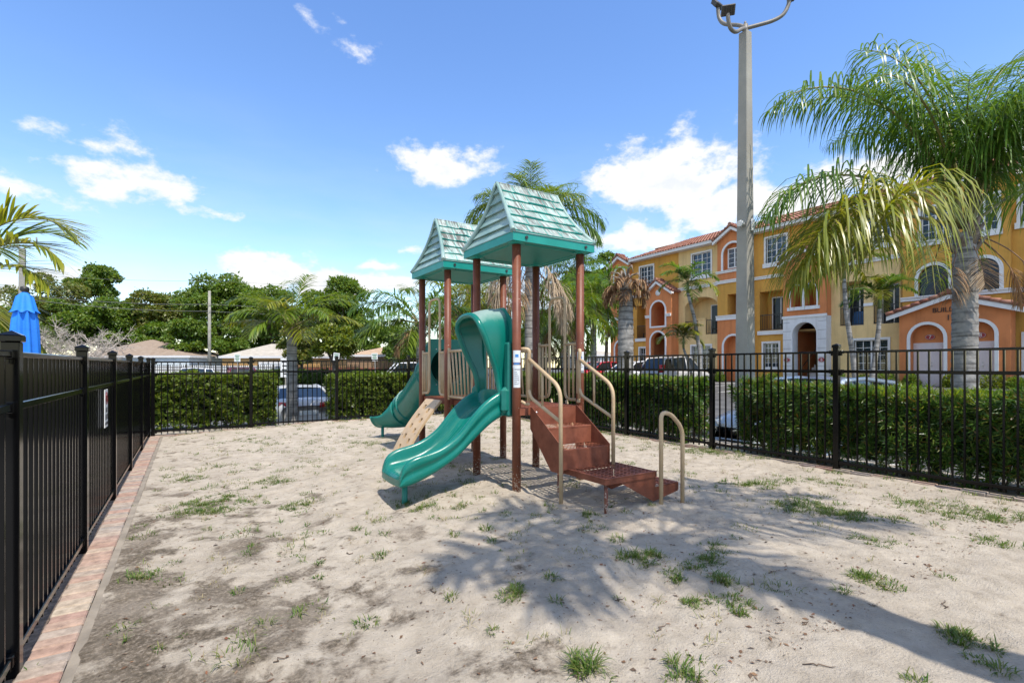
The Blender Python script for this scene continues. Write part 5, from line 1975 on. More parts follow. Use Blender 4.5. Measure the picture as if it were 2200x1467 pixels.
# ------------------------------------------------------------------ broadleaf trees in the distance
TL = [  # px, Y, y top, y bottom, half width px, material, leaves, label
    (110, 66, 588, 735, 75, TREE_OLIVE, 9000, 'olive green spreading tree behind the bare grey tree'),
    (212, 72, 572, 655, 62, TREE_GREEN, 6500, 'umbrella topped tree rising above the brown hipped roof'),
    (235, 64, 640, 760, 85, TREE_GREEN, 11000, 'dark bushy tree directly behind the brown hipped roof'),
    (350, 66, 622, 745, 62, TREE_OLIVE, 9000, 'brownish green tree above the right end of the brown roof'),
    (395, 70, 612, 720, 50, TREE_OLIVE, 6500, 'thin brownish tree left of the utility pole'),
    (480, 64, 590, 740, 92, TREE_GREEN, 15000, 'largest dark tree behind the utility pole'),
    (330, 58, 690, 775, 55, TREE_GREEN, 7000, 'low round tree between the brown roof and the utility pole'),
    (405, 56, 685, 775, 62, TREE_GREEN, 9000, 'bright green round tree just left of the utility pole'),
    (495, 57, 700, 778, 45, TREE_GREEN, 6500, 'low bushy tree right of the utility pole'),
    (585, 62, 610, 735, 75, TREE_GREEN, 9000, 'dark tree hidden behind the short queen palm'),
    (732, 60, 600, 735, 72, TREE_GREEN, 11000, 'round topped dark tree right of the short queen palm'),
    (645, 44, 700, 790, 46, TREE_OLIVE, 6000, 'grey green tree in front of the tan house'),
    (715, 42, 690, 790, 62, TREE_YEL, 8500, 'yellow green tree right of the tan house'),
    (860, 48, 690, 800, 60, TREE_GREEN, 7000, 'dark low tree behind the tube slide'),
    (165, 62, 625, 770, 60, TREE_GREEN, 7000, 'mid green tree behind the bare grey tree'),
    (290, 68, 640, 750, 55, TREE_OLIVE, 7000, 'olive tree filling the gap above the brown roof'),
    (560, 66, 640, 775, 50, TREE_GREEN, 6500, 'shaded tree left of the short queen palm'),
    (668, 64, 612, 770, 62, TREE_GREEN, 7000, 'dense green tree above the tan house'),
    (790, 66, 660, 775, 50, TREE_GREEN, 6000, 'tree line edge left of the far tower'),
    (30, 50, 650, 790, 70, TREE_GREEN, 7500, 'bushy tree behind the blue umbrella'),
    (1010, 55, 640, 780, 90, TREE_GREEN, 8000, 'dark tree seen between the tower posts'),
    (1300, 50, 530, 700, 62, TREE_GREEN, 11000, 'tall tree with dark limbs left of the apartment building'),
    (1235, 46, 560, 760, 60, TREE_GREEN, 10000, 'tree behind the feathery palms right of the near tower'),
    (1150, 60, 640, 790, 60, TREE_GREEN, 6500, 'low tree behind the straw skirted palm'),
]
for i, (px, Y, yt, yb_, hw, m_, nlf, lab) in enumerate(TL):
    x, y = PX(px, Y)
    rx = hw * Y / FPX
    tree('broadleaf_tree', lab, x, y, float(lot(x, y)), PZ(yt, Y), rx, PZ(yb_, Y), m_, int(nlf * 1.7), .0115 * Y * .44, 300 + i, nblob=max(18, int(hw * .42)), group='trees beyond the parking lot', trunk=.16 + .02 * rx)

# bare grey tree
x, y = PX(160, 47)
bt = thing('bare_tree', 'leafless grey tree with a tangle of pale twigs', 'tree', (x, y, -.8), 0)
rr_ = random.Random(9)
mb = MB()


def branch(mb, p, d, l, r, depth):
    pts, q = [p], p
    for k in range(3):
        d = (d + Vector((rr_.gauss(0, .22), rr_.gauss(0, .22), rr_.gauss(.02, .18)))).normalized()
        q = q + d * l / 3
        pts.append(q)
    mb.tube(pts, [r, r * .85, r * .7, r * .5], 5 if depth < 3 else 3, cap=False)
    if depth < 5:
        for k in range(3 if depth < 4 else 4):
            t_ = rr_.uniform(.3, 1)
            i = min(2, int(t_ * 3))
            s = pts[i].lerp(pts[i + 1], t_ * 3 - i)
            nd = (d + Vector((rr_.gauss(0, .75), rr_.gauss(0, .75), rr_.gauss(.05, .5)))).normalized()
            branch(mb, s, nd, l * rr_.uniform(.6, .85), r * .66, depth + 1)


for k in range(6):
    a = k * 1.05
    branch(mb, Vector((0, 0, .3)), Vector((math.cos(a) * .6, math.sin(a) * .6, 1.0)).normalized(), 2.9, .14, 0)
mb.build('branches', M_BARK2, bt)
MB().tube([(0, 0, -.3), (0, 0, .5)], [.25, .18], 8).build('trunk', M_BARK2, bt)

# far hedges and shrubs round the parking lot
x0, y0 = PX(690, 44)
hedge('boundary_hedge', 'long clipped hedge at the far side of the parking lot', 4.0, 24.0, 45.3, 46.6, -.95, .72, HEDGE_FAR, 26, .34, .2, 31, 6, None, HEDGE_CORE, .12)
hedge('boundary_hedge', 'low yellowish hedge in front of the white wall', -9.5, .4, 44.4, 45.3, -1.0, .18, HEDGE_FAR, 30, .3, .16, 32, 6, None, HEDGE_CORE, .12)


def shrub(label, x, y, z, r_, h, m_, n, ls, seed):
    r = np.random.default_rng(seed)
    t = thing('shrub', label, 'shrub', (x, y, z), 0, 'shrubs at the foot of the apartments')
    d = rand_dirs(n, r)
    d[:, 2] = np.abs(d[:, 2])
    C = d * (r.random(n) ** .4)[:, None] * np.array([r_, r_, h])
    V, F = leaf_quads(C, unit(d + rand_dirs(n, r) * .7), unit(d + rand_dirs(n, r) * .5 + np.array([0, 0, .6])), ls, ls * .5)
    np_mesh('foliage', V, F, m_, t)
    mb = MB()
    for k in range(6):
        a = k * 1.05
        mb.tube([(0, 0, -.1), (math.cos(a) * r_ * .5, math.sin(a) * r_ * .5, h * .6)], [.012, .005], 4)
    mb.build('stems', M_BARK, t)


for px, lab, m_, rr0, hh in [(1660, 'leafy shrub below the shuttered window', TREE_GREEN, .5, .55), (1800, 'thin shrub beside the white arch pillar', TREE_GREEN, .4, .7), (1900, 'round green shrub under the double window', TREE_GREEN, .55, .75), (1958, 'clipped dark shrub beside the arched door', TREE_GREEN, .35, .6),
                             (1855, 'yellow croton at the foot of the slim palms', TREE_YEL, .4, .5), (2135, 'yellow flowering shrub right of the tall palm trunk', TREE_YEL, .55, .75), (2042, 'small shrub by the tall palm trunk', TREE_YEL, .3, .6), (1545, 'dark shrub beside the orange bay', TREE_GREEN, .4, .6), (2185, 'low shrub at the right edge by the window', TREE_GREEN, .4, .5)]:
    t = (px - 1100) / FPX
    X0 = 28.7
    Y = X0 / (CH * t + SH)
    x, y = PX(px, Y)
    shrub(lab, x, y, .38, rr0, hh, m_, 700, .13, px)
# ------------------------------------------------------------------ apartment building
BX, BZ = 30.0, .36                          # facade plane x, foot of the walls


def stucco(name, c, v=.07):
    m = mat(name, tuple(k * .86 for k in c), .9, v, .9, .35, 45, col2=tuple(min(1, k * 1.08) for k in c), lo=.3, hi=.6, detail=9)
    t = m.node_tree
    b = t.nodes['Principled BSDF']
    src = b.inputs['Base Color'].links[0].from_socket
    tc = N(t, 'ShaderNodeTexCoord')
    mp = N(t, 'ShaderNodeMapping')
    mp.inputs['Scale'].default_value = (2.2, 2.2, .20)      # rain streaks
    t.links.new(tc.outputs['Object'], mp.inputs[0])
    n = N(t, 'ShaderNodeTexNoise', i_Scale=1.6, i_Detail=7.0, i_Roughness=.65)
    t.links.new(mp.outputs[0], n.inputs['Vector'])
    k = ramp(t, n.outputs[0], [(.32, (.84, .83, .82)), (.50, (1, 1, 1)), (.72, (1.04, 1.03, 1.02))])
    t.links.new(mixc(t, 1.0, src, k, 'MULTIPLY'), b.inputs['Base Color'])
    return m


S_GOLD = stucco('gold_stucco', (.58, .30, .058))
S_CREAM = stucco('cream_stucco', (.70, .50, .235))
S_ORANGE = stucco('orange_stucco', (.58, .205, .072))
S_WHITE = stucco('white_stucco', (.66, .66, .67), .04)
S_TRIM = mat('white_trim', (.70, .69, .68), .6, .04, 4)
S_TAN = stucco('tan_interior', (.42, .26, .10))
M_GLASS = mat('window_glass', (.016, .022, .032), .06, spec=.28)


def paneglass():
    m = bpy.data.materials.new('clear_pane')
    m.use_nodes = True
    t = m.node_tree
    t.nodes.remove(t.nodes['Principled BSDF'])
    tr = N(t, 'ShaderNodeBsdfTransparent')
    tr.inputs[0].default_value = (.62, .68, .72, 1)
    gl = N(t, 'ShaderNodeBsdfGlossy')
    gl.inputs['Roughness'].default_value = .03
    fr = N(t, 'ShaderNodeFresnel', i_IOR=1.5)
    mx_ = N(t, 'ShaderNodeMixShader')
    t.links.new(M_(t, 'MULTIPLY', fr.outputs[0], 1.0), mx_.inputs[0])
    t.links.new(tr.outputs[0], mx_.inputs[1])
    t.links.new(gl.outputs[0], mx_.inputs[2])
    t.links.new(mx_.outputs[0], t.nodes['Material Output'].inputs[0])
    return m


M_PANE = paneglass()
M_CURT = mat('curtain', (.50, .52, .54), .8, .1, 3)
M_ROOM = mat('dark_room', (.020, .022, .028), .9)
WRND = random.Random(12)
M_BLIND = mat('blind', (.30, .34, .38), .4, .1, 6)
M_DARKIN = mat('dark_interior', (.035, .03, .028), .8)
M_RAIL = mat('balcony_iron', (.012, .012, .013), .4)
M_DOOR = mat('pink_white_door', (.62, .55, .57), .5, .03, 4)
M_PLAQ = mat('red_plaque', (.30, .02, .025), .4)
M_STEP = mat('grey_step', (.62, .63, .66), .8, .1, 6)
M_LTR = mat('dark_letter', (.03, .018, .015), .5)


def tilemat():
    m = bpy.data.materials.new('barrel_tile')
    m.use_nodes = True
    t = m.node_tree
    b = t.nodes['Principled BSDF']
    b.inputs['Roughness'].default_value = .8
    g = N(t, 'ShaderNodeNewGeometry')
    c = ramp(t, g.outputs['Random Per Island'], [(0, (.27, .10, .062)), (.3, (.34, .15, .095)), (.55, (.22, .08, .05)), (.8, (.38, .20, .14)), (1, (.28, .125, .085))])
    tc = N(t, 'ShaderNodeTexCoord')
    n = N(t, 'ShaderNodeTexNoise', i_Scale=6.0, i_Detail=6.0)
    t.links.new(tc.outputs['Object'], n.inputs['Vector'])
    k = ramp(t, n.outputs[0], [(.35, (.7, .68, .66)), (.65, (1.1, 1.1, 1.1))])
    t.links.new(mixc(t, 1.0, c, k, 'MULTIPLY'), b.inputs['Base Color'])
    return m


M_TILE = tilemat()
apt = thing('apartment_building', 'three storey gold and orange stucco apartment building with red tiled roof', 'building', (BX, 0, BZ))


def arch_pts(y0, y1, z0, z1, rise=None, n=14):
    """counter-clockwise loop of an arched opening (y, z)"""
    w = (y1 - y0) / 2
    rise = w if rise is None else rise
    c = (y0 + y1) / 2
    return [(y0, z0), (y1, z0)] + [(c + w * math.cos(a), z1 - rise + rise * math.sin(a)) for a in np.linspace(0, PI, n)]


def rect(y0, y1, z0, z1):
    return [(y0, z0), (y1, z0), (y1, z1), (y0, z1)]


def wall(name, y0, y1, z0, z1, holes, m_, x=0.0, top=None, deep=None, sides=None):
    """front face at local x with openings; reveals run back by each hole's depth; top: optional gable points"""
    out = rect(y0, y1, z0, z1) if top is None else [(y0, z0), (y1, z0), (y1, z1)] + top + [(y0, z1)]
    mb = MB()
    mb.poly(out, [h[0] for h in holes], lambda p: (x, p[0], p[1]))
    for h in holes:
        lp, d = h[0], h[1]
        k = len(lp)
        mb.add([(x, a, b) for a, b in lp] + [(x + d, a, b) for a, b in lp], [(i, (i + 1) % k, k + (i + 1) % k, k + i) for i in range(k)])
        if len(h) > 2 and h[2]:
            mb.poly(lp, (), lambda p: (x + d, p[0], p[1]))
    if sides:                                # side returns of a projecting bay
        for yy in (y0, y1):
            mb.add([(x, yy, z0), (x + sides, yy, z0), (x + sides, yy, z1), (x, yy, z1)], [(0, 1, 2, 3)])
        mb.add([(x, y0, z1), (x, y1, z1), (x + sides, y1, z1), (x + sides, y0, z1)], [(0, 1, 2, 3)])
        if top:
            pts = [(y1, z1)] + top + [(y0, z1)]
            for (a, b) in zip(pts[:-1], pts[1:]):
                mb.add([(x, *a), (x, *b), (x + sides, *b), (x + sides, *a)], [(0, 1, 2, 3)])
    return mb.build(name, m_, apt)


def surround(lp, wd, x, m_=None, parent=None, d=.05, open_bottom=True, name='trim'):
    """raised band round an opening loop"""
    m_ = m_ or S_TRIM
    c = np.mean(np.array(lp), 0)
    P = [Vector((0, a, b)) for a, b in lp]
    k = len(P)
    outer = []
    for i in range(k):
        a, b, d_ = P[i - 1], P[i], P[(i + 1) % k]
        n1 = (b - a).cross(Vector((1, 0, 0))).normalized()
        n2 = (d_ - b).cross(Vector((1, 0, 0))).normalized()
        nn = (n1 + n2)
        nn = nn.normalized() / max(.5, nn.normalized().dot(n1))
        if (b + nn - Vector((0, *c))).length < (b - Vector((0, *c))).length:
            nn = -nn
        outer.append(b + nn * wd)
    mb = MB()
    start = 1 if open_bottom else 0
    for i in range(start, k + (0 if open_bottom else 0)):
        j = (i + 1) % k
        a0, a1, b0, b1 = P[i], P[j], outer[i], outer[j]
        if open_bottom:
            if i == 1:
                b0 = Vector((0, b0.y, a0.z))
            if j == 0:
                b1 = Vector((0, b1.y, a1.z))
        f = lambda v, dx: (x - dx, v.y, v.z)
        mb.add([f(a0, d), f(a1, d), f(b1, d), f(b0, d), f(a0, 0), f(a1, 0), f(b1, 0), f(b0, 0)], [(0, 1, 2, 3), (0, 4, 5, 1), (3, 2, 6, 7)])
    return mb.build(name, m_, parent or apt)


def window(y0, y1, z0, z1, x=.12, cols=2, rows=4, mid=True, blind=False, sill=True, frame=.11, proud=.0):
    """window part: glass, white frame with glazing bars, surround and sill"""
    mb = MB()
    mb.box(x, x + .01, y0, y1, z0, z1)
    w = mb.build('window', M_PANE, apt)
    MB().box(x + .16, x + .17, y0 - .1, y1 + .1, z0 - .1, z1 + .1).build('room', M_ROOM, w)
    mb = MB()
    if blind:                                # louvred blind, slat by slat
        nsl = int((z1 - z0) / .085)
        for q in range(nsl):
            zz = z0 + (z1 - z0) * (q + .5) / nsl
            mb.add([(x + .06, y0, zz - .03), (x + .06, y1, zz - .03), (x + .10, y1, zz + .03), (x + .10, y0, zz + .03)], [(0, 1, 2, 3)])
    else:
        k = WRND.choice((0, 1, 1, 2))
        if k == 1:
            mb.box(x + .07, x + .08, y0, y1, z1 - (z1 - z0) * WRND.uniform(.25, .6), z1)
        elif k == 2:
            f = (y1 - y0) * WRND.uniform(.2, .35)
            for (ya, yb2) in ((y0, y0 + f), (y1 - f, y1)):
                for q in range(6):
                    u0, u1 = ya + (yb2 - ya) * q / 6, ya + (yb2 - ya) * (q + 1) / 6
                    mb.add([(x + .06 + .03 * (q % 2), u0, z0), (x + .06 + .03 * ((q + 1) % 2), u1, z0), (x + .06 + .03 * ((q + 1) % 2), u1, z1), (x + .06 + .03 * (q % 2), u0, z1)], [(0, 1, 2, 3)])
    if mb.v:
        mb.build('blind' if blind else 'curtain', M_CURT, w)
    mb = MB()
    t = .05
    mb.box(x - .05, x + .002, y0, y0 + t, z0, z1)
    mb.box(x - .05, x + .002, y1 - t, y1, z0, z1)
    mb.box(x - .05, x + .002, y0 + t, y1 - t, z0, z0 + t)
    mb.box(x - .05, x + .002, y0 + t, y1 - t, z1 - t, z1)
    if mid:
        c = (y0 + y1) / 2
        mb.box(x - .052, x + .001, c - .035, c + .035, z0 + t, z1 - t)
    n = cols * (2 if mid else 1)
    for i in range(1, n):
        yy = y0 + (y1 - y0) * i / n
        if mid and i == cols:
            continue
        mb.box(x - .025, x + .001, yy - .013, yy + .013, z0 + t, z1 - t)
    for i in range(1, rows):
        zz = z0 + (z1 - z0) * i / rows
        mb.box(x - .024, x + .0005, y0 + t, y1 - t, zz - .013, zz + .013)
    mb.build('frame', S_TRIM, w)
    mb = MB()
    f = frame
    p = -.05 - proud
    mb.box(p, x - .052, y0 - f, y0, z0 - f, z1 + f)
    mb.box(p, x - .052, y1, y1 + f, z0 - f, z1 + f)
    mb.box(p, x - .052, y0, y1, z1, z1 + f)
    if sill:
        mb.box(p - .06, x - .052, y0 - f - .05, y1 + f + .05, z0 - .26, z0 - .001)
    else:
        mb.box(p, x - .052, y0, y1, z0 - f, z0)
    mb.build('surround', S_TRIM, w)
    return w


def slider(y0, y1, z0, z1, x):
    mb = MB().box(x - .03, x - .02, y0, y1, z0, z1)
    d = mb.build('glass_door', M_GLASS, apt)
    mb = MB()
    for (a, b) in ((y0, y0 + .06), (y1 - .06, y1), ((y0 + y1) / 2 - .03, (y0 + y1) / 2 + .03)):
        mb.box(x - .06, x - .031, a, b, z0, z1)
    mb.box(x - .06, x - .031, y0 + .06, y1 - .06, z1 - .06, z1)
    mb.build('frame', S_TRIM, d)


def balcony_rail(y0, y1, z0, z1, x=.05):
    mb = MB()
    for z in (z0 + .06, z1):
        mb.box(x - .02, x + .02, y0, y1, z - .02, z + .02)
    n = max(3, int((y1 - y0) / .115))
    for i in range(n + 1):
        yy = y0 + .01 + (y1 - y0 - .02) * i / n
        mb.box(x - .009, x + .009, yy - .009, yy + .009, z0 + .04, z1)
    return mb.build('balcony_railing', M_RAIL, apt)


def rail_chairs(y, z, x):
    mb = MB()
    mb.box(x, x + .5, y - .25, y + .25, z + .38, z + .43)
    mb.box(x + .42, x + .48, y - .25, y + .25, z + .43, z + .85)
    for a in (.03, .45):
        for b in (-.22, .22):
            mb.box(x + a - .02, x + a + .02, y + b - .02, y + b + .02, z, z + .38)
    return mb


def band(y0, y1, z, h=.16, x=0.0, d=.09):
    mb = MB().box(x - d, x - .001, y0, y1, z - h / 2, z + h / 2)
    mb.box(x - d - .05, x - d, y0, y1, z + h / 2 - .06, z + h / 2)
    return mb.build('string_course', S_TRIM, apt)


def tiled(y0, y1, xf, zf, xb, zb, name='roof', pitch=.24, parent=None, hipl=0., hipr=0.):
    """slope of barrel tile rows running from the eave (xf, zf) up to (xb, zb)"""
    mb = MB()
    n = int((y1 - y0) / pitch)
    L = math.hypot(xb - xf, zb - zf)
    m_ = max(3, int(L / .38))
    ux, uz = (xb - xf) / L, (zb - zf) / L
    for i in range(n):
        yc = y0 + (y1 - y0) * (i + .5) / n
        w = (y1 - y0) / n
        for k in range(m_):
            s0, s1 = L * k / m_ - .03, L * (k + 1) / m_
            sm = (s0 + s1) / 2
            if yc - y0 < hipl * sm / L or y1 - yc < hipr * sm / L:
                continue
            vs = []
            for s, r_ in ((s0, w * .43), (s1, w * .36)):
                for a in np.linspace(0, PI, 6):
                    o = r_ * math.sin(a) * .9 + .02 + (.025 if s == s0 else 0)
                    vs.append((xf + ux * s - uz * o, yc + r_ * math.cos(a), zf + uz * s + ux * o))
            mb.add(vs, [(j, j + 1, 7 + j, 6 + j) for j in range(5)] + [tuple(range(6))])
    # underlay
    mb.add([(xf, y0, zf), (xf, y1, zf), (xb, y1 - hipr, zb), (xb, y0 + hipl, zb)], [(0, 1, 2, 3)])
    return mb.build(name, M_TILE, parent or apt)


def gable_cap(y0, y1, z0, zpk, x, depth, over=.22, name='gable_roof'):
    """little front gable: tiled rakes and white fascia"""
    c = (y0 + y1) / 2
    mb = MB()
    up = Vector((0, 0, .09))
    for sgn, ye in ((-1, y0 - over), (1, y1 + over)):
        ze = z0 - over * (zpk - z0) / (c - y0)
        n = 7
        for k in range(n):
            f0, f1 = k / n, (k + 1) / n
            a0, a1 = ye + (c - ye) * f0, ye + (c - ye) * f1
            b0, b1 = ze + (zpk - ze) * f0, ze + (zpk - ze) * f1
            mb.tube([(x - .24, a0, b0 + .19), (x - .24, a1 + .02 * -sgn, b1 + .16)], [.105, .085], 8)
        nrow = max(1, int(depth / .24))
        for j in range(nrow):
            for k in range(n):
                f0, f1 = k / n, (k + 1) / n
                mb.tube([(x - .02 + .24 * j, ye + (c - ye) * f0, ze + (zpk - ze) * f0 + .13), (x - .02 + .24 * j, ye + (c - ye) * f1, ze + (zpk - ze) * f1 + .10)], [.10, .085], 7)
        mb.add([(x - .3, ye, ze + .07), (x + depth, ye, ze + .07), (x + depth, c, zpk + .07), (x - .3, c, zpk + .07)], [(0, 1, 2, 3)])
    for j in range(max(2, int(depth / .3))):
        mb.tube([(x - .36 + .3 * j, c, zpk + .20), (x - .02 + .3 * j, c, zpk + .18)], [.12, .10], 9)
    g = mb.build(name, M_TILE, apt)
    mb = MB()
    for sgn, ye in ((-1, y0 - over), (1, y1 + over)):
        ze = z0 - over * (zpk - z0) / (c - y0)
        for (xa, xb_, dz0, dz1) in ((x - .27, x - .235, -.13, .09), (x - .235, x - .001, -.06, .06)):
            vs = [(xa, ye, ze + dz0), (xb_, ye, ze + dz0), (xb_, ye, ze + dz1), (xa, ye, ze + dz1), (xa, c, zpk + dz0), (xb_, c, zpk + dz0), (xb_, c, zpk + dz1), (xa, c, zpk + dz1)]
            mb.add(vs, [(0, 1, 5, 4), (1, 2, 6, 5), (2, 3, 7, 6), (3, 0, 4, 7), (0, 3, 2, 1)])
    mb.build('fascia', S_TRIM, g)
    return g


def plaque(y, z, s, x=-.02):
    mb = MB()
    mb.add([(x, y + .19 * math.cos(a), z + .13 * math.sin(a)) for a in np.linspace(0, 2 * PI, 25)[:-1]] + [(x + .02, y + .19 * math.cos(a), z + .13 * math.sin(a)) for a in np.linspace(0, 2 * PI, 25)[:-1]],
           [tuple(range(24))] + [(i, (i + 1) % 24, 24 + (i + 1) % 24, 24 + i) for i in range(24)])
    p = mb.build('number_plaque', M_PLAQ, apt)
    text('lettering', s, .22, S_TRIM, p, Matrix.Translation((x - .004, y, z)) @ FACE, .001)
    mb = MB()
    mb.tube([(x - .003, y + .17 * math.cos(a), z + .11 * math.sin(a)) for a in np.linspace(0, 2 * PI, 25)[:-1]], .006, 4, closed=True)
    mb.build('rim', S_TRIM, p)


FACE = Matrix.Rotation(R(-90), 4, 'Z') @ Matrix.Rotation(R(90), 4, 'X')     # text that reads from the -x side
z = lambda v: v - BZ                         # absolute height -> local
TOPZ, F2, F3 = z(9.62), z(3.45), z(6.87)


def stairwell(y0, y1, z0, z1, x, d):
    """room behind an open arch with a straight flight of grey steps"""
    mb = MB()
    ya, yb_ = y0 - .35, y1 + .35
    mb.add([(x, ya, z0), (x + d, ya, z0), (x + d, ya, z1), (x, ya, z1)], [(0, 1, 2, 3)])
    mb.add([(x, yb_, z0), (x + d, yb_, z0), (x + d, yb_, z1), (x, yb_, z1)], [(3, 2, 1, 0)])
    mb.add([(x + d, ya, z0), (x + d, yb_, z0), (x + d, yb_, z1), (x + d, ya, z1)], [(0, 1, 2, 3)])
    mb.add([(x, ya, z1), (x, yb_, z1), (x + d, yb_, z1), (x + d, ya, z1)], [(0, 1, 2, 3)])
    mb.add([(x, ya, z0), (x, yb_, z0), (x + d, yb_, z0), (x + d, ya, z0)], [(0, 1, 2, 3)])
    mb.build('stair_hall', S_ORANGE, apt)
    mb = MB()
    for k in range(14):
        mb.box(x + .5 + .26 * k, x + .5 + .26 * (k + 1), y0 + .05, y1 - .02, z0, z0 + .18 * (k + 1))
    s_ = mb.build('stairs', M_STEP, apt)
    mb = MB()
    for yy in (y0 + .08, y1 - .08):
        mb.tube([(x + .3, yy, z0 + .05), (x + .3, yy, z0 + .95), (x + .5, yy, z0 + 1.05), (x + .5 + .26 * 13, yy, z0 + 1.05 + .18 * 13)], .022, 6)
    mb.build('stair_rail', M_RAIL, s_)


G0 = 0.0
# ---- A: orange bay at the far end
hA3 = arch_pts(29.25, 30.45, z(7.05), z(9.35))
hA1 = arch_pts(29.2, 30.35, G0, z(3.35))
wall('wall_orange_bay', 28.87, 30.9, z(3.95), TOPZ, [(hA3, .25, True)], S_ORANGE, -.35, [(29.88, TOPZ + .62)], sides=.36)
wall('wall_orange_bay', 28.87, 30.9, G0, z(3.95), [(hA1, .3, True)], S_ORANGE, -.36, sides=.37)
surround(hA3, .13, -.35)
surround(hA1, .13, -.36)
gable_cap(28.87, 30.9, TOPZ, TOPZ + .62, -.35, .9)
gable_cap(28.8, 31.0, z(3.95), z(4.5), -.40, .6)
band(28.87, 30.9, z(5.2), .22, -.35)
# ---- B: gold
bB = rect(26.78, 28.32, F2 + .08, z(6.1))
wall('wall_gold', 26.6, 28.87, G0, TOPZ, [(rect(26.42 + .2, 27.95, z(7.6), z(9.1)), .14), (bB, .9), (rect(26.95, 28.0, z(1.25), z(2.75)), .14)], S_GOLD)
window(26.62, 27.95, z(7.6), z(9.1))
window(26.95, 28.0, z(1.25), z(2.75), cols=2, rows=3, sill=False)
# ---- C: orange two storey entrance bay
hC2 = arch_pts(24.8, 26.12, z(4.3), z(6.1))
hC1 = arch_pts(24.8, 26.15, G0, z(3.85))
wall('wall_orange_bay', 24.25, 26.65, G0, z(6.75), [(hC2, 1.4, True), (hC1, .35)], S_ORANGE, -.8, [(25.45, z(7.55))], sides=.81)
surround(hC2, .12, -.8, open_bottom=False)
surround(hC1, .12, -.8)
stairwell(24.8, 26.15, G0, z(3.9), -.45, 5.0)
gable_cap(24.25, 26.65, z(6.75), z(7.55), -.8, 1.0)
mb = MB().lathe([(.0001, 0), (.22, 0), (.22, .05)], (0, 0, 0), 24)
mb.v = [(-.85 + c, 25.45 + a, z(6.75) + b) for a, b, c in mb.v]
mb.build('medallion', S_TRIM, apt)
for a, b in ((24.26, 24.72), (26.22, 26.64)):
    band(a, b, z(5.05), .2, -.8)
plaque(24.5, z(1.75), '4', -.83)
plaque(26.42, z(1.75), '3', -.83)
wall('wall_gold', 24.25, 26.6, z(6.0), TOPZ, [], S_GOLD)
wall('wall_gold', 13.9, 16.29, z(6.0), TOPZ, [], S_GOLD)
# ---- D: cream with the flat arched balcony
hD2 = arch_pts(21.0, 23.72, F2 + .06, z(6.15), .75, 16)
wall('wall_cream', 20.74, 24.25, G0, TOPZ, [(rect(21.55, 23.05, z(7.65), z(9.2)), .14), (hD2, 1.1), (rect(21.55, 23.1, z(1.1), z(2.75)), .14)], S_CREAM)
window(21.55, 23.05, z(7.65), z(9.2))
window(21.55, 23.1, z(1.1), z(2.75), rows=4, sill=False)
# ---- E: narrow orange bay with gable
hE3 = arch_pts(18.95, 20.3, z(7.6), z(9.3))
hE1 = arch_pts(18.9, 20.25, G0, z(3.3))
hE2 = rect(19.0, 20.0, z(4.65), z(6.0))
wall('wall_orange_bay', 18.5, 20.74, z(6.85), TOPZ, [(hE3, .3, True)], S_ORANGE, -.45, [(19.62, TOPZ + .66)], sides=.46)
wall('wall_gold', 18.5, 20.74, z(4.5), z(6.85), [(hE2, 1.2, True)], S_GOLD, -.44, sides=.45)
wall('wall_orange_bay', 18.5, 20.74, G0, z(4.5), [(hE1, .5, True)], S_ORANGE, -.45, sides=.46)
surround(hE3, .13, -.45, open_bottom=False)
surround(hE1, .13, -.45)
band(18.45, 20.79, z(6.85), .2, -.45)
band(18.45, 20.79, z(7.5), .16, -.45)
band(18.45, 20.79, z(4.5), .3, -.45)
gable_cap(18.5, 20.74, TOPZ, TOPZ + .66, -.45, 1.0)
window(19.15, 20.1, z(7.75), z(9.0), x=-.17, cols=1, rows=4, mid=True, sill=False, frame=.03)
# ---- F: gold
bF = rect(16.6, 18.05, F2 + .1, z(5.95))
wall('wall_gold', 16.29, 18.5, G0, TOPZ, [(rect(16.25 + .15, 17.65, z(7.65), z(9.2)), .14), (bF, .9), (rect(16.85, 17.8, z(1.25), z(2.75)), .14)], S_GOLD)
window(16.40, 17.65, z(7.65), z(9.2))
window(16.85, 17.8, z(1.25), z(2.75), cols=2, rows=5, blind=True, sill=False)
# ---- G: stair tower, white rusticated foot
hG1 = arch_pts(14.42, 15.75, G0, z(3.85))
gA = arch_pts(15.2, 15.85, z(4.75), z(6.0))
gB = arch_pts(14.42, 15.07, z(4.75), z(6.0))
wall('wall_white_portal', 13.9, 16.29, G0, z(4.15), [(hG1, .6)], S_WHITE, -.55, sides=.56)
wall('wall_orange_bay', 13.9, 16.29, z(4.15), z(7.3), [(gA, 1.0, True), (gB, 1.0, True)], S_ORANGE, -.5, [(15.1, z(8.0))], sides=.51)
surround(gA, .07, -.5, open_bottom=False)
surround(gB, .07, -.5, open_bottom=False)
MB().box(-.62, -.501, 14.25, 16.02, z(4.55), z(4.73)).build('window_sill', S_TRIM, apt)
MB().box(-.60, -.551, 13.85, 16.34, z(4.1), z(4.25)).build('portal_cap', S_TRIM, apt)
mb = MB()
for k in range(1, 8):
    zz = G0 + .5 * k
    if zz < z(3.4):
        mb.box(-.556, -.5505, 13.9, 14.36, zz - .012, zz + .012)
        mb.box(-.556, -.5505, 15.81, 16.29, zz - .012, zz + .012)
    else:
        mb.box(-.556, -.5505, 13.9, 14.3, zz - .012, zz + .012)
        mb.box(-.556, -.5505, 15.9, 16.29, zz - .012, zz + .012)
mb.build('rustication', mat('joint_grey', (.30, .30, .31), .9), apt)
stairwell(14.42, 15.75, G0, z(3.9), .06, 4.6)
gable_cap(13.9, 16.29, z(7.3), z(8.0), -.5, .7)
plaque(14.13, z(1.7), '6', -.58)
plaque(16.05, z(1.7), '5', -.58)
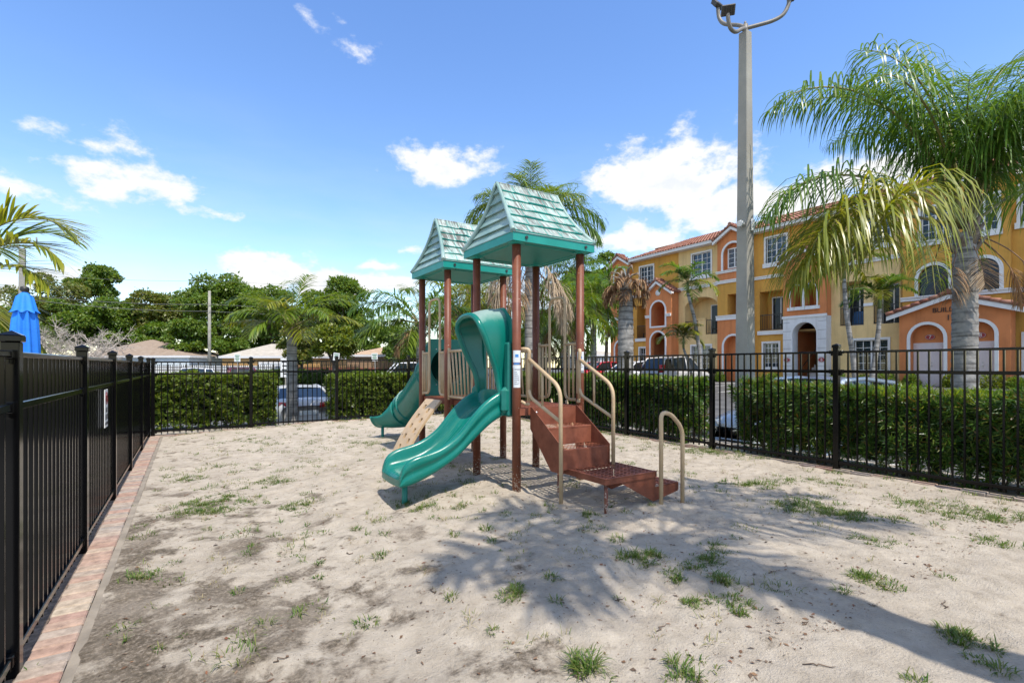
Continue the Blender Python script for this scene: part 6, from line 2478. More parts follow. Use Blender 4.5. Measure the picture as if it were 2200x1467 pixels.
# ---- H: cream
b1, b2 = rect(12.3, 13.45, F2 + .08, z(5.9)), rect(10.72, 11.85, F2 + .08, z(5.9))
wall('wall_cream', 10.5, 13.9, G0, TOPZ, [(rect(11.1, 12.7, z(7.65), z(9.2)), .14), (b1, 1.0), (b2, 1.0), (rect(11.2, 12.75, z(1.1), z(2.72)), .14)], S_CREAM)
window(11.1, 12.7, z(7.65), z(9.2))
window(11.2, 12.75, z(1.1), z(2.72), rows=4, sill=False, blind=True)
# ---- I and J: gold end with the double door porch
hI2 = arch_pts(8.7, 9.85, z(4.72), z(6.15))
hI2b = arch_pts(6.95, 8.0, z(4.72), z(6.15))
hJ2 = arch_pts(5.0, 6.05, z(4.72), z(6.15))
I3 = rect(8.65, 9.75, z(7.35), z(8.9))
I3b = rect(7.0, 7.95, z(7.35), z(8.9))
J3 = rect(5.2, 6.35, z(7.5), z(9.05))
J1 = rect(5.1, 6.2, z(.95), z(2.7))
wall('wall_gold', 6.6, 10.5, z(4.0), TOPZ + .1, [(I3, .14), (I3b, .14), (hI2, .16, False), (hI2b, .16, False)], S_GOLD, -.25, sides=.26)
wall('wall_gold', 0.0, 6.6, G0, TOPZ, [(J3, .14), (J1, .14), (hJ2, .16)], S_GOLD)
MB().box(-.24, 0, 6.62, 10.48, G0, z(4.0)).build('wall_back_of_porch', S_GOLD, apt)
window(8.65, 9.75, z(7.35), z(8.9), x=-.13, proud=.25)
window(7.0, 7.95, z(7.35), z(8.9), x=-.13, proud=.25)
window(5.2, 6.35, z(7.5), z(9.05))
window(5.1, 6.2, z(.95), z(2.7), blind=True)
for h, x in ((hI2, -.25), (hI2b, -.25), (hJ2, 0.0)):
    mb = MB()
    mb.poly(h, (), lambda p: (x + .13, p[0], p[1]))
    w_ = mb.build('window', M_GLASS, apt)
    surround(h, .14, x, parent=w_, name='surround', open_bottom=True)
band(6.55, 10.55, z(4.62), .2, -.25)
band(0, 6.55, z(4.62), .2)
hJa = arch_pts(8.68, 9.95, G0, z(3.3))
hJb = arch_pts(6.95, 8.05, G0, z(3.3))
wall('wall_orange_porch', 6.45, 10.4, G0, z(3.85), [(hJa, .35), (hJb, .35)], S_ORANGE, -.9, [(8.42, z(4.52))], sides=.67)
surround(hJa, .13, -.9)
surround(hJb, .13, -.9)
gable_cap(6.45, 10.4, z(3.85), z(4.52), -.9, .8, over=.45)
for (a, b) in ((8.68, 9.95), (6.95, 8.05)):
    MB().box(-.52, -.5, a - .05, b + .05, z(2.45), z(3.35)).build('arch_infill', S_ORANGE, apt)
    mb = MB().box(-.535, -.5, a, b, G0 + .01, z(2.45))
    mid_ = (a + b) / 2
    for (c, d) in ((a + .04, mid_ - .01), (mid_ + .01, b - .04)):
        for (e, f) in ((.12, .95), (1.05, 1.95)):
            mb.box(-.545, -.5355, c + .1, d - .1, G0 + e, G0 + f, b=.005)
    d_ = mb.build('door', M_DOOR, apt)
    mb = MB()
    mb.tube([(-.54, mid_ - .08, 1.0), (-.60, mid_ - .08, 1.0)], .028, 8)
    mb.tube([(-.54, mid_ - .08, 1.15), (-.56, mid_ - .08, 1.15)], .025, 8)
    mb.build('handle', M_STEEL, d_)
plaque(9.3, z(2.72), '7', -.55)
plaque(7.5, z(2.72), '8', -.55)
for s, yy, zz, sz in (('BUILDING', 8.42, z(3.92), .30), ('12', 8.42, z(3.55), .36)):
    text('lettering', s, sz, M_LTR, apt, Matrix.Translation((-.93, yy, zz)) @ FACE, .012)
MB().box(-.56, -.535, 10.05, 10.12, z(1.75), z(1.9)).build('door_bell', S_TRIM, apt)
# balconies: rear walls, sliding doors, railings
for (y0, y1, zt, d, door, rails, mm) in ((26.78, 28.32, z(6.1), .9, (26.82, 27.95), [(26.78, 28.32)], S_GOLD), (21.0, 23.72, z(6.15), 1.1, (21.05, 22.3), [(21.02, 21.95), (22.6, 23.7)], S_CREAM), (16.6, 18.05, z(5.95), .9, (16.62, 17.75), [(16.6, 18.05)], S_GOLD),
                                         (12.3, 13.45, z(5.9), 1.0, (12.32, 13.43), [(12.3, 13.45)], S_CREAM), (10.72, 11.85, z(5.9), 1.0, (10.74, 11.83), [(10.72, 11.85)], S_CREAM)):
    MB().box(d, d + .1, y0 - .1, y1 + .1, F2 - .1, zt + .1).build('balcony_wall', mm, apt)
    slider(door[0], door[1], F2 + .1, F2 + 2.2, d)
    for (a, b) in rails:
        balcony_rail(a + .01, b - .01, F2 + .08, F2 + 1.05)
for (a, b) in ((26.7, 28.4), (16.5, 18.15)):
    MB().box(-.12, -.001, a, b, F2 - .18, F2 + .06).build('balcony_sill', S_TRIM, apt)
wb = MB().box(.001, .14, 21.97, 22.58, F2 + .06, F2 + 1.12)
wb.box(-.05, .18, 21.97, 22.58, F2 + 1.121, F2 + 1.2)
wb.build('balcony_parapet', S_CREAM, apt)
wb = MB().box(-.06, .2, 11.86, 12.29, F2 + 1.05, F2 + 1.2)
wb.build('balcony_parapet', S_TRIM, apt)
band(20.74, 24.25, F3, .2)
band(26.65, 28.87, F3, .2)
band(16.29, 18.5, F3 - .05, .18)
band(10.5, 13.9, F3, .2)
# pipes, gutters, eaves and roofs
for yy in (20.62, 10.62, 16.2):
    MB().tube([(-.07, yy, .1), (-.07, yy, TOPZ - .1), (-.35, yy, TOPZ + .02)], .045, 8).build('downspout', S_CREAM, apt)
for (a, b) in ((26.6, 28.85), (20.78, 26.6), (13.9, 18.45), (10.5, 13.9), (-1, 10.5)):
    e = TOPZ + (.1 if b == 10.5 else 0)
    mb = MB().box(-.62, -.46, a, b, e - .03, e + .15)
    mb.box(-.64, -.62, a, b, e + .09, e + .16)
    mb.box(-.46, .05, a, b, e - .02, e + .02)
    mb.build('gutter', S_TRIM, apt)
tiled(20.8, 28.9, -.62, TOPZ + .13, 5.0, TOPZ + 2.2, hipr=2.0)
tiled(10.5, 18.5, -.62, TOPZ + .13, 5.0, TOPZ + 2.2)
tiled(18.5, 20.8, .3, TOPZ + .47, 5.0, TOPZ + 2.2)
tiled(-1, 10.5, -.70, TOPZ + .24, 4.2, TOPZ + 2.2, hipr=1.4)
MB().box(0.2, 12, -1, 30.88, -.5, TOPZ).build('wall_core', S_GOLD, apt) if False else None
# rear shell so the block is closed
mb = MB()
mb.add([(9, -1, G0), (9, 30.9, G0), (9, 30.9, TOPZ), (9, -1, TOPZ)], [(0, 1, 2, 3)])
mb.add([(0, 30.9, G0), (9, 30.9, G0), (9, 30.9, TOPZ), (0, 30.9, TOPZ)], [(0, 1, 2, 3)])
mb.add([(0, -1, G0), (9, -1, G0), (9, -1, TOPZ), (0, -1, TOPZ)], [(3, 2, 1, 0)])
mb.add([(0.0, -1, TOPZ), (9, -1, TOPZ), (9, 30.9, TOPZ), (0.0, 30.9, TOPZ)], [(0, 1, 2, 3)])
mb.build('wall_rear', S_GOLD, apt)
mb = MB()
for zz in (F2 - .06, F3 - .1):
    mb.box(.2, 8.9, -.9, 30.8, zz, zz + .1)
for yy in (-.5, 10.6, 13.8, 16.3, 18.4, 20.8, 24.2, 26.7, 28.9):
    pass
mb.build('floor_slab', S_TAN, apt)
tiled(10, 30.9, 9.3, TOPZ + .13, 5.0, TOPZ + 2.2, pitch=.5)
# blue covered grill on one balcony and chairs on others
mb = MB()
rows = []
for k in range(7):
    f = k / 6
    rows.append([(1.0 + (.30 - .10 * f * f) * math.cos(a), 12.85 + (.42 - .16 * f ** 3) * math.cos(a - PI / 2) * 1.0, F2 + .1 + .78 * math.sin(f * PI / 2)) for a in np.linspace(0, 2 * PI, 13)[:-1]])
mb.grid(rows, wrap=True)
mb.v += []
tag_ = mb.build('covered_grill', mat('blue_cover', (.02, .09, .24), .6), None)
tag_.location = (BX, 0, BZ)
tag(tag_, 'blue covered grill standing on the cream balcony', 'grill')
for (yy, nm) in ((26.3, None),):
    pass
for i, (yy, lab) in enumerate(((27.9, 'dark slatted chair on the far gold balcony'), (21.6, 'dark slatted chair on the arched balcony'), (17.0, 'dark chair on the gold balcony beside the light pole'))):
    o = rail_chairs(yy, F2 + .06, .5).build('balcony_chair', M_RAIL)
    o.location = (BX, 0, BZ)
    tag(o, lab, 'chair')

# sidewalk, kerb, parking lines
mb = MB().box(27.6, 31, -6, 40, -.6, .30)
tag(mb.build('sidewalk', M_CONC2), kind='structure')
mb = MB()
for i in range(10):
    yy = 1.3 + i * 2.75
    xa, xb_ = 21.5, 26.6
    za, zb_ = float(lot(xa, yy)) + .005, float(lot(xb_, yy)) + .005
    mb.add([(xa, yy - .05, za), (xb_, yy - .05, zb_), (xb_, yy + .05, zb_), (xa, yy + .05, za)], [(0, 1, 2, 3)])
for i in range(9):
    yy = -2 + i * 2.75
    xa, xb_ = 8.3, 13.2
    za, zb_ = float(lot(xa, yy)) + .005, float(lot(xb_, yy)) + .005
    mb.add([(xa, yy - .05, za), (xb_, yy - .05, zb_), (xb_, yy + .05, zb_), (xa, yy + .05, za)], [(0, 1, 2, 3)])
for i in range(9):
    xx = -6 + i * 2.75
    for (ya, yb2) in ((13.6, 19.0), (34, 39.5)):
        mb.add([(xx - .05, ya, float(lot(xx, ya)) + .006), (xx + .05, ya, float(lot(xx, ya)) + .006), (xx + .05, yb2, float(lot(xx, yb2)) + .006), (xx - .05, yb2, float(lot(xx, yb2)) + .006)], [(0, 1, 2, 3)])
tag(mb.build('parking_line_marking', mat('line_paint', (.62, .62, .58), .8, .25, 20)), kind='structure')
mb = MB().box(-30, 40, 44.0, 44.3, -1.4, -.72)
mb.box(-30, 40, 44.3, 60, -1.4, -.73)
tag(mb.build('far_sidewalk', M_CONC2), kind='structure')
# ------------------------------------------------------------------ cars
M_TYRE = mat('tyre_rubber', (.018, .018, .018), .8)
M_RIM = mat('alloy_rim', (.40, .41, .42), .35, metal=.8)
M_CGLASS = glassmat('car_glass', (.010, .016, .022), .03)
M_TAIL = mat('red_lens', (.36, .008, .012), .15, spec=.7)
M_HEADL = mat('clear_lens', (.55, .58, .6), .1, spec=.8)
M_PLASTIC = mat('black_trim', (.02, .02, .02), .5)
M_PLATE = mat('plate', (.6, .62, .6), .4)


def paint(name, c, metal=.3):
    return mat(name, c, .32, metal=metal, coat=.35, spec=.4)


def car(label, x, y, heading, paint_, kind='sedan', L=4.6, Wd=1.8, H=1.45, group='parked cars', lens=None):
    """body lofted nose to tail; local +y is forward"""
    zg = float(lot(x, y))
    t = thing('parked_car', label, 'car', (x, y, zg), R(heading), group)
    h = L / 2
    if kind == 'sedan':
        belt = [(-h, .78), (-h + .05, .90), (-h + .25, .98), (-h + .75, .99), (-.6, .93), (.6, .90), (h - 1.25, .88), (h - .5, .78), (h - .12, .66), (h, .52)]
        green = [(-h + .62, .985), (-h + 1.35, H - .06), (-.25, H), (.35, H - .03), (h - 1.35, .90)]
    else:
        belt = [(-h, .82), (-h + .05, 1.0), (-h + .2, 1.03), (-h + .7, 1.02), (-.6, .99), (.6, .97), (h - 1.2, .95), (h - .5, .88), (h - .12, .76), (h, .58)]
        green = [(-h + .10, 1.02), (-h + .5, H - .10), (-.5, H), (.35, H - .03), (h - 1.15, .96)]
    zs = lambda yy: float(np.interp(yy, [a for a, b in belt], [b for a, b in belt]))
    rows = []
    ysn = [-h, -h + .04, -h + .14, -h + .3, -h + .6, -h + 1.1, -.8, 0, .8, h - 1.1, h - .6, h - .3, h - .12, h - .03, h]
    for yy in ysn:
        e = min(1.0, max(0.0, (abs(yy) - (h - .55)) / .55))
        w = Wd / 2 * (1 - .17 * e ** 2.2)
        zt = zs(yy)
        zb = .22 + .10 * e ** 3
        sec = [(-w * .72, zb), (-w * .97, zb + .08), (-w, zb + .32), (-w * .985, zt - .14), (-w * .93, zt - .03), (-w * .72, zt), (0, zt + .015), (w * .72, zt), (w * .93, zt - .03), (w * .985, zt - .14), (w, zb + .32), (w * .97, zb + .08), (w * .72, zb), (0, zb)]
        rows.append([(a, yy, b) for a, b in sec])
    mb = MB().grid(rows, 0, True, wrap=True)
    k = len(rows[0])
    n = len(mb.v)
    mb.f.append(tuple(range(k)))
    mb.f.append(tuple(n - k + i for i in reversed(range(k))))
    mb.m += [0, 0]
    mb.sm += [True, True]
    # roof and pillars
    wr, wb_ = Wd / 2 * .70, Wd / 2 * .90
    gz = [b for a, b in green]
    gy = [a for a, b in green]
    wd_ = [wb_ * .96, wr, wr, wr, wb_ * .96]
    prof = list(zip(gy, gz, wd_))
    mb.grid([[(-prof[i][2] * f, prof[i][0], prof[i][1] + .03 * (1 - f * f)) for f in (1, .5, 0, -.5, -1)] for i in (1, 2, 3)], 0, True)
    for s in (-1, 1):
        mb.tube([(s * p[2], p[0], p[1]) for p in prof], [.045, .045, .04, .04, .04], 6)
        for yy in (-.12, ) + ((-h + 1.0,) if kind != 'sedan' else ()):
            mb.tube([(s * wb_ * .985, yy - .05, zs(yy) - .02), (s * wr * 1.01, yy, np.interp(yy, gy, gz))], .04, 5)
    body = mb.build('body', paint_, t)
    mb = MB()
    for s in (-1, 1):
        pts = [(s * p[2], p[0], p[1] - .01) for p in prof]
        bot = [(s * wb_ * .99, p[0], zs(p[0]) - .03) for p in prof]
        for i in range(4):
            mb.add([pts[i], pts[i + 1], bot[i + 1], bot[i]], [(0, 1, 2, 3)])
    for i in (0, 3):
        a, b = prof[i], prof[i + 1]
        mb.add([(-a[2], a[0], a[1]), (a[2], a[0], a[1]), (b[2], b[0], b[1]), (-b[2], b[0], b[1])], [(0, 1, 2, 3)])
    mb.build('window', M_CGLASS, t)
    for yy in (h - .88, -h + .92):
        for s in (-1, 1):
            r_ = .33 if kind == 'sedan' else .36
            c = (s * (Wd / 2 - .10), yy, r_)
            mb = MB()
            prof2 = [(r_ - .10, -.11), (r_ - .02, -.115), (r_, -.08), (r_, .08), (r_ - .02, .115), (r_ - .10, .11)]
            mb.grid([[(c[0] + o, c[1] + rr * math.cos(a), c[2] + rr * math.sin(a)) for a in np.linspace(0, 2 * PI, 25)[:-1]] for rr, o in prof2], 0, True, wrap=True)
            w = mb.build('wheel', M_TYRE, t)
            mb = MB()
            for q in range(6):
                a = q * PI / 3
                mb.tube([(c[0] + s * .08, c[1], c[2]), (c[0] + s * .10, c[1] + (r_ - .10) * math.cos(a), c[2] + (r_ - .10) * math.sin(a))], [.04, .03], 5)
            mb.tube([(c[0] + s * .07, c[1] + (r_ - .10) * math.cos(a), c[2] + (r_ - .10) * math.sin(a)) for a in np.linspace(0, 2 * PI, 21)[:-1]], .025, 5, closed=True)
            mb.lathe([(.001, 0), (r_ - .1, 0)], (0, 0, 0), 16)
            m0 = len(mb.v) - 32
            mb.v[m0:] = [(c[0] + s * .03, c[1] + a, c[2] + b) for a, b, _ in mb.v[m0:]]
            mb.build('rim', M_RIM, w)
    zt = .80 if kind == 'sedan' else .98
    for s in (-1, 1):
        mb = MB()
        if kind == 'sedan':
            mb.grid([[(s * (.30 + .50 * f), -h - .012 + .16 * f ** 3.5, zt - .075 + q * (.15 + .02 * f) + .02 * f) for f in np.linspace(0, 1, 8)] for q in (0, .5, 1)])
        else:
            mb.grid([[(s * (.62 + .2 * f), -h - .01 + .22 * f * f + .06 * q, zt - .1 + q * .42) for f in np.linspace(0, 1, 6)] for q in (0, .5, 1)])
        o = mb.build('taillight', M_TAIL, t)
        so = o.modifiers.new('thick', 'SOLIDIFY')
        so.thickness = .03
        so.offset = 0
        mb = MB()
        mb.grid([[(s * (.42 + .36 * f), h - .02 - .17 * f ** 2.5, .56 + q * .13 + .05 * f) for f in np.linspace(0, 1, 6)] for q in (0, 1)])
        o = mb.build('headlight', M_HEADL, t)
        so = o.modifiers.new('thick', 'SOLIDIFY')
        so.thickness = .03
        so.offset = 0
        mb = MB().ctr((s * (Wd / 2 + .07), h - 1.55, .95 if kind == 'sedan' else 1.04), (.18, .11, .12), b=.03)
        mb.build('mirror', paint_, t)
    MB().box(-.26, .26, -h - .012, -h + .02, .52, .65, b=.004).build('number_plate', M_PLATE, t)
    mb = MB()
    mb.box(-.62, .62, -h - .006, -h + .05, .27, .36, b=.01)
    mb.build('bumper_insert', M_PLASTIC, t)
    MB().box(-.55, .55, h - .05, h + .006, .30, .42, b=.01).build('grille', M_PLASTIC, t)
    return t


P_SILVER = paint('silver_paint', (.50, .49, .475), .15)
P_WHITE = paint('white_paint_car', (.70, .71, .73), 0)
P_RED = paint('red_paint_car', (.42, .012, .02), 0)
P_BLUE = paint('pale_blue_paint', (.56, .62, .66), .1)
P_DARK = paint('dark_paint', (.025, .03, .035), .2)
P_MAROON = paint('maroon_paint', (.12, .012, .02), .2)
x, y = PX(634, 16.6)
car('silver sedan with a red tail light behind the back fence', x, y, 0, P_SILVER, 'sedan', H=1.31)
car('dark car mostly hidden behind the hedge right of the silver sedan', 5.1, 16.7, 180, P_DARK, 'sedan')
car('pale blue car behind the right hedge, its roof below the stair arch', 10.55, 5.15, 90, P_BLUE, 'suv', L=4.7, H=1.50).location.z -= .17
for px, Y, lab, pt, kd in [(1455, 28.2, 'silver suv with red rear lights below the arched balcony', P_SILVER, 'suv'), (1372, 30.3, 'white car behind the dead palm trunk', P_WHITE, 'sedan'), (1300, 32.3, 'red car parked left of the dead palm trunk', P_RED, 'sedan')]:
    x, y = PX(px, Y)
    car(lab, x, y, -90, pt, kd, L=4.5, H=1.72 if kd == 'suv' else 1.50)
for px, Y, lab, pt, kd, hd in [(516, 31, 'maroon suv parked in front of the tan house', P_MAROON, 'suv', 0), (452, 36, 'dark car in front of the white wall', P_DARK, 'sedan', 60), (402, 43, 'white van roof above the white wall', P_WHITE, 'suv', 90), (866, 30, 'white car behind the tube slide', P_WHITE, 'suv', 80),
                               (1340, 44, 'dark car far off beyond the dead palm trunk', P_DARK, 'suv', 90)]:
    x, y = PX(px, Y)
    car(lab, x, y, hd, pt, kd, H=1.85 if kd == 'suv' else 1.5)

# ------------------------------------------------------------------ concrete light pole
M_POLE = mat('cast_concrete', (.27, .26, .228), .9, .2, 2.2, .5, 50, col2=(.33, .315, .275))
M_GALV = mat('grey_bracket', (.17, .155, .135), .5, .15, 12)
M_WPL = mat('white_plastic', (.72, .72, .70), .4)
x, y = PX(1601, 9.6)
zt = PZ(72, 9.6)
lpz = float(lot(x, y))
lp = thing('light_pole', 'tall square concrete light pole behind the right hedge', 'light pole', (x, y, lpz))
h = zt - lpz
mb = MB()
a0, a1 = .142, .085
rows = []
for k in range(9):
    f = k / 8
    a = a0 + (a1 - a0) * f
    c = .012
    rows.append([(sx * (a - (c if i else 0)), sy_ * (a - (0 if i else c)), -.3 + (h + .3) * f) for sx, sy_, i in ((1, -1, 0), (1, 1, 0), (1, 1, 1), (-1, 1, 1), (-1, 1, 0), (-1, -1, 0), (-1, -1, 1), (1, -1, 1))])
mb.grid(rows, 0, False, wrap=True)
mb.add(rows[-1], [tuple(range(8))])
sh_ = mb.build('shaft', M_POLE, lp)


def sdir(dx, dz, dy=0.0):
    """screen right dx, up dz, away dy -> vector"""
    return Vector((CH * dx + SH * dy, -SH * dx + CH * dy, dz))


mb = MB().tube([(0, 0, h - .02), (0, 0, h + .16)], .05, 12)
mb.tube([(0, 0, h + .16), (0, 0, h + .22)], [.03, .02], 8)
mb.build('top_cap', M_GALV, lp)
M_FLOOD = mat('floodlight_body', (.05, .045, .04), .5)
for nm, pts, fl in (('arm', [(0, .05, 0), (-.12, -.03, -.1), (-.28, -.16, -.22), (-.43, -.17, -.34), (-.49, -.02, -.38), (-.49, .06, -.38)], True),
                    ('arm', [(0, .06, 0), (-.08, .18, .1), (-.26, .34, .3), (-.33, .52, .4), (-.35, .75, .42)], True),
                    ('arm', [(0, .05, 0), (.25, .10, -.03), (.5, .16, -.06), (.68, .26, -.08), (.78, .44, -.08), (.79, .55, -.08)], True)):
    P_ = [sdir(a, b, c) + Vector((0, 0, h + .04)) for a, b, c in pts]
    sm_ = []
    for i in range(len(P_) - 1):
        p0, p1, p2, p3 = P_[max(i - 1, 0)], P_[i], P_[i + 1], P_[min(i + 2, len(P_) - 1)]
        for q in range(5):
            t_ = q / 5
            sm_.append(.5 * ((2 * p1) + (-p0 + p2) * t_ + (2 * p0 - 5 * p1 + 4 * p2 - p3) * t_ ** 2 + (-p0 + 3 * p1 - 3 * p2 + p3) * t_ ** 3))
    sm_.append(P_[-1])
    mb = MB().tube(sm_, .036, 10)
    arm = mb.build(nm, M_GALV, lp)
    e = P_[-1]
    rot = Matrix.Translation(e + Vector((0, 0, .07))) @ Matrix.Rotation(-HEAD + (2.9 if pts[-1][0] < -.4 else .6), 4, 'Z') @ Matrix.Rotation(R(-35), 4, 'X')
    mb = MB().box(-.12, .12, -.035, .035, -.09, .09, M=rot, b=.012)
    for q in range(5):
        mb.box(-.10 + .045 * q, -.09 + .045 * q, .036, .06, -.08, .08, M=rot)
    fl_ = mb.build('floodlight', M_FLOOD, arm)
# camera and sensor on the shaft
zc = PZ(480, 9.45) - lpz
mb = MB().tube([Vector((-.12, -.02, zc)), Vector((-.12, -.02, zc)) + sdir(-.06, .0, -.05)], .05, 12)
mb.tube([Vector((-.12, -.02, zc)) + sdir(-.05, .005, -.05), Vector((-.12, -.02, zc)) + sdir(-.12, -.02, -.13)], [.06, .052], 14)
mb.build('security_camera', M_WPL, lp)
z2 = PZ(483, 9.45) - lpz
mb = MB().box(-.02, .09, -.150, -.118, z2 - .10, z2 + .12, b=.012)
mb.tube([Vector((.04, -.15, z2 - .02)), Vector((.04, -.15, z2 + .04)) + sdir(.07, .02, -.05), Vector((.04, -.15, z2 + .08)) + sdir(.2, .0, -.08)], [.028, .026, .03], 9)
mb.lathe([(.001, .045), (.10, .04), (.11, .02), (.105, -.01), (.07, -.06), (.001, -.065)], tuple(Vector((.04, -.15, z2 + .08)) + sdir(.24, .0, -.08)), 16)
mb.build('dome_camera', M_WPL, lp)

# small light pole far behind the left palm
x, y = PX(48, 26)
fp = thing('light_pole', 'distant light pole with a curved double bracket behind the left palm fronds', 'light pole', (x, y, -.5))
hh = PZ(535, 26) + .5
MB().box(-.12, .12, -.12, .12, -.2, hh).build('shaft', M_POLE, fp)
mb = MB()
for s in (-1, 1):
    mb.tube([Vector((0, 0, hh - .02)), sdir(s * .25, .1) + Vector((0, 0, hh)), sdir(s * .6, .17) + Vector((0, 0, hh)), sdir(s * .75, .42) + Vector((0, 0, hh)), sdir(s * .73, .6) + Vector((0, 0, hh))], .035, 8)
mb.build('arm', M_GALV, fp)

# ------------------------------------------------------------------ closed blue umbrella
M_BLUE = mat('blue_canvas', (.012, .19, .74), .75, .12, 4, .3, 60)
x, y = PX(53, 6.6)
um = thing('patio_umbrella', 'closed bright blue umbrella with a black ball finial behind the left fence', 'umbrella', (x, y, 0))
MB().tube([(0, 0, 0), (0, 0, 2.42)], .02, 10).build('pole', mat('umbrella_pole', (.35, .35, .36), .4, metal=.6), um)
mb = MB()
n = 64
ztop = PZ(628, 6.6)
rows = []
for zz, r_, am in ((ztop, .03, 0), (ztop - .06, .085, .004), (ztop - .20, .115, .014), (ztop - .245, .14, .02)):
    rows.append([((r_ + am * math.cos(8 * a)) * math.cos(a), (r_ + am * math.cos(8 * a)) * math.sin(a), zz - .03 * (am > .012) * (1 + math.cos(8 * a)) * .5) for a in np.linspace(0, 2 * PI, n + 1)[:-1]])
mb.grid(rows, wrap=True)
rows = []
for zz, r_, am in ((ztop - .17, .09, .008), (ztop - .35, .118, .018), (ztop - .6, .132, .022), (ztop - .85, .138, .022), (ztop - 1.0, .12, .02), (ztop - 1.12, .10, .02), (ztop - 1.3, .12, .02)):
    rows.append([((r_ + am * math.cos(9 * a + zz * 2)) * math.cos(a), (r_ + am * math.cos(9 * a + zz * 2)) * math.sin(a), zz) for a in np.linspace(0, 2 * PI, n + 1)[:-1]])
mb.grid(rows, wrap=True)
mb.build('canopy', M_BLUE, um)
mb = MB().lathe([(.022, -.03), (.03, -.01), (.024, .0), (.045, .02), (.05, .045), (.04, .07), (.001, .085)], (0, 0, ztop), 16)
mb.build('finial', M_PLASTIC, um)

# ------------------------------------------------------------------ parking signs, houses, wall, wires
M_SGREEN = mat('sign_green', (.02, .18, .06), .5)
for i, (px, py, Y, tilt, lab) in enumerate([(510, 769, 27, 0, 'white parking sign in front of the tan house wall'), (613, 790, 17.5, 0, 'tall narrow white sign beside the trunk of the short queen palm'), (713, 766, 27, 6, 'tilted white parking sign with green lettering'), (808, 767, 27, -2, 'upright white parking sign between the tilted sign and the tube slide')]):
    x, y = PX(px, Y)
    zg = float(lot(x, y))
    zc = PZ(py, Y)
    s = thing('parking_sign', lab, 'sign', (x, y, zg), -HEAD, 'parking signs')
    s.rotation_euler = (0, R(tilt), -HEAD)
    hh = zc - zg
    MB().tube([(0, .02, -.2), (0, .02, hh + .15)], .025, 8).build('post', M_GALV, s)
    w_, g_ = (.165, .21) if i != 1 else (.165, .33)
    b_ = MB().box(-w_, w_, -.012, 0, hh - g_, hh + g_, b=.004).build('board', M_WHITE, s)
    mb = MB()
    for k in range(4):
        ww = w_ * (.75, .6, .7, .45)[k]
        mb.box(-ww, ww, -.015, -.0125, hh + g_ * (.62 - .42 * k) - .02, hh + g_ * (.62 - .42 * k) + .025)
    mb.build('lettering', M_SGREEN if i != 1 else M_SIGNBLK, b_)


def house(label, pxl, pxr, Y, yeave, yridge, wallm, roofm, dep=8, garage=None, pkl=.3, pkr=.55, over=.22, trimc=None):
    """hip roofed bungalow facing the camera"""
    xa, ya = PX((pxl + pxr) / 2, Y)
    zg = float(lot(xa, ya)) - .1
    t = thing('bungalow', label, 'house', (xa, ya, zg), -HEAD)
    w = (pxr - pxl) / FPX * Y / 2
    he, hr = PZ(yeave, Y) - zg, PZ(yridge, Y + dep * .4) - zg
    MB().box(-w + over, w - over, over, dep - over, -.3, he - .12).build('wall', wallm, t)
    mb = MB()
    a, b = -w + 2 * w * pkl, -w + 2 * w * pkr
    vs = [(-w, 0, he), (w, 0, he), (w, dep, he), (-w, dep, he), (a, dep / 2, hr), (b, dep / 2, hr)]
    mb.add(vs, [(0, 1, 5, 4), (1, 2, 5), (2, 3, 4, 5), (3, 0, 4)])
    rf = mb.build('roof', roofm, t)
    mb = MB().box(-w - .02, w + .02, -.02, .02, he - .2, he + .02)
    mb.box(w - .02, w + .02, .02, dep, he - .2, he + .02)
    mb.box(-w - .02, -w + .02, .02, dep, he - .2, he + .02)
    mb.box(-w, w, .02, dep, he - .13, he - .118)
    mb.build('fascia', S_TRIM, rf)
    for (c, d, z0, z1, m_, fr) in garage or []:
        mb = MB().box(-w + 2 * w * c, -w + 2 * w * d, over - .05, over + .01, z0, z1)
        o = mb.build('window' if z0 > .2 else 'garage_door', m_, t)
        mb = MB()
        p, q = -w + 2 * w * c, -w + 2 * w * d
        mb.box(p - .18, p, over - .08, over + .005, z0, z1 + .18)
        mb.box(q, q + .18, over - .08, over + .005, z0, z1 + .18)
        mb.box(p, q, over - .08, over + .005, z1, z1 + .18)
        mb.build('frame', fr, o)
    return t


M_SHING = mat('brown_shingle', (.235, .175, .13), .95, .18, 2.5, .6, 30, col2=(.29, .225, .17))
M_SHING2 = mat('grey_shingle', (.40, .36, .30), .95, .15, 2.5, .5, 30)
M_SHING3 = mat('tan_shingle', (.40, .28, .185), .95, .15, 2.5, .5, 30)
W_BLUEW = mat('pale_blue_wall', (.62, .68, .70), .9, .05, 2)
W_TAN = mat('tan_house_wall', (.52, .30, .11), .9, .08, 2)
W_BRN = mat('brown_house_wall', (.30, .19, .11), .9, .1, 2)
M_GREYF = mat('grey_frame', (.20, .25, .29), .6)
house('white bungalow with a broad brown hipped roof', 168, 408, 52, 764, 729, W_BLUEW, M_SHING, 9, [(.52, .80, .1, 2.1, W_BLUEW, M_GREYF)], .36, .40)
house('tan bungalow with a grey hipped roof', 470, 690, 50, 765, 738, W_TAN, M_SHING2, 9, [(.40, .72, .1, 2.1, M_WHITE, S_TRIM)], .3, .6)
house('brown bungalow partly hidden by palms', 738, 960, 50, 762, 742, W_BRN, M_SHING3, 9, [(.5, .6, 1.0, 2.0, M_GLASS, S_TRIM)], .35, .6)
house('pale low building far behind the dead palm trunk', 1225, 1345, 75, 762, 752, mat('grey_wall', (.45, .46, .47), .9), M_SHING2, 9, [(.4, .5, 1.0, 2.2, M_GLASS, S_TRIM)])

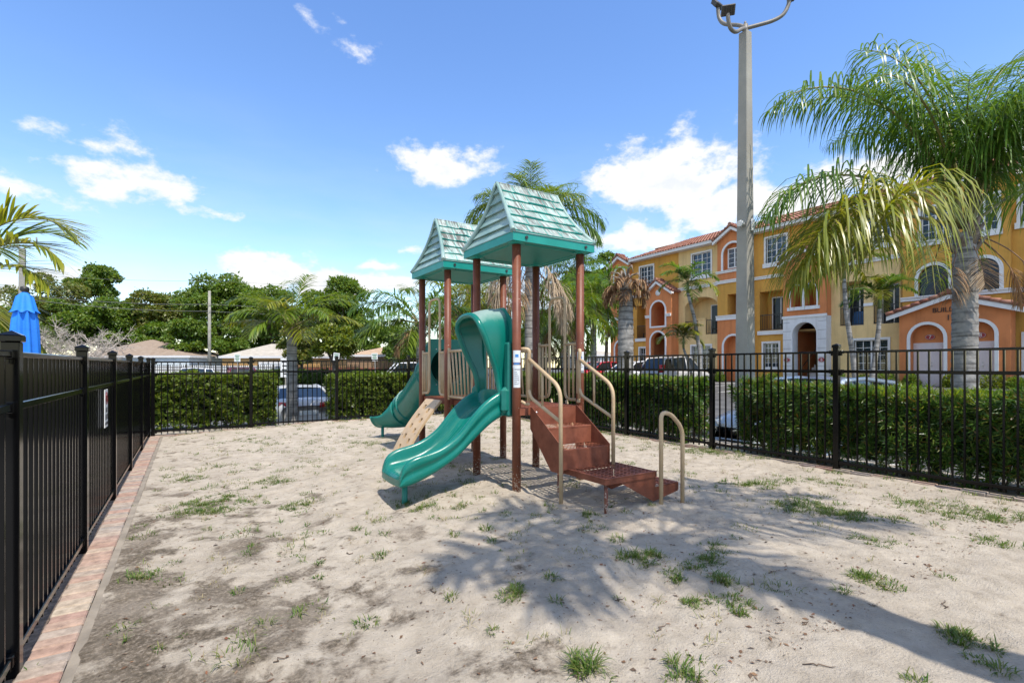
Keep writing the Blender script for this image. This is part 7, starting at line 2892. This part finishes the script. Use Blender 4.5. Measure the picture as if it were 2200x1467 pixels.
xa, ya = PX(318, 46.5)
xb_, yb_ = PX(622, 45.2)
wl = thing('garden_wall', 'long white wall in front of the bungalows', 'wall', (xa, ya, -1.0), math.atan2(yb_ - ya, xb_ - xa))
LL = math.hypot(xb_ - xa, yb_ - ya)
MB().box(-6, LL, 0, .15, -.3, PZ(786, 46) + 1.0, b=.02).build('panel', M_WHITE, wl)
fw = thing('picket_fence', 'low grey metal picket fence along the white wall', 'fence', (xa, ya, -1.0), math.atan2(yb_ - ya, xb_ - xa))
mb = MB()
hh = PZ(783, 45) + 1.0
n = 150
for k in range(n):
    xx = -6 + (LL + 13) * k / n
    mb.box(xx - .018, xx + .018, -1.05, -1.01, -.2, hh)
for zz in (hh - .25, hh - .5, .1):
    mb.box(-6, LL + 7, -1.045, -1.015, zz - .03, zz + .03)
mb.build('panel', M_RAIL, fw)
rw = thing('garden_wall', 'low red brick wall behind the yellow green tree', 'wall', (*PX(735, 47.5), -1.0), -HEAD)
MB().box(-4.2, 4.5, 0, .2, -.3, PZ(790, 47.5) + 1.0).build('panel', mat('red_brick_wall', (.30, .10, .06), .9, .3, 8), rw)

M_UPOLE = mat('weathered_pole', (.27, .26, .22), .9, .2, 3, .4, 30)
x, y = PX(450, 49)
up = thing('utility_pole', 'pale concrete utility pole between the bungalows', 'utility pole', (x, y, -1.0))
MB().tube([(0, 0, -.3), (0, 0, PZ(625, 49) + 1.0)], [.16, .12], 10).build('shaft', M_UPOLE, up)
for (ya_, yb2, yc_, sag, lab) in [(588, 604, 615, .5, 'topmost thin overhead wire above the trees'), (632, 654, 661, .7, 'upper cable strung from the utility pole'), (641, 669, 677, .7, 'lower cable strung from the utility pole')]:
    pts = []
    A = Vector((*PX(40, 40), PZ(ya_, 40)))
    B_ = Vector((x, y - .2, PZ(yb2, 49)))
    C_ = Vector((*PX(860, 70), PZ(yc_, 70)))
    for (p, q) in ((A, B_), (B_, C_)):
        for k in range(13):
            f = k / 12
            v = p.lerp(q, f)
            v.z -= sag * 4 * f * (1 - f) * .4
            pts.append(v)
    o = MB().tube(pts, .022 if ya_ > 600 else .012, 5).build('power_line', mat('cable', (.10, .10, .10), .6))
    tag(o, lab, 'cable', 'overhead wires')
x, y = PX(1003, 40)
u2 = thing('utility_pole', 'dark utility pole with a transformer crossarm seen between the tower posts', 'utility pole', (x, y, -1))
mb = MB().tube([(0, 0, -.2), (0, 0, PZ(600, 40) + 1)], [.15, .11], 8)
mb.box(-.9, .9, -.06, .06, PZ(616, 40) + .95, PZ(616, 40) + 1.07)
mb.tube([(.25, 0, PZ(630, 40) + .7), (.25, 0, PZ(630, 40) + 1.4)], .2, 10)
mb.build('shaft', mat('dark_pole', (.10, .085, .07), .9), u2)
# thin antenna on the skyline
x, y = PX(803, 75)
an = thing('antenna_mast', 'thin antenna mast on the skyline left of the far tower', 'mast', (x, y, 0))
MB().tube([(0, 0, 0), (0, 0, PZ(637, 75))], .05, 5).tube([(-.4, 0, PZ(640, 75)), (.4, 0, PZ(640, 75))], .04, 4).build('mast', M_GALV, an)
